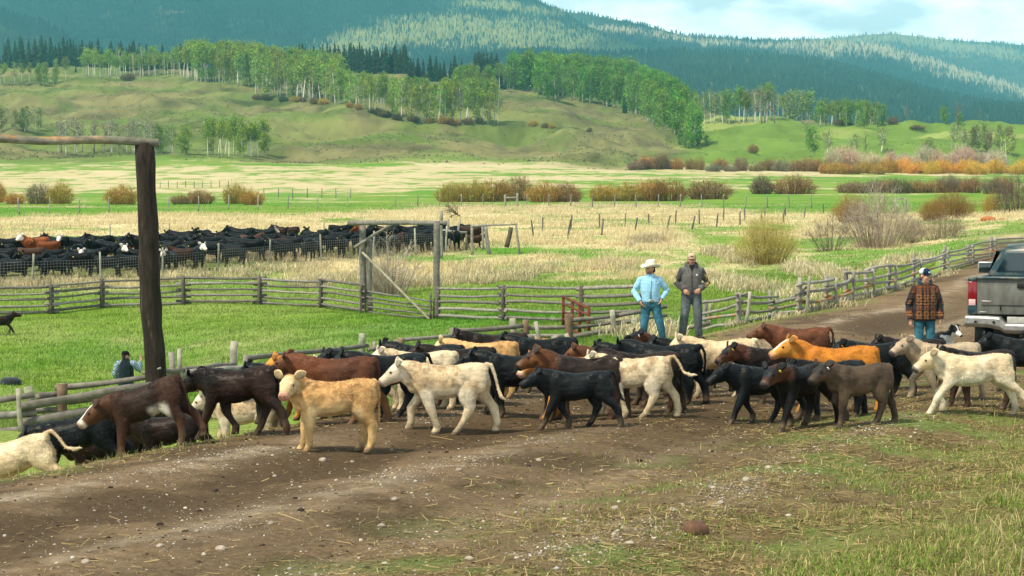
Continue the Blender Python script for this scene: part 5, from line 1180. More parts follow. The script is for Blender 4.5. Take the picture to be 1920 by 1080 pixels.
for row in range(6):
    px = -46 + random.uniform(0, 20)
    while px < 900:
        Y = float(herdY(px)) + row * 3.4 + random.uniform(-.8, .8)
        if row < 4 or px < 690 - (row - 4) * 150:
            near = any(abs(px - s_[0]) < 22 and abs(row - s_[1]) < .7 for s_ in SPEC)
            if not near and not (row == 0 and (random.random() < .12)):
                put_cow(px, Y, random.choice([180, 175, 185, 0, 5, 355, 200, 340, 20, 160, 90, 270, 250]), 'brown' if random.random() < .10 else 'black', random.choice([0, 0, 1, 2, 3]), {0: 'dark cow in the front rank right behind the net wire', 1: 'dark cow in the second rank of the herd', 2: 'dark cow in the middle rank of the herd', 3: 'dark cow in the rear rank of the herd', 4: 'dark cow in the last rank of the herd against the straw field', 5: 'dark cow in the last rank of the herd against the straw field'}[row], 'herd rank %s' % ('front', 'second', 'middle', 'rear', 'last', 'last')[row])
        px += random.uniform(1.0, 1.75) * F / Y
# ================================================================ PEOPLE
SKIN = np.array([.50, .27, .18])
M_skin = mat('skin', rough=.55, spec=.3, nscale=30, namt=.12)
M_cloth = mat('cloth', rough=.9, spec=.1, nscale=18, namt=.18, bump=.5, bscale=22, sheen=.2)
M_denim = mat('denim', rough=.9, spec=.1, nscale=10, namt=.32, bump=.5, bscale=18)
M_leather = mat('leather', rough=.45, spec=.4, nscale=14, namt=.25)
M_felt = mat('felt', rough=.9, spec=.1, nscale=10, namt=.1)
def v3(*a): return np.array(a, float)
def hand(m, w, d, n, curl=.5, thumb=1):
    """palm and five separate bent fingers; w wrist, d pointing direction, n palm normal"""
    d = d / np.linalg.norm(d); n = n - d * (n @ d); n /= np.linalg.norm(n); s = np.cross(d, n)
    k = 10; a = np.arange(k) / k * 6.2832; rg = []
    for t, hw, th in ((-.02, .026, .020), (.0, .028, .021), (.035, .039, .017), (.075, .043, .014), (.092, .038, .011)):
        rg.append(w + d * t + np.outer(np.cos(a) * hw, s) + np.outer(np.sin(a) * th, n))
    m.loft(rg)
    for i, (o, L) in enumerate(((-.031, .066), (-.011, .076), (.010, .071), (.030, .056))):
        p = w + d * .078 + s * o; q = [p.copy()]; dd = d.copy(); c = curl * (1 + .12 * i)
        for seg in (.42, .32, .26):
            dd = dd * math.cos(c * .62) + n * math.sin(c * .62); p = p + dd * L * seg * 1.12; q.append(p.copy())
        m.tube(q, [.0098, .0092, .0086, .0072], 7)
    b = w + d * .022 - s * .030 * thumb
    m.tube([b, b + d * .028 - s * .022 * thumb + n * .010, b + d * .055 - s * .026 * thumb + n * .022, b + d * .074 - s * .020 * thumb + n * .030], [.015, .012, .0105, .008], 7)
def limb(m, pts, rad, sides=12, flat=1.0):
    P_ = [np.array(p, float) for p in pts]; out_p = []; out_r = []
    for i in range(len(P_) - 1):
        for t in (0, .33, .66):
            out_p.append(P_[i] * (1 - t) + P_[i + 1] * t); out_r.append(rad[i] * (1 - t) + rad[i + 1] * t)
    out_p.append(P_[-1]); out_r.append(rad[-1]); m.tube(out_p, out_r, sides, flat=flat)
def torso(m, secs, k=20):
    a = np.arange(k) / k * 6.2832; m.loft([np.array([cx, cy, z]) + np.stack([np.cos(a) * hw, np.sin(a) * hd, np.zeros(k)], -1) for z, hw, hd, cx, cy in secs])
def finish(m, name, mat_, parent, col, voxel=.0125, it=3, wr=.006, wf=11, colf=None, seed=1):
    V, Fq, N = remesh(m, voxel, it)
    if wr: V = V + N * ((fbm(V[:, 0] * wf + seed, V[:, 2] * wf * .75 + V[:, 1] * wf, seed, 3) - .5) * 2 * wr)[:, None]
    C = np.tile(np.array(col, float), (len(V), 1)) if colf is None else colf(V, N)
    return link(name, raw_mesh(name, V, [Fq], C, True, (mat_,)), parent)
def person(label, px, Y, J, yaw, h=1.78, skin=SKIN, hair=None, beard=None, pitch=6, rz=0.0, curl=(.5, .5), pn=((0, -1, 0), (0, -1, 0)), sex='m', hdir=None, dz=0.0, hairlen=0):
    """J: joints of the pose. the body is one continuous skin; clothing is added as children"""
    m = MB(); sh = J['sh']; hw = .185 if sex == 'm' else .165
    torso(m, [(.86, .13, .10, J['pel'][0], 0), (.95, .150, .105, J['pel'][0], 0), (1.08, .135, .09, J['pel'][0] * .6, 0), (1.25, .155, .10, 0, 0), (1.40, .165, .095, 0, 0), (1.47, .10, .07, 0, 0)])
    limb(m, [(0, .0, 1.42), (0, -.005, 1.52), (0, -.02, 1.58)], [.065, .055, .055])
    hands = []
    for i, sd in enumerate((-1, 1)):
        S, E, W_ = [np.array(J[k][i], float) for k in ('sh', 'el', 'wr')]
        limb(m, [S * .8 + v3(0, 0, .28), S, E, W_], [.055, .055, .042, .027])
        d = (W_ - E) / np.linalg.norm(W_ - E) if hdir is None or hdir[i] is None else np.array(hdir[i], float)
        hand(m, W_, d, np.array(pn[i], float), curl[i], -sd if True else sd)
        H, K, A = [np.array(J[k][i], float) for k in ('hip', 'kn', 'an')]
        limb(m, [H + v3(0, 0, .06), H, K, A], [.085, .082, .052, .036])
    yw = math.radians(yaw); pt = math.radians(pitch)
    f = v3(math.sin(yw) * math.cos(pt), -math.cos(yw) * math.cos(pt), -math.sin(pt)); r = v3(math.cos(yw), math.sin(yw), 0); u = np.cross(r, f); u = u if u[2] > 0 else -u
    Rm = np.stack([r, f, u], 1); hc = v3(0, -.015, 1.625)
    L = lambda x, y, z: hc + r * x + f * y + u * z
    m.ell(L(0, -.012, .028), (.077, .097, .093), rot=Rm, seg=16); m.ell(L(0, .02, -.035), (.064, .074, .085), rot=Rm, seg=14)
    m.ell(L(0, .062, -.090), (.034, .026, .024), rot=Rm); m.ell(L(0, .075, .032), (.055, .016, .014), rot=Rm)
    m.loft([L(0, .078, .030) + np.outer(np.cos(np.arange(8) / 8 * 6.28) * .009, r) + np.outer(np.sin(np.arange(8) / 8 * 6.28) * .012, f), L(0, .098, .0) + np.outer(np.cos(np.arange(8) / 8 * 6.28) * .013, r) + np.outer(np.sin(np.arange(8) / 8 * 6.28) * .014, f), L(0, .094, -.020) + np.outer(np.cos(np.arange(8) / 8 * 6.28) * .017, r) + np.outer(np.sin(np.arange(8) / 8 * 6.28) * .014, f)])
    for sd in (-1, 1):
        m.ell(L(.078 * sd, -.012, -.002), (.012, .022, .034), rot=Rm); m.ell(L(.038 * sd, .066, -.022), (.026, .02, .022), rot=Rm)
    m.ell(L(0, .084, -.052), (.024, .012, .007), rot=Rm); m.ell(L(0, .083, -.064), (.021, .012, .008), rot=Rm)
    V, Fq, N = remesh(m, .0078, 2)
    rel = V - hc; x, y, z = rel @ r, rel @ f, rel @ u
    C = np.tile(np.array(skin, float), (len(V), 1)) * (.88 + .24 * fbm(V[:, 0] * 40, V[:, 2] * 40, 3, 3))[:, None]
    hd_ = np.abs(x) < .12
    ck = np.exp(-(((np.abs(x) - .042) / .022) ** 2 + ((z + .025) / .022) ** 2)) * (y > .03)
    C = mixc(C, ck * .35, (.50, .16, .11))
    if beard is not None: C = mixc(C, sstep(-.028, -.05, z) * (z > -.14) * sstep(-.02, .02, y) * hd_ * .85, beard)
    C = mixc(C, np.exp(-((x / .022) ** 2 + ((z + .058) / .008) ** 2)) * (y > .06) * .9, (.34, .11, .09))
    for sd in (-1, 1):
        C = mixc(C, np.exp(-(((x - .032 * sd) / .013) ** 2 + ((z - .012) / .0075) ** 2)) * (y > .05) * 1.0, (.03, .022, .02))
        C = mixc(C, np.exp(-(((x - .033 * sd) / .020) ** 2 + ((z - .036) / .007) ** 2)) * (y > .05) * .8, hair if hair is not None else (.06, .04, .03))
    o = link('person', raw_mesh('person', V, [Fq], C, True, (M_skin,)))
    xx = X(px, Y); o.location = (xx, Y, gz(xx, Y) + dz); o.rotation_euler = (0, 0, rz); s_ = h / 1.78; o.scale = (s_, s_, s_)
    props(o, label, 'person')
    if hair is not None:
        hm = MB(); hm.ell(L(0, -.030, .036), (.081, .094, .088), rot=Rm, seg=14); hm.ell(L(0, -.065, -.03), (.066, .045, .06), rot=Rm, seg=12)
        if hairlen: hm.tube([L(0, -.09, .0), L(0, -.10, -.10), L(.01, -.085, -hairlen)], [.05, .045, .02], 10)
        finish(hm, 'hair', M_cloth, o, hair, .012, 2, .004, 30)
    return o, L, Rm
def sleeves(m, J, r0, r1, r2, end=1.0):
    for i in (0, 1):
        S, E, W_ = [np.array(J[k][i], float) for k in ('sh', 'el', 'wr')]
        limb(m, [S * .6 + v3(0, 0, .565), S, E, E + (W_ - E) * end], [r0 * .9, r0, r1, r2])
def trousers(o, J, col, top=1.0, r=(.108, .105, .080, .066), end=None, wr=.008, mat_=None):
    m = MB(); torso(m, [(.82, .10, .09, J['pel'][0], 0), (.90, .172, .122, J['pel'][0], .005), (top, .168, .120, J['pel'][0] * .8, 0), (top + .05, .164, .116, J['pel'][0] * .8, 0)])
    for i in (0, 1):
        H, K, A = [np.array(J[k][i], float) for k in ('hip', 'kn', 'an')]
        e_ = A if end is None else K + (A - K) * end
        limb(m, [H + v3(0, 0, .03), H - v3(0, 0, .05), K, e_], list(r))
    def cf(V, N):
        n = fbm(V[:, 0] * 14, V[:, 2] * 9, 5, 3)[:, None]; fade = np.exp(-(((V[:, 2] - .62) / .2) ** 2))[:, None] * (N[:, 1] < -.3)[:, None]
        return np.array(col) * (.7 + .6 * n) * (1 + .45 * fade)
    return finish(m, 'jeans', mat_ or M_denim, o, col, .012, 3, wr, 12, cf)
def boots(o, J, col, hi=.30, yaw=(0, 0), name='boot'):
    for i in (0, 1):
        K, A = np.array(J['kn'][i], float), np.array(J['an'][i], float); m = MB()
        t = (hi - A[2]) / (K[2] - A[2]); limb(m, [A + (K - A) * t, A + v3(0, 0, .02), A - v3(0, 0, .05)], [.066, .055, .048])
        y = math.radians(yaw[i]); d = v3(math.sin(y), -math.cos(y), 0)
        m.ell(A + d * .08 - v3(0, 0, A[2] - .045), (.048, .13, .045), rot=np.stack([v3(-d[1], d[0], 0), d, v3(0, 0, 1)], 1)); m.ell(A - d * .03 - v3(0, 0, A[2] - .04), (.042, .05, .04))
        finish(m, name, M_leather, o, col, .010, 2, 0)
def belt(o, J, z=1.0, col=(.03, .02, .015), buckle=True):
    m = MB(); k = 24; a = np.arange(k) / k * 6.2832; c = v3(J['pel'][0] * .8, 0, 0)
    m.loft([c + np.stack([np.cos(a) * .172, np.sin(a) * .124, np.full(k, zz)], -1) for zz in (z - .02, z + .02)], col)
    b = link('belt', m.mesh('belt', (M_leather,)), o)
    if buckle:
        m = MB(); m.ell((c[0], -.128, z), (.05, .012, .034), (.35, .33, .28)); link('buckle', m.mesh('buckle', (M_metal,)), b)
M_metal = mat('worn metal', rough=.35, metal=.9, nscale=20, namt=.2)
def cap(o, L, Rm, front, back, logo=None, brim=None, yaw=0):
    r, f, u = Rm[:, 0], Rm[:, 1], Rm[:, 2]; k = 20; a = np.arange(k) / k * 6.2832
    m = MB(); rg = []
    for z, s_ in ((.035, 1.0), (.07, .99), (.10, .92), (.122, .74), (.136, .42), (.140, .08)):
        rg.append(L(0, -.012, z) + np.outer(np.cos(a) * .088 * s_, r) + np.outer(np.sin(a) * .107 * s_, f))
    def cf(V):
        y = (V - L(0, 0, 0)) @ f; return np.where((y > -.005)[:, None], np.array(front, float), np.array(back, float))
    m.loft(rg, colf=cf); c_ = link('cap', m.mesh('cap', (M_felt,)), o)
    m = MB(); t = np.linspace(-1, 1, 13); top = []
    for q, (dy, dz) in enumerate(((0, 0), (.045, .004), (.075, -.004))):
        top.append([L(np.sin(s_ * 1.45) * .082 * (1 - .10 * q), .088 * np.cos(s_ * 1.3) * 1.02 + dy * max(0, np.cos(s_ * 1.35)) - .01, .046 + dz - .022 * s_ * s_) for s_ in t])
    T = np.array(top); lo = T - u * .006; V = np.concatenate([T.reshape(-1, 3), lo.reshape(-1, 3)]); n = 13; q = []
    for i in range(2):
        for j in range(12): q += [(i * n + j, i * n + j + 1, (i + 1) * n + j + 1, (i + 1) * n + j), (39 + (i + 1) * n + j, 39 + (i + 1) * n + j + 1, 39 + i * n + j + 1, 39 + i * n + j)]
    for j in range(12): q.append((26 + j, 27 + j, 39 + 27 + j, 39 + 26 + j))
    m.add(V, [q], brim if brim is not None else front); link('visor', m.mesh('visor', (M_felt,)), c_)
    if logo:
        for c, x0, x1, z0, z1, off in logo:
            m = MB(); p = []
            for zz in (z0, z1):
                for xx in np.linspace(x0, x1, 5):
                    p.append(L(xx, math.sqrt(max(0, 1 - (xx / .089) ** 2)) * .107 * (1 - .25 * max(0, (zz - .07) / .05)) - .012 + .003 + off, zz))
            m.add(p, [[(i, i + 1, i + 6, i + 5) for i in range(4)]], c); link('cap_badge', m.mesh('cap_badge', (M_felt,)), c_)
    return c_
# --- the man in the pale blue shirt
JA = dict(pel=(.03, 0), sh=[(-.182, 0, 1.425), (.182, .0, 1.42)], el=[(-.315, .04, 1.17), (.355, .07, 1.19)], wr=[(-.205, -.10, .985), (.225, -.035, 1.03)], hip=[(-.075, 0, .92), (.115, 0, .92)], kn=[(-.115, -.02, .50), (.21, -.03, .50)], an=[(-.135, .0, .09), (.285, .01, .09)])
o, L, Rm = person('man in a pale blue shirt and white cowboy hat, hand on hip', 1219, 43.0, JA, -58, h=1.80, skin=SKIN, hair=(.03, .022, .018), beard=(.16, .09, .06), hdir=[(.45, -.25, -.85), (-.35, -.2, -.9)], pn=((1, .2, 0), (-1, -.1, 0)), curl=(.5, .6))
m = MB(); torso(m, [(.965, .178, .132, .02, 0), (1.06, .180, .135, .015, -.005), (1.2, .190, .140, 0, -.008), (1.35, .198, .135, 0, -.004), (1.43, .175, .112, 0, 0), (1.50, .10, .085, 0, 0), (1.525, .072, .070, 0, -.005)])
sleeves(m, JA, .070, .066, .050)
finish(m, 'shirt', M_cloth, o, (.30, .57, .76), .0125, 3, .010, 9)
m = MB()
for sd in (-1, 1): m.loft([[(.072 * sd, -.05, 1.52), (.010 * sd, -.092, 1.50), (.045 * sd, -.105, 1.455), (.085 * sd, -.075, 1.49)], [(.068 * sd, -.04, 1.55), (.010 * sd, -.080, 1.53), (.045 * sd, -.112, 1.46), (.09 * sd, -.065, 1.51)]], (.34, .62, .80))
link('collar', m.mesh('collar', (M_cloth,)), o)
m = MB(); m.box((.0, -.146, 1.24), (.016, .004, .20), (.26, .51, .70)); link('placket', m.mesh('placket', (M_cloth,)), o)
m = MB(); m.box((.115, -.1435, 1.385), (.014, .003, .010), (.03, .12, .22)); link('shirt_emblem', m.mesh('shirt_emblem', (M_felt,)), o)
trousers(o, JA, (.032, .110, .160), end=.62, top=.985); belt(o, JA, .995, (.09, .04, .02)); boots(o, JA, (.17, .042, .03), .36, (-25, 25))
def cowboy_hat(o, L, Rm):
    r, f, u = Rm[:, 0], Rm[:, 1] * np.array([1, 1, 0]), np.array([0, 0, 1.]); f = f / np.linalg.norm(f); hc_ = L(0, 0, 0); L = lambda x, y, z: hc_ + r * x + f * y + u * z; k = 32; a = np.arange(k) / k * 6.2832; ca, sa = np.cos(a), np.sin(a)
    m = MB(); rg = []
    for rad, z0, roll in ((.205, .056, .050), (.20, .048, .044), (.17, .040, .024), (.13, .036, .008), (.094, .042, 0)):
        rg.append(L(0, -.01, 0) + np.outer(ca * rad * .86, r) + np.outer(sa * rad * 1.05, f) + np.outer(z0 + roll * np.abs(ca) ** 2.2 - .018 * np.abs(sa) ** 3 * rad / .2, u))
    for z, s_, dent in ((.07, 1.0, 0), (.11, .96, 0), (.15, .90, 0), (.172, .80, 0), (.180, .60, .012), (.172, .3, .03), (.165, .05, .034)):
        rg.append(L(0, -.01, 0) + np.outer(ca * .088 * s_ * (1 - .12 * (z > .14)), r) + np.outer(sa * .108 * s_, f) + np.outer(z - dent * (1 - .6 * np.abs(sa)) - .010 * sa * (z > .14) + .012, u))
    m.loft(rg, (.74, .68, .55)); h_ = link('cowboy_hat', m.mesh('cowboy_hat', (M_felt,)), o)
    md = h_.modifiers.new('t', 'SOLIDIFY'); md.thickness = .004
    m = MB(); m.loft([L(0, -.01, z) + np.outer(ca * .0905, r) + np.outer(sa * .111, f) for z in (.050, .072)], (.52, .46, .36), cap=False); link('hat_band', m.mesh('hat_band', (M_felt,)), h_)
cowboy_hat(o, L, Rm)
# --- the man in the hooded jacket
JB = dict(pel=(0, 0), sh=[(-.18, 0, 1.42), (.18, 0, 1.42)], el=[(-.285, .05, 1.14), (.325, .06, 1.15)], wr=[(-.165, -.13, 1.02), (.155, -.13, 1.03)], hip=[(-.095, 0, .92), (.095, 0, .92)], kn=[(-.14, -.03, .50), (.13, -.02, .50)], an=[(-.18, .02, .09), (.155, .03, .09)])
o, L, Rm = person('man in a charcoal hooded jacket and tan cap with hands at his waist', 1297, 43.4, JB, -4, h=1.80, skin=SKIN, hair=(.07, .04, .02), beard=(.30, .16, .10), hdir=[(.75, -.35, -.55), (-.75, -.3, -.5)], pn=((.3, .9, -.3), (-.3, .9, -.3)), curl=(.7, .8))
CH = np.array([.105, .100, .097])
m = MB(); torso(m, [(.93, .188, .140, 0, 0), (.97, .196, .148, 0, -.004), (1.1, .200, .152, 0, -.006), (1.3, .200, .142, 0, -.004), (1.42, .178, .115, 0, 0), (1.49, .12, .10, 0, .0), (1.53, .09, .085, 0, 0)])
sleeves(m, JB, .076, .074, .056)
def cfb(V, N):
    n = fbm(V[:, 0] * 7, V[:, 2] * 7, 5, 4)[:, None]; C = CH * (.7 + .6 * n)
    C = mixc(C, sstep(.195, .215, np.abs(V[:, 0])) * .62, (.028, .027, .028))
    V0 = sstep(.07, .055, np.abs(V[:, 0]) + np.abs(V[:, 2] - 1.50) * .5) * (V[:, 1] < -.04)
    C = mixc(C, V0, (.012, .012, .013)); C = mixc(C, (np.abs(V[:, 0]) < .008) * (V[:, 1] < -.1) * (V[:, 2] < 1.42) * .8, (.02, .02, .02))
    sl = (np.abs(V[:, 0]) > .26) * (V[:, 0] > 0) * (V[:, 2] > 1.06) * (V[:, 2] < 1.34) * (N[:, 0] > .35)
    C = mixc(C, sl * sstep(.45, .55, vnoise(V[:, 1] * 40, V[:, 2] * 55, 4)) * .9, (.55, .40, .05))
    return C
finish(m, 'jacket', M_cloth, o, CH, .0125, 3, .011, 9, cfb)
m = MB()
for a_ in np.linspace(-2.6, 2.6, 15):
    pass
ang = np.linspace(-2.75, 2.75, 19)
m.tube([(math.sin(t) * .098, .010 + math.cos(t) * .088, 1.515 + .045 * math.cos(t) - .018) for t in ang], [.030 + .034 * max(0, math.cos(t * .6)) for t in ang], 10)
finish(m, 'hood', M_cloth, o, CH * .7, .012, 3, .008, 12)
m = MB(); m.box((.095, -.1595, 1.315), (.020, .003, .022), (.55, .53, .50)); link('chest_label', m.mesh('chest_label', (M_felt,)), o)
trousers(o, JB, (.085, .10, .108), top=.96, r=(.118, .112, .088, .076)); boots(o, JB, (.06, .035, .02), .22, (-20, 20))
cap(o, L, Rm, (.50, .40, .27), (.06, .04, .03), [((.07, .03, .022), -.030, .030, .066, .096, .0), ((.36, .10, .06), -.016, .016, .076, .088, .0015)], (.44, .34, .22))
# --- the person in the patterned jacket
JC = dict(pel=(0, 0), sh=[(-.165, 0, 1.42), (.165, 0, 1.42)], el=[(-.265, .03, 1.14), (.265, .03, 1.14)], wr=[(-.255, -.04, .87), (.265, -.04, .88)], hip=[(-.09, 0, .92), (.09, 0, .92)], kn=[(-.10, -.02, .50), (.10, -.02, .50)], an=[(-.10, .02, .09), (.105, .03, .09)])
o, L, Rm = person('person in a brown and black patterned jacket and blue cap', 1735, 35.8, JC, 42, h=1.74, skin=SKIN * 1.06, hair=(.16, .09, .045), hdir=[(.03, -.1, -1), (-.03, -.1, -1)], pn=((.9, .3, 0), (-.9, .3, 0)), curl=(.55, .5), sex='f')
m = MB(); torso(m, [(.855, .195, .145, 0, 0), (.90, .205, .152, 0, -.004), (1.1, .200, .155, 0, -.008), (1.3, .200, .145, 0, -.004), (1.42, .17, .115, 0, 0), (1.50, .12, .10, 0, 0), (1.52, .085, .085, 0, 0)])
sleeves(m, JC, .076, .076, .060, .97)
def cfc(V, N):
    x = V[:, 0]; z = V[:, 2]; arm = np.abs(x) > .185; an = np.where(arm, V[:, 1] * .9 + x * .25 + .03, x)
    rs_ = vnoise(x * 60, z * 60, 3); ORN = np.array([.23, .092, .030]); BRN = np.array([.10, .036, .017]); blk = np.array([.010, .010, .012])
    C = np.tile(blk * 1.5, (len(V), 1))
    zz = (z - .845) / .098; row = np.floor(zz); fz = zz - row; cx = ((an + .06) / .12) % 1; ux = np.abs(cx - .5) * 2
    bell = (ux < .86 - .50 * np.abs(fz - .35)) & (fz < .80)                      # blocks of orange motifs in columns
    C = mixc(C, bell * 1., ORN)
    C = mixc(C, (bell & (np.mod(row, 3) == 2)) * .75, BRN); C = mixc(C, (bell & (np.mod(row, 3) == 2) & (np.abs(fz - .4) < .2) & (ux < .35)) * .8, (.34, .12, .07))
    C = mixc(C, (bell & (np.abs(fz - .40) < .07)) * .95, blk); C = mixc(C, (bell & (ux < .13) & (fz > .1) & (fz < .65)) * .9, blk)
    C = mixc(C, ((~bell) & (np.abs(fz - .93) < .06) & (ux < .6)) * .6, ORN)
    C = mixc(C, (np.abs(x) < .010) * (V[:, 1] < 0) * (z > 1.25) * .95, blk); C = mixc(C, sstep(1.38, 1.44, z) * .7, BRN)
    C = mixc(C, arm * (np.mod(row, 2) == 0) * .8, blk * 1.6)
    C = C * (.7 + .6 * rs_)[:, None]
    C = mixc(C, sstep(.885, .87, z), blk)
    return C
finish(m, 'jacket', M_cloth, o, (1, 1, 1), .0095, 3, .007, 9, cfc)
m = MB(); ang = np.linspace(-2.7, 2.7, 19)
m.tube([(math.sin(t) * .088, -.002 + math.cos(t) * .082, 1.515 + .03 * math.cos(t) - .006) for t in ang], [.030 + .028 * max(0, math.cos(t * .6)) for t in ang], 10)
finish(m, 'hood', M_cloth, o, (.012, .035, .055), .012, 3, .006, 12)
trousers(o, JC, (.028, .100, .135), top=.95, r=(.100, .095, .070, .058)); boots(o, JC, (.03, .022, .018), .16, (-10, 20), 'shoe')
cap(o, L, Rm, (.012, .028, .060), (.62, .66, .68), [((.75, .78, .80), -.030, .034, .066, .098, .001), ((.16, .45, .62), -.024, .010, .080, .094, .0025), ((.55, .12, .22), .006, .030, .068, .078, .0025)], (.012, .025, .05))
# --- the man in the vest, seen from behind
JD = dict(pel=(0, 0), sh=[(-.20, 0, 1.43), (.20, 0, 1.43)], el=[(-.30, -.02, 1.15), (.35, .06, 1.24)], wr=[(-.24, .12, .98), (.36, .12, 1.48)], hip=[(-.095, 0, .92), (.095, 0, .92)], kn=[(-.11, .02, .50), (.11, .02, .50)], an=[(-.12, .0, .09), (.12, .0, .09)])
o, L, Rm = person('man in a dark vest and checked sleeves waving in the pasture', 234, 57.0, JD, 128, h=1.80, skin=SKIN * .95, hair=(.04, .03, .025), beard=(.16, .08, .05), hdir=[(.2, .3, -.9), (.10, .05, 1)], pn=((1, 0, 0), (-.3, -1, .1)), curl=(.5, .18))
m = MB(); sleeves(m, JD, .090, .078, .056); torso(m, [(1.2, .15, .10, 0, 0), (1.43, .19, .11, 0, 0), (1.52, .085, .08, 0, 0)])
def cfd(V, N):
    q = (np.floor(V[:, 2] / .034) + np.floor((V[:, 0] + V[:, 1]) / .034)) % 2
    return np.array([.03, .11, .20]) * (1 - q[:, None]) + np.array([.36, .43, .46]) * q[:, None]
finish(m, 'shirt', M_cloth, o, (1, 1, 1), .011, 2, .006, 10, cfd)
m = MB(); torso(m, [(.96, .205, .155, 0, 0), (1.0, .212, .162, 0, 0), (1.2, .212, .165, 0, 0), (1.38, .20, .15, 0, 0), (1.46, .165, .125, 0, 0), (1.52, .10, .10, 0, 0), (1.56, .085, .088, 0, 0)])
finish(m, 'vest', M_cloth, o, (.008, .018, .024), .012, 3, .010, 11)
trousers(o, JD, (.015, .035, .06), top=.95, r=(.115, .11, .082, .07)); boots(o, JD, (.03, .02, .015), .2, (170, 190))
cap(o, L, Rm, (.008, .010, .014), (.008, .010, .014), None, (.008, .01, .014))

# --- the dog
def dog():
    m = MB()
    torso_r = [(-.30, .36, .06, .07), (-.24, .37, .10, .11), (-.05, .38, .105, .13), (.12, .38, .115, .16), (.24, .40, .10, .14), (.30, .42, .06, .09)]
    k = 16; a = np.arange(k) / k * 6.2832
    m.loft([np.stack([np.full(k, x), np.cos(a) * hw, z + np.sin(a) * hh], -1) for x, z, hw, hh in torso_r])
    m.tube([(.20, 0, .42), (.30, 0, .50), (.36, 0, .56)], [.095, .08, .07], 12)
    hp = v3(.37, 0, .585); d = v3(.90, .0, -.43); d /= np.linalg.norm(d); s = v3(0, 1, 0); u = np.cross(d, s)
    if u[2] < 0: u = -u
    m.ell(hp, (.085, .072, .070), rot=np.stack([d, s, u], 1)); m.loft([hp + d * t + np.outer(np.cos(a) * w, s) + np.outer(np.sin(a) * h_ - .012, u) for t, w, h_ in ((.03, .055, .05), (.08, .040, .038), (.13, .032, .030), (.165, .027, .025), (.175, .015, .014))])
    for sd in (-1, 1):
        m.loft([hp + s * sd * q[0] + d * q[1] + u * q[2] + np.outer(np.cos(a) * q[3], d) + np.outer(np.sin(a) * .010, s) for q in ((.045, -.02, .045, .028), (.062, -.022, .075, .030), (.078, -.005, .078, .022), (.088, .02, .060, .008))])
        m.tube([(.20, .07 * sd, .36), (.20, .075 * sd, .22), (.205, .075 * sd, .08), (.22, .075 * sd, .02), (.235, .075 * sd, .0)], [.055, .034, .026, .03, .03], 10)
        m.tube([(-.22, .07 * sd, .38), (-.17, .085 * sd, .25), (-.27, .085 * sd, .15), (-.25, .08 * sd, .04), (-.23, .08 * sd, .0)], [.09, .06, .03, .026, .03], 10)
    m.tube([(-.28, 0, .38), (-.36, .02, .32), (-.42, .04, .22), (-.46, .05, .14)], [.035, .045, .05, .02], 10)
    V, Fq, N = remesh(m, .0095, 3)
    rel = V - hp; t = rel @ d; sd = rel @ s; up = rel @ u
    C = np.tile(np.array([.014, .015, .017]), (len(V), 1)); WH = (.70, .67, .60)
    C = mixc(C, sstep(.016, .006, np.abs(sd)) * (t > -.02) * (up > -.02), WH); C = mixc(C, sstep(.07, .085, t), WH)
    C = mixc(C, sstep(-.01, -.03, up) * (t > -.05) * (np.abs(sd) < .06), WH)
    C = mixc(C, sstep(.16, .168, t), (.012, .012, .012))
    C = mixc(C, ((V[:, 0] > .16) & (V[:, 0] < .34) & (V[:, 2] < .50) & (V[:, 2] > .30) & (np.abs(V[:, 1]) < .09)) * 1., WH); C = mixc(C, sstep(.16, .10, V[:, 2]), WH)
    mm = MB(); mm.add(V, [Fq], C)
    for q in (-1, 1): mm.ell(hp + d * .060 + s * .030 * q + u * .026, (.008, .008, .008), (.06, .03, .01), 8)
    n = 7000; ii = RNG.integers(0, len(V), n); p = V[ii]; nn = N[ii]; fl = np.tile(v3(-.7, 0, -.6), (n, 1)) + RNG.normal(0, .4, (n, 3)); dr = fl * .7 + nn * .5; dr /= np.linalg.norm(dr, axis=1)[:, None]
    Lf = .028 * RNG.uniform(.5, 1.3, n) * np.where((p - hp) @ d > .0, .35, 1) * (p[:, 2] > .05); w = np.cross(dr, nn); w /= np.linalg.norm(w, axis=1)[:, None] + 1e-6
    mm.add(np.stack([p - w * .003, p + w * .003, p + dr * Lf[:, None]], 1).reshape(-1, 3), [np.arange(3 * n).reshape(-1, 3)], np.repeat(np.clip(C[ii] * RNG.uniform(.7, 1.4, n)[:, None], 0, .9), 3, 0))
    o = mm.build('dog', M_coat); x = X(1758, 36.4); o.location = (x, 36.4, gz(x, 36.4)); o.rotation_euler = (0, 0, R(-58)); o.scale = (1.16,) * 3
    props(o, 'black and white sheepdog standing beside the person in the patterned jacket', 'dog')
dog()
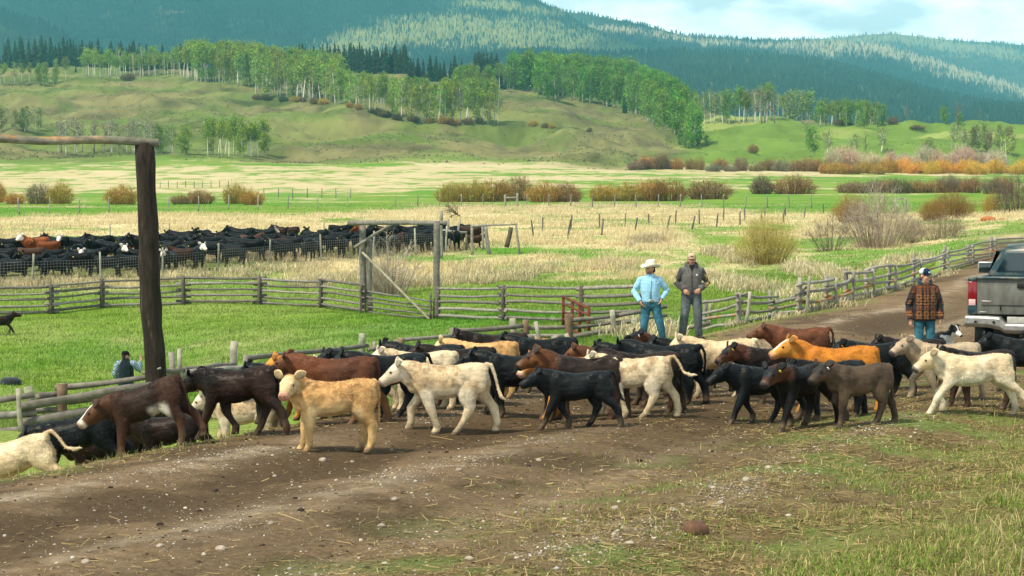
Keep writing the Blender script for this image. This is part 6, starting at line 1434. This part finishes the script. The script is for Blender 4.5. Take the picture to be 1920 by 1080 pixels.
# ================================================================ PICKUP
def pickup():
    PT = (.012, .040, .046)
    M_paint = mat('dusty dark paint', rough=.38, spec=.5, nscale=5, namt=.25, ncol=((.14, .125, .10), 4, .54))
    M_dust = mat('muddy tailgate', base=(.125, .128, .110), attr=False, rough=.75, spec=.3, nscale=7, namt=.35, ncol=((.028, .045, .048), 3.2, .60), stretch=(1, 1, .35))
    M_chrome = mat('dusty chrome', base=(.36, .35, .33), attr=False, rough=.40, metal=.65, nscale=9, namt=.3)
    M_glass = mat('dark glass', base=(.006, .02, .026), attr=False, rough=.06, spec=.8)
    M_red = mat('red lamp', base=(.20, .007, .010), attr=False, rough=.18, spec=.6)
    M_clear = mat('clear lamp', base=(.62, .42, .40), attr=False, rough=.2, spec=.6)
    M_black = mat('black plastic', base=(.012, .012, .013), attr=False, rough=.6)
    M_tyre = mat('tyre rubber', base=(.02, .019, .018), attr=False, rough=.9, nscale=20, namt=.4)
    M_rim = mat('alloy', base=(.35, .35, .35), attr=False, rough=.4, metal=.8)
    Y0 = 37.3; x0 = X(1829, Y0)
    t = empty('pickup_truck', (0, 0, 0), 'dark dusty pickup truck seen from behind at the right edge', 'pickup')
    def ad(name, mb, m_, par=t, smooth=True, bev=0):
        o = mb.build(name, m_, par, smooth)
        if bev:
            b_ = o.modifiers.new('b', 'BEVEL'); b_.width = bev; b_.segments = 2; b_.limit_method = 'ANGLE'
        return o
    hw = 1.0
    # bed sides with wheel arches (outline in y,z, given thickness in x)
    def side(sd):
        m = MB(); prof = [(.06, .66)]
        prof += [(.55, .62)] + [(1.12 + math.cos(a) * .52, .46 + math.sin(a) * .52) for a in np.linspace(math.pi * .9, .1 * math.pi, 9)] + [(1.95, .50), (2.0, .50), (2.0, 1.45), (.06, 1.47)]
        top = np.array(prof); V = []
        for x in (hw * sd, (hw - .09) * sd): V += [(x + (-.035 * sd if z > 1.40 else (-.015 * sd if z < .7 else 0)), y, z) for y, z in top]
        n = len(top); cen = len(V); V += [(hw * sd, 1.0, 1.2), ((hw - .09) * sd, 1.0, 1.2)]
        tri = []; q = []
        for i in range(n):
            j = (i + 1) % n; tri += [(cen, i, j), (cen + 1, n + j, n + i)]; q.append((i, n + i, n + j, j))
        m.add(V, [tri, q], PT); ad('bed_side', m, M_paint, smooth=False)
    for sd in (-1, 1): side(sd)
    m = MB(); m.box((0, 1.0, .86), (hw - .10, .93, .03), PT); m.box((0, 1.96, 1.15), (hw - .10, .03, .30), PT); ad('bed_floor', m, M_paint, smooth=False)
    # tailgate with spoiler lip
    m = MB(); m.box((0, .03, 1.135), (hw - .165, .045, .315), (1, 1, 1)); tg = ad('tailgate', m, M_dust, bev=.015)
    m = MB(); m.box((0, .015, 1.468), (hw - .15, .075, .022), PT); ad('tailgate_lip', m, M_paint, tg, bev=.012)
    m = MB(); m.box((0, -.028, 1.16), (hw - .24, .008, .17), (1, 1, 1)); ad('tailgate_panel', m, M_dust, tg, bev=.006)
    m = MB(); m.box((0, -.05, 1.34), (.13, .012, .045), PT); ad('handle', m, M_black, tg, bev=.01)
    m = MB(); m.box((-.66, -.040, 1.05), (.085, .005, .018), (1, 1, 1)); m.box((-.72, -.040, .865), (.06, .005, .012), (1, 1, 1)); ad('badge', m, M_chrome, tg, bev=.003)
    m = MB(); m.tube([(-.42, -.04, .90), (-.42, -.041, 1.0)], [.05, .015], 10, flat=.12); ad('scrape', m, M_black, tg)
    # tail lamps
    for sd in (-1, 1):
        m = MB(); m.box(((hw - .085) * sd, .03, 1.20), (.080, .055, .20), (1, 1, 1)); lp = ad('tail_lamp', m, M_red, bev=.012)
        m = MB(); m.box(((hw - .085) * sd, -.03, 1.03), (.060, .006, .055), (1, 1, 1)); ad('reversing_light', m, M_clear, lp, bev=.004)
        m = MB(); m.box(((hw - .085) * sd, .03, .90), (.082, .05, .085), PT); ad('corner_panel', m, M_paint, bev=.01); m = MB(); m.box(((hw - .085) * sd, .03, 1.435), (.082, .05, .03), PT); ad('corner_cap', m, M_paint, bev=.01)
    # bumper: chrome, dips in the middle for the plate and step
    prof = [(-1.02, .80, .60), (-.62, .80, .60), (-.40, .79, .56), (-.30, .68, .50), (.30, .68, .50), (.40, .79, .56), (.62, .80, .60), (1.02, .80, .60)]
    rg = []
    for x, zt, zb in prof:
        yb = -.26 + .10 * (abs(x) / 1.02) ** 4
        rg.append([(x, -.02, zt), (x, yb + .03, zt), (x, yb, zt - .035), (x, yb, zb + .06), (x, yb + .05, zb), (x, -.02, zb)])
    m = MB(); m.loft(rg, (1, 1, 1)); bp = ad('bumper', m, M_chrome, smooth=False, bev=.012)
    for sx in (-.82, -.50, .50, .82):
        m = MB(); m.tube([(sx, -.235, .70), (sx, -.266, .70)], .024, 12); ad('parking_sensor', m, M_black, bp)
    m = MB(); m.box((0, -.17, .74), (.28, .012, .055), (.80, .80, .78)); pl = ad('licence_plate', m, mat('plate white', base=(.40, .40, .37), attr=False, rough=.5, nscale=12, namt=.25), bp, bev=.004)
    m = MB(); m.tube([(0, -.05, .46), (0, -.30, .46)], .045, 8); m.ell((0, -.33, .52), (.03, .03, .03)); ad('hitch', m, M_black, bp)
    # plate mounts and underbody
    m = MB(); m.box((0, 2.6, .50), (.55, 2.5, .09), (1, 1, 1)); m.tube([(-.9, 1.12, .40), (.9, 1.12, .40)], .07, 10); m.ell((0, 1.12, .40), (.17, .17, .17)); ad('chassis', m, M_black)
    for sx in (-.42, .42): m = MB(); m.box((sx, .66, .36), (.20, .012, .20), (1, 1, 1)); 
    for sd in (-1, 1):
        m = MB(); m.box((.80 * sd, .60, .42), (.16, .012, .22), (1, 1, 1)); ad('mud_flap', m, M_black)
    # wheels
    for sx in (-1, 1):
        for y in (1.12, 4.75):
            k = 28; a = np.arange(k) / k * 6.2832; m = MB()
            pr = [(-.125, .25), (-.14, .33), (-.115, .392), (-.06, .405), (.06, .405), (.115, .392), (.14, .33), (.125, .25)]
            m.loft([np.stack([np.full(k, .83 * sx + q), y + np.cos(a) * r, .405 + np.sin(a) * r * (1 + .0)], -1) for q, r in pr], cap=False)
            w = ad('wheel', m, M_tyre)
            m = MB(); m.tube([(.83 * sx + .10 * sx, y, .405), (.83 * sx - .10 * sx, y, .405)], .252, 20); ad('rim', m, M_rim, w)
    # cab: lofted sections along y
    def sec(y, zt, hwt, hwb, zb=.52, hws=None):
        zs = 1.42; return [(-hwb + .03, y, zb), (-hwb, y, .85), (-hwb - .005, y, 1.2), (-hwb + .015, y, zs), (-hwt - .02, y, zt - .10), (-hwt + .06, y, zt - .02), (0, y, zt + .015), (hwt - .06, y, zt - .02), (hwt + .02, y, zt - .10), (hwb - .015, y, zs), (hwb + .005, y, 1.2), (hwb, y, .85), (hwb - .03, y, zb)]
    m = MB(); m.loft([sec(2.06, 1.90, .66, .985), sec(2.14, 1.985, .70, .985), sec(2.7, 2.02, .72, .99), sec(3.4, 2.0, .71, .99), sec(3.75, 1.90, .68, .99), sec(4.35, 1.44, .82, .99)], PT); cb = ad('cab', m, M_paint)
    m = MB(); m.loft([[(-.95, y, .55), (-.99, y, .9), (-.95, y, zt - .08), (-.6, y, zt), (.6, y, zt), (.95, y, zt - .08), (.99, y, .9), (.95, y, .55)] for y, zt in ((4.35, 1.36), (5.0, 1.33), (5.7, 1.27), (5.85, 1.1))], PT); ad('bonnet', m, M_paint, bev=.02)
    m = MB(); wv = [(-.80, 2.052, 1.50), (-.60, 2.056, 1.855), (.60, 2.056, 1.855), (.80, 2.052, 1.50)]
    m.add(wv + [(x, y + .02, z) for x, y, z in wv], [[(0, 3, 2, 1), (4, 5, 6, 7), (0, 1, 5, 4), (1, 2, 6, 5), (2, 3, 7, 6), (3, 0, 4, 7)]], (1, 1, 1)); ad('rear_window', m, M_glass, cb, smooth=False)
    for sx in (-1, 1): m = MB(); m.box((.27 * sx, 2.048, 1.68), (.008, .006, .175), (1, 1, 1)); ad('window_bar', m, M_black, cb)
    m = MB(); m.box((0, 2.05, 1.90), (.12, .012, .018), (1, 1, 1)); ad('brake_light', m, M_red, cb)
    for sd in (-1, 1):
        m = MB(); m.add([((.90 * sd), 2.35, 1.46), (.76 * sd, 2.35, 1.88), (.74 * sd, 3.55, 1.86), (.90 * sd, 4.05, 1.46), (.87 * sd, 2.35, 1.46), (.73 * sd, 2.35, 1.88), (.71 * sd, 3.55, 1.86), (.87 * sd, 4.05, 1.46)], [[(0, 1, 2, 3), (4, 5, 6, 7)]], (1, 1, 1))
        V = m.V[0] + np.array([.085 * sd, 0, 0]); m.V[0] = V; ad('side_window', m, M_glass, cb, smooth=False)
        m = MB(); m.box((1.24 * sd, 3.75, 1.52), (.15, .07, .115), (1, 1, 1)); mr = ad('mirror', m, M_chrome, bev=.03)
        m = MB(); m.box((1.24 * sd, 3.676, 1.52), (.125, .005, .09), (1, 1, 1)); ad('mirror_glass', m, M_glass, mr, bev=.003)
        m = MB(); m.tube([(.98 * sd, 3.78, 1.44), (1.15 * sd, 3.76, 1.48)], .03, 8); ad('mirror_arm', m, M_black, mr)
    th = R(-21.0); xc = x0 + hw * math.cos(th); yc = Y0 + hw * -math.sin(-th) * 0
    t.location = (xc, yc + .24, gz(xc, yc + 1.2) - .02); t.rotation_euler = (0, 0, th)
pickup()
# ================================================================ GRASS, LITTER, STONES
def blades(name, p, h, w, col, lean=.35, tipcol=1.25, label=None, cat='grass', seg=1, wind=(.1, 0)):
    """one object of many single grass blades rooted at p"""
    n = len(p); a = RNG.random(n) * 6.2832; s = np.stack([np.cos(a), np.sin(a), np.zeros(n)], -1)
    b = RNG.normal(0, lean, (n, 2)) + np.array(wind); h = np.broadcast_to(h, (n,)); w = np.broadcast_to(w, (n,))[:, None]
    tip = p + np.stack([b[:, 0] * h, b[:, 1] * h, h * np.sqrt(np.clip(1 - .5 * (b ** 2).sum(1), .15, 1))], -1)
    if seg == 1:
        V = np.stack([p - s * w, p + s * w, tip], 1).reshape(-1, 3); f = [np.arange(3 * n).reshape(-1, 3)]
        C = np.stack([col * .8, col * .8, np.clip(col * tipcol, 0, .9)], 1).reshape(-1, 3)
    else:
        md = p * .45 + tip * .55 + np.stack([np.zeros(n), np.zeros(n), h * .16], -1) - np.stack([b[:, 0] * h * .12, b[:, 1] * h * .12, np.zeros(n)], -1)
        tip = tip - np.stack([np.zeros(n), np.zeros(n), h * .12], -1)
        V = np.stack([p - s * w, p + s * w, md + s * w * .7, md - s * w * .7, tip], 1).reshape(-1, 3); i = np.arange(n)[:, None] * 5
        f = [i + np.array([[0, 1, 2, 3]]), i + np.array([[3, 2, 4]])]
        C = np.stack([col * .75, col * .75, col, col, np.clip(col * tipcol, 0, .9)], 1).reshape(-1, 3)
    o = link(name, raw_mesh(name, V, f, C, True, (M_blade,)))
    return props(o, label, cat, kind='stuff')
def scatter(n, Y0, Y1, u0, u1, pw=1.0):
    """random ground points in the wedge u0..u1 = x/Y, thinning out with distance"""
    r = RNG.random(n); Y = 1 / (1 / Y0 + (1 / Y1 - 1 / Y0) * r) if pw == 2 else Y0 * (Y1 / Y0) ** r
    x = RNG.uniform(u0, u1, n) * Y
    return x, Y
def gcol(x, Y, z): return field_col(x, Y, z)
def pasture():
    x, Y = scatter(430000, 40, 112, -.30, .30)
    d = road_d(x, Y); k = d < -1.6 - .8 * fbm(x, Y, 4, 2); x, Y = x[k], Y[k]; z = ground_z(x, Y)
    s = straw(x, Y, z); n = len(x); c = gcol(x, Y, z) * RNG.uniform(.7, 1.4, n)[:, None]
    dry = RNG.random(n) < .02 + .5 * s * s; c[dry] = C_STRAW2 * RNG.uniform(.55, 1.2, (dry.sum(), 1))
    cl = fbm(x / .8, Y / 1.2, 14, 3)
    h = (.055 + .13 * cl + .22 * sstep(.35, .8, s) * RNG.random(n)) * RNG.uniform(.6, 1.3, n)
    blades('grass', np.stack([x, Y, z - .01], -1), h, .0062 + Y * 8e-5, c, .4, 1.15, 'short green grass of the near pasture with dry stalks')
def strawfield():
    x, Y = scatter(330000, 100, 330, -.28, .28); z = ground_z(x, Y); d = road_d(x, Y)
    s = straw(x, Y, z); n = len(x); k = (RNG.random(n) < .22 + .85 * s) & ((d < -1) | (Y > 135)); x, Y, z, s = x[k], Y[k], z[k], s[k]; n = len(x)
    c = gcol(x, Y, z) * RNG.uniform(.75, 1.35, n)[:, None]; q = RNG.random(n) < .55 * s; c[q] = (C_STRAW2 * RNG.uniform(.65, 1.15, (n, 1)))[q]
    cl = sstep(.35, .7, fbm(x / 2.2, Y / 4, 16, 3))
    h = (.10 + .38 * s * cl) * RNG.uniform(.5, 1.4, n)
    blades('grass', np.stack([x, Y, z - .01], -1), h, .012 + Y * 1.1e-4, c, .35, 1.1, 'dry straw coloured grass of the wide fields')
def tufts():
    """tall dry clumps: along the net wire, round the bushes and on the right pasture"""
    P0 = []
    def line(px0, py0, px1, py1, n, sp, q=1.0):
        for i in range(n):
            t = random.random(); px = px0 + (px1 - px0) * t + random.uniform(-8, 8); py = py0 + (py1 - py0) * t + random.uniform(-sp, sp)
            g = G(px, py); P0.append((g.x, g.y, random.uniform(.6, 1.2) * q))
    line(0, 541, 300, 529, 60, 4); line(300, 526, 620, 500, 70, 7); line(560, 532, 700, 525, 60, 8); line(820, 530, 1000, 520, 60, 8); line(840, 505, 1190, 500, 70, 12); line(690, 540, 800, 536, 20, 4)
    line(1290, 520, 1400, 540, 50, 12); line(1330, 470, 1420, 500, 40, 12); line(1470, 500, 1600, 525, 60, 10); line(1180, 455, 1260, 440, 30, 6); line(1640, 500, 1740, 490, 30, 8); line(1500, 440, 1580, 430, 30, 8); line(1385, 540, 1540, 560, 26, 10)
    line(1130, 625, 1260, 630, 30, 10); line(1340, 618, 1600, 571, 30, 4, .5); line(1600, 564, 1800, 506, 30, 3, .45); line(1170, 600, 1220, 640, 18, 6)
    ps = []; hs = []; cs = []; 
    for x, y, s in P0:
        n = int(55 * s); r = .30 * s; q = RNG.normal(0, r, (n, 2)); ps.append(np.stack([x + q[:, 0], y + q[:, 1]], -1)); hs.append(RNG.uniform(.3, 1, n) * .62 * s); cs.append(C_STRAW2 * RNG.uniform(.55, 1.2, (n, 1)) * random.uniform(.75, 1.1))
    p = np.vstack(ps); z = ground_z(p[:, 0], p[:, 1])
    blades('dry_grass', np.column_stack([p, z - .02]), np.concatenate(hs), .012 + p[:, 1] * 6e-5, np.vstack(cs), .45, 1.15, 'tall dry grass clumps along the fences and ditches', seg=2)
def verge():
    x, Y = scatter(120000, 17, 60, -.34, .26); d = road_d(x, Y); n_ = fbm(x / .7, Y / .7, 44, 3)
    k = (d < .1) & (d > -6.5) & (RNG.random(len(x)) < .55 * sstep(.48, .70, n_ + .10 * sstep(-.2, -.7, d) - .16 * sstep(-1.0, -1.8, d) * sstep(-3.5, -2, d))); x, Y, d = x[k], Y[k], d[k]; z = ground_z(x, Y); n = len(x)
    g = RNG.random(n) < .38; c = np.where(g[:, None], C_GREEN2 * RNG.uniform(.6, 1.2, (n, 1)), C_STRAW * RNG.uniform(.4, 1.1, (n, 1)))
    blades('grass', np.stack([x, Y, z - .01], -1), (.035 + .12 * RNG.random(n) ** 1.8), .0035 + Y * 3e-5, c, .75, 1.1, 'thin grass on the bank at the left side of the road', seg=2)
def right_bank():
    x, Y = scatter(430000, 14.5, 48, -.02, .44); d = road_d(x, Y); nz_ = fbm(x / .8, Y / .8, 54, 4); n2 = fbm(x / 2.5, Y / 2.5, 55, 3)
    pr = np.interp(d, [3.6, 5, 7, 8.6, 10, 14], [.0, .02, .06, .24, .75, 1.0]) * (.2 + 1.6 * sstep(.40, .66, nz_))
    k = RNG.random(len(x)) < pr; x, Y, d, n2 = x[k], Y[k], d[k], n2[k]; z = ground_z(x, Y); n = len(x)
    far = sstep(8, 11, d); g = RNG.random(n) < .52 + .5 * (n2 - .5)
    c = np.where(g[:, None], (np.array([.21, .30, .05]) * (1 - far[:, None] * .0)) * RNG.uniform(.5, 1.25, (n, 1)), np.array([.58, .48, .21]) * RNG.uniform(.35, 1.15, (n, 1)))
    h = (.045 + .13 * far * RNG.random(n) + .06 * RNG.random(n))
    blades('grass', np.stack([x, Y, z - .01], -1), h, .0032 + .0022 * RNG.random(n), c, .75, 1.15, 'mixed green and dry grass on the bank at lower right', seg=2)
    n = 2600; x = RNG.uniform(3.5, 8, n); Y = RNG.uniform(15, 27, n); k = (road_d(x, Y) > 9.3) & (RNG.random(n) < sstep(.45, .62, fbm(x / .5, Y / .5, 8, 2))); x, Y = x[k], Y[k]; z = ground_z(x, Y); n = len(x)
    blades('dry_grass', np.stack([x, Y, z - .01], -1), RNG.uniform(.18, .42, n), .0035, np.array([.52, .44, .24]) * RNG.uniform(.6, 1.15, (n, 1)), .7, 1.1, 'long bent dry stalks on the bank at lower right', seg=2)
def litter():
    """bits of straw and dead stalks lying on the dirt"""
    x, Y = scatter(150000, 14.5, 46, -.30, .32); d = road_d(x, Y); nz_ = fbm(x / 1.2, Y / 1.2, 64, 4)
    base = np.interp(d, [-3.5, -1.2, -.2, .6, 3, 5, 7, 9, 14], [.5, .5, .3, .04, .03, .14, .6, .9, .5]) + .42 * sstep(24, 27, Y) * (d > 0) * sstep(.2, .5, d / 8)
    k = RNG.random(len(x)) < base * (.25 + 1.1 * sstep(.35, .65, nz_)); x, Y = x[k], Y[k]; n = len(x); z = ground_z(x, Y) + .006 + .012 * RNG.random(n)
    a = RNG.random(n) * 6.28; L = RNG.uniform(.012, .075, n) * (1 + (RNG.random(n) < .06) * 1.6); w = RNG.uniform(.0018, .0042, n)
    dx = np.stack([np.cos(a), np.sin(a), RNG.normal(0, .15, n)], -1) * L[:, None]; s = np.stack([-np.sin(a), np.cos(a), RNG.normal(0, .6, n)], -1) * w[:, None]; p = np.stack([x, Y, z], -1)
    V = np.stack([p - dx - s, p - dx + s, p + dx + s, p + dx - s], 1).reshape(-1, 3); c = np.array([.38, .285, .13]) * RNG.uniform(.25, 1.25, (n, 1))
    o = link('straw_litter', raw_mesh('straw_litter', V, [np.arange(4 * n).reshape(-1, 4)], np.repeat(c, 4, 0), False, (M_blade,))); props(o, 'bits of straw and dead stalks trodden into the dirt', 'straw', kind='stuff')
_t = (1 + 5 ** .5) / 2
ICO = np.array([(-1, _t, 0), (1, _t, 0), (-1, -_t, 0), (1, -_t, 0), (0, -1, _t), (0, 1, _t), (0, -1, -_t), (0, 1, -_t), (_t, 0, -1), (_t, 0, 1), (-_t, 0, -1), (-_t, 0, 1)]) / math.sqrt(1 + _t * _t)
ICF = np.array([(0, 11, 5), (0, 5, 1), (0, 1, 7), (0, 7, 10), (0, 10, 11), (1, 5, 9), (5, 11, 4), (11, 10, 2), (10, 7, 6), (7, 1, 8), (3, 9, 4), (3, 4, 2), (3, 2, 6), (3, 6, 8), (3, 8, 9), (4, 9, 5), (2, 4, 11), (6, 2, 10), (8, 6, 7), (9, 8, 1)])
def pebbles(name, x, Y, r, col, label, cat):
    n = len(x); z = ground_z(x, Y); sc = np.stack([RNG.uniform(.8, 1.4, n), RNG.uniform(.7, 1.2, n), RNG.uniform(.45, .8, n)], -1) * r[:, None]
    V = ICO[None] * RNG.uniform(.78, 1.2, (n, 12, 1)) * sc[:, None, :]; a = RNG.random(n) * 6.28; ca, sa = np.cos(a)[:, None], np.sin(a)[:, None]
    V = np.stack([V[..., 0] * ca - V[..., 1] * sa, V[..., 0] * sa + V[..., 1] * ca, V[..., 2]], -1) + np.stack([x, Y, z + r * .15], -1)[:, None, :]
    f = (ICF[None] + (np.arange(n) * 12)[:, None, None]).reshape(-1, 3)
    o = link(name, raw_mesh(name, V.reshape(-1, 3), [f], np.repeat(col, 12, 0), True, (M_stone,))); return props(o, label, cat, kind='stuff')
def gravel():
    x, Y = scatter(230000, 14.5, 60, -.30, .32, 1); d = road_d(x, Y) + (fbm(x / 6, Y / 6, 35, 3) - .5) * .9
    rid = sum(g_ * np.exp(-((d - c) / w) ** 2) for c, w, g_ in ((1.0, .30, .55), (3.4, .40, .38), (5.2, .4, .15), (6.8, .38, .75)))
    k = (RNG.random(len(x)) < (rid * sstep(.36, .62, fbm(x / 1.1, Y / 1.1, 66, 3)) + .05) * (d > -.6) * (d < 9)) ; x, Y = x[k], Y[k]; n = len(x)
    r = np.clip(.0062 * np.exp(RNG.normal(0, .5, n)), .0035, .028)
    c = np.array([.42, .36, .29]) * RNG.uniform(.45, 1.35, (n, 1)) * np.where(RNG.random((n, 1)) < .25, np.array([[.9, 1.0, 1.12]]), 1)
    pebbles('gravel', x, Y, r, c, 'grey and beige gravel lying in ridges along the dirt road', 'gravel')
    x, Y = scatter(30000, 14.5, 45, -.30, .30); d = road_d(x, Y); k = (d > -1.5) & (d < 8.5) & (RNG.random(len(x)) < .08 + .30 * sstep(24, 27, Y)); x, Y = x[k], Y[k]; n = len(x)
    pebbles('clods', x, Y, np.clip(.009 * np.exp(RNG.normal(0, .5, n)), .004, .04), np.array([.045, .032, .02]) * RNG.uniform(.5, 1.6, (n, 1)), 'dark clods of mud and dung on the dirt road', 'clods')
def stone(name, px, py, r, col, label, group=None, flat=.7, cat='stone', seed=1):
    g = G(px, py); rs = np.random.default_rng(seed); m = MB(); m.ell((0, 0, 0), (1, 1, 1), seg=16); V = m.V[0]
    for _ in range(9):      # chipped planes
        d = rs.normal(size=3); d /= np.linalg.norm(d); q = V @ d; V = V - np.outer(np.clip(q - rs.uniform(.62, .92), 0, 1), d)
    V = V * (1 + .12 * (fbm(V[:, 0] * 3 + seed, V[:, 1] * 3 + V[:, 2] * 3, seed, 3) - .5))[:, None] * r * np.array([1.1, .9, flat])
    m.V[0] = V; m.C[0] = np.array(col) * (.7 + .6 * fbm(V[:, 0] / r * 2.5, V[:, 2] / r * 2.5 + V[:, 1] / r, seed, 3))[:, None]
    props(m.build(name, M_stone, None, True, g + Vector((0, 0, r * flat * .2))), label, cat, group)
WHS = (.34, .285, .225)
STONES = [(880, 1052, .045, 'whitish stone at the bottom edge in the middle of the road'), (716, 992, .055, 'round white stone left of centre in the lower road'), (740, 940, .05, 'pale stone in the gravel streak left of centre'), (508, 992, .042, 'pinkish pale stone in the lower left road'), (414, 1042, .055, 'whitish stone near the bottom left'), (299, 1033, .045, 'flat pale stone left of the bottom left white one'), (160, 1066, .05, 'pale stone in the bottom left corner'), (860, 886, .042, 'small pale stone on the road below the black calf'), (606, 866, .06, 'flat pale stone beside the hooves of the tan calf'), (1152, 958, .06, 'long pale stone in the middle of the gravel strip'), (1262, 962, .05, 'grey stone on the gravel strip right of the long pale one'), (1400, 905, .06, 'bluish grey stone in the gravel heap'), (1440, 880, .045, 'pale stone at the top of the gravel heap'), (1010, 865, .04, 'small stone below the cream hindquarters'), (1350, 950, .05, 'beige stone low in the gravel heap'), (1180, 1028, .05, 'whitish stone near the lower gravel strip'), (890, 866, .035, 'tiny white stone near the black calf shadow'), (516, 896, .038, 'small white stone right below the tan calf'), (660, 870, .03, 'small white stone under the tan calf'), (370, 1000, .035, 'small beige stone in the lower left wheel track'), (1488, 866, .04, 'small stone between gravel heap and calves'), (1082, 978, .035, 'small pale stone left of the long pale one')]
pasture(); strawfield(); tufts(); verge(); right_bank(); litter(); gravel()
for i, (px, py, r, lab) in enumerate(STONES): stone('stone', px, py, r * .8, np.array(WHS) * random.uniform(.75, 1.1), lab, 'loose stones on the road', seed=30 + i)
stone('rock', 1306, 1006, .115, (.12, .065, .04), 'brown rock lying in the grass at lower right', flat=.95, cat='rock', seed=3)
stone('rock', 1853, 415, .62, (.36, .12, .04), 'rusty orange boulder on the slope right of the fence bend', flat=.5, cat='rock', seed=5)
stone('rock', 1878, 413, .28, (.38, .14, .05), 'small orange boulder beside the rusty one', flat=.5, cat='rock', seed=6)
def creek():
    m = MB(); L = []; Rr = []
    for px, py, w in ((1172, 466, .1), (1185, 460, .8), (1205, 453, 1.0), (1228, 448, .7), (1250, 441, .1)):
        g = G(px, py); L.append((g.x, g.y - w, g.z + .03)); Rr.append((g.x, g.y + w, g.z + .03))
    n = len(L); m.add(L + Rr, [[(i, i + 1, n + i + 1, n + i) for i in range(n - 1)]], (.05, .06, .05))
    props(m.build('creek', mat('creek water', base=(.05, .06, .055), attr=False, rough=.12, spec=.6)), kind='structure')
creek()
# dark tub and the pale container in the pasture
g = G(20, 722); m = MB(); k = 20; a = np.arange(k) / k * 6.2832
m.loft([np.stack([np.cos(a) * r, np.sin(a) * r, np.full(k, z)], -1) for r, z in ((.33, 0), (.36, .06), (.31, .17), (.24, .22), (.05, .235))], (.022, .027, .032))
props(m.build('feed_tub', M_cloth, None, True, g), 'dark upturned rubber tub lying in the grass at the left', 'tub')
g = P(508, 690, 50); g.z = gz(g.x, g.y); m = MB()
m.box((0, 0, .17), (.62, .30, .17), (.62, .66, .66), bev=.05); t_ = m.build('water_trough', M_skin, None, True, g); props(t_, 'pale plastic trough with a teal lid behind the log fence', 'trough')
m = MB(); m.box((-.05, 0, .385), (.42, .22, .045), (.02, .16, .17), bev=.02); link('lid', m.mesh('lid', (M_skin,)), t_)
# low sage and rocks dotting the far grassland
def sage():
    n = 26000; r = RNG.random(n); Y = 720 * (1500 / 720) ** r; x = RNG.uniform(-.27, .27, n) * Y; px = 960 + F * x / Y; nn = fbm(x / 25, Y / 60, 87, 4)
    k = (RNG.random(n) < sstep(.45, .62, nn) * .9 + .06) & ~((px > 1280) & (Y < 1250) & (RNG.random(n) < .8)); x, Y = x[k], Y[k]; n = len(x); z = ground_z(x, Y)
    c = np.where(RNG.random((n, 1)) < .6, np.array([[.135, .135, .065]]), np.array([[.26, .24, .15]])) * RNG.uniform(.6, 1.3, (n, 1))
    mb = MB(); ctr = np.repeat(np.stack([x, Y, z + .15], -1), 3, 0) + RNG.normal(0, .35, (3 * n, 3)) * np.array([1, 1, .35]); leaf_tris(mb, ctr, .34, np.repeat(c, 3, 0))
    props(link('sagebrush', mb.mesh('sagebrush', (M_blade,), False)), 'low sagebrush dotting the far grassland slopes', 'sagebrush', kind='stuff')
sage()
# ================================================================ HAZE AND SHADE-CASTING CLOUDS
def build_haze():
    mb = MB(); mb.box((0, 6500, 455), (7400, 7600, 475))
    m = bpy.data.materials.new('haze'); m.use_nodes = True
    t = m.node_tree
    for n in list(t.nodes): t.nodes.remove(n)
    o = t.nodes.new('ShaderNodeOutputMaterial'); v = t.nodes.new('ShaderNodeVolumePrincipled')
    v.inputs['Color'].default_value = (.26, .78, .95, 1); v.inputs['Density'].default_value = 7.6e-5
    v.inputs['Anisotropy'].default_value = .2
    t.links.new(v.outputs[0], o.inputs['Volume'])
    props(mb.build('haze', m, smooth=False), kind='stuff')
build_haze()
M_shade_cloud = mat('shade_cloud', base=(.9, .9, .9), attr=False, rough=1, spec=0)
def shade_cloud(pts, label):
    """unseen clouds added above the mountains to cast shade: many flattened puffs"""
    mb = MB()
    for p, rx, ry in pts:
        c = np.array(p); mb.ell(c, (rx, ry, min(rx, ry) * .22), (1, 1, 1), 10)
        for _ in range(2): mb.ell(c + RNG.normal(0, 1, 3) * [rx * .6, ry * .6, 8], (rx * .5, ry * .5, min(rx, ry) * .2), (1, 1, 1), 8)
    props(mb.build('shade_cloud', M_shade_cloud), label, kind='structure')
def shade(k, px0, px1, dx, lab, thr=.10):
    out_ = []; sdv = np.array(sun_dir)
    for px in np.arange(px0, px1, dx):
        tt = np.linspace(.02, 1, 120); x, Y, z = mount_pt(k, np.full(120, px), tt); py = 355 + (CAMZ - z) * F / Y
        last = -1e9
        for i in range(120):
            if Y[i] - last < 150: continue
            last = Y[i]
            if k in SUNLIT_C and sunlit_belt(k, np.array([px]), np.array([py[i]]))[0] > thr: continue  # gaps left over the sunlit belts
            q = np.array([x[i], Y[i], z[i] + 8]); s_ = (970 + RNG.uniform(0, 40) - q[2]) / sdv[2]
            out_.append((q + sdv * s_, dx * Y[i] / F * .62, 105))  # puff set on the sun ray above the slope point it must shade
    shade_cloud(out_, lab)
shade('mountain', -250, 1330, 48, 'unseen broken clouds added to shade the big mountain')
shade('ridge', 1180, 2150, 48, 'unseen broken clouds added to shade the middle ridge')
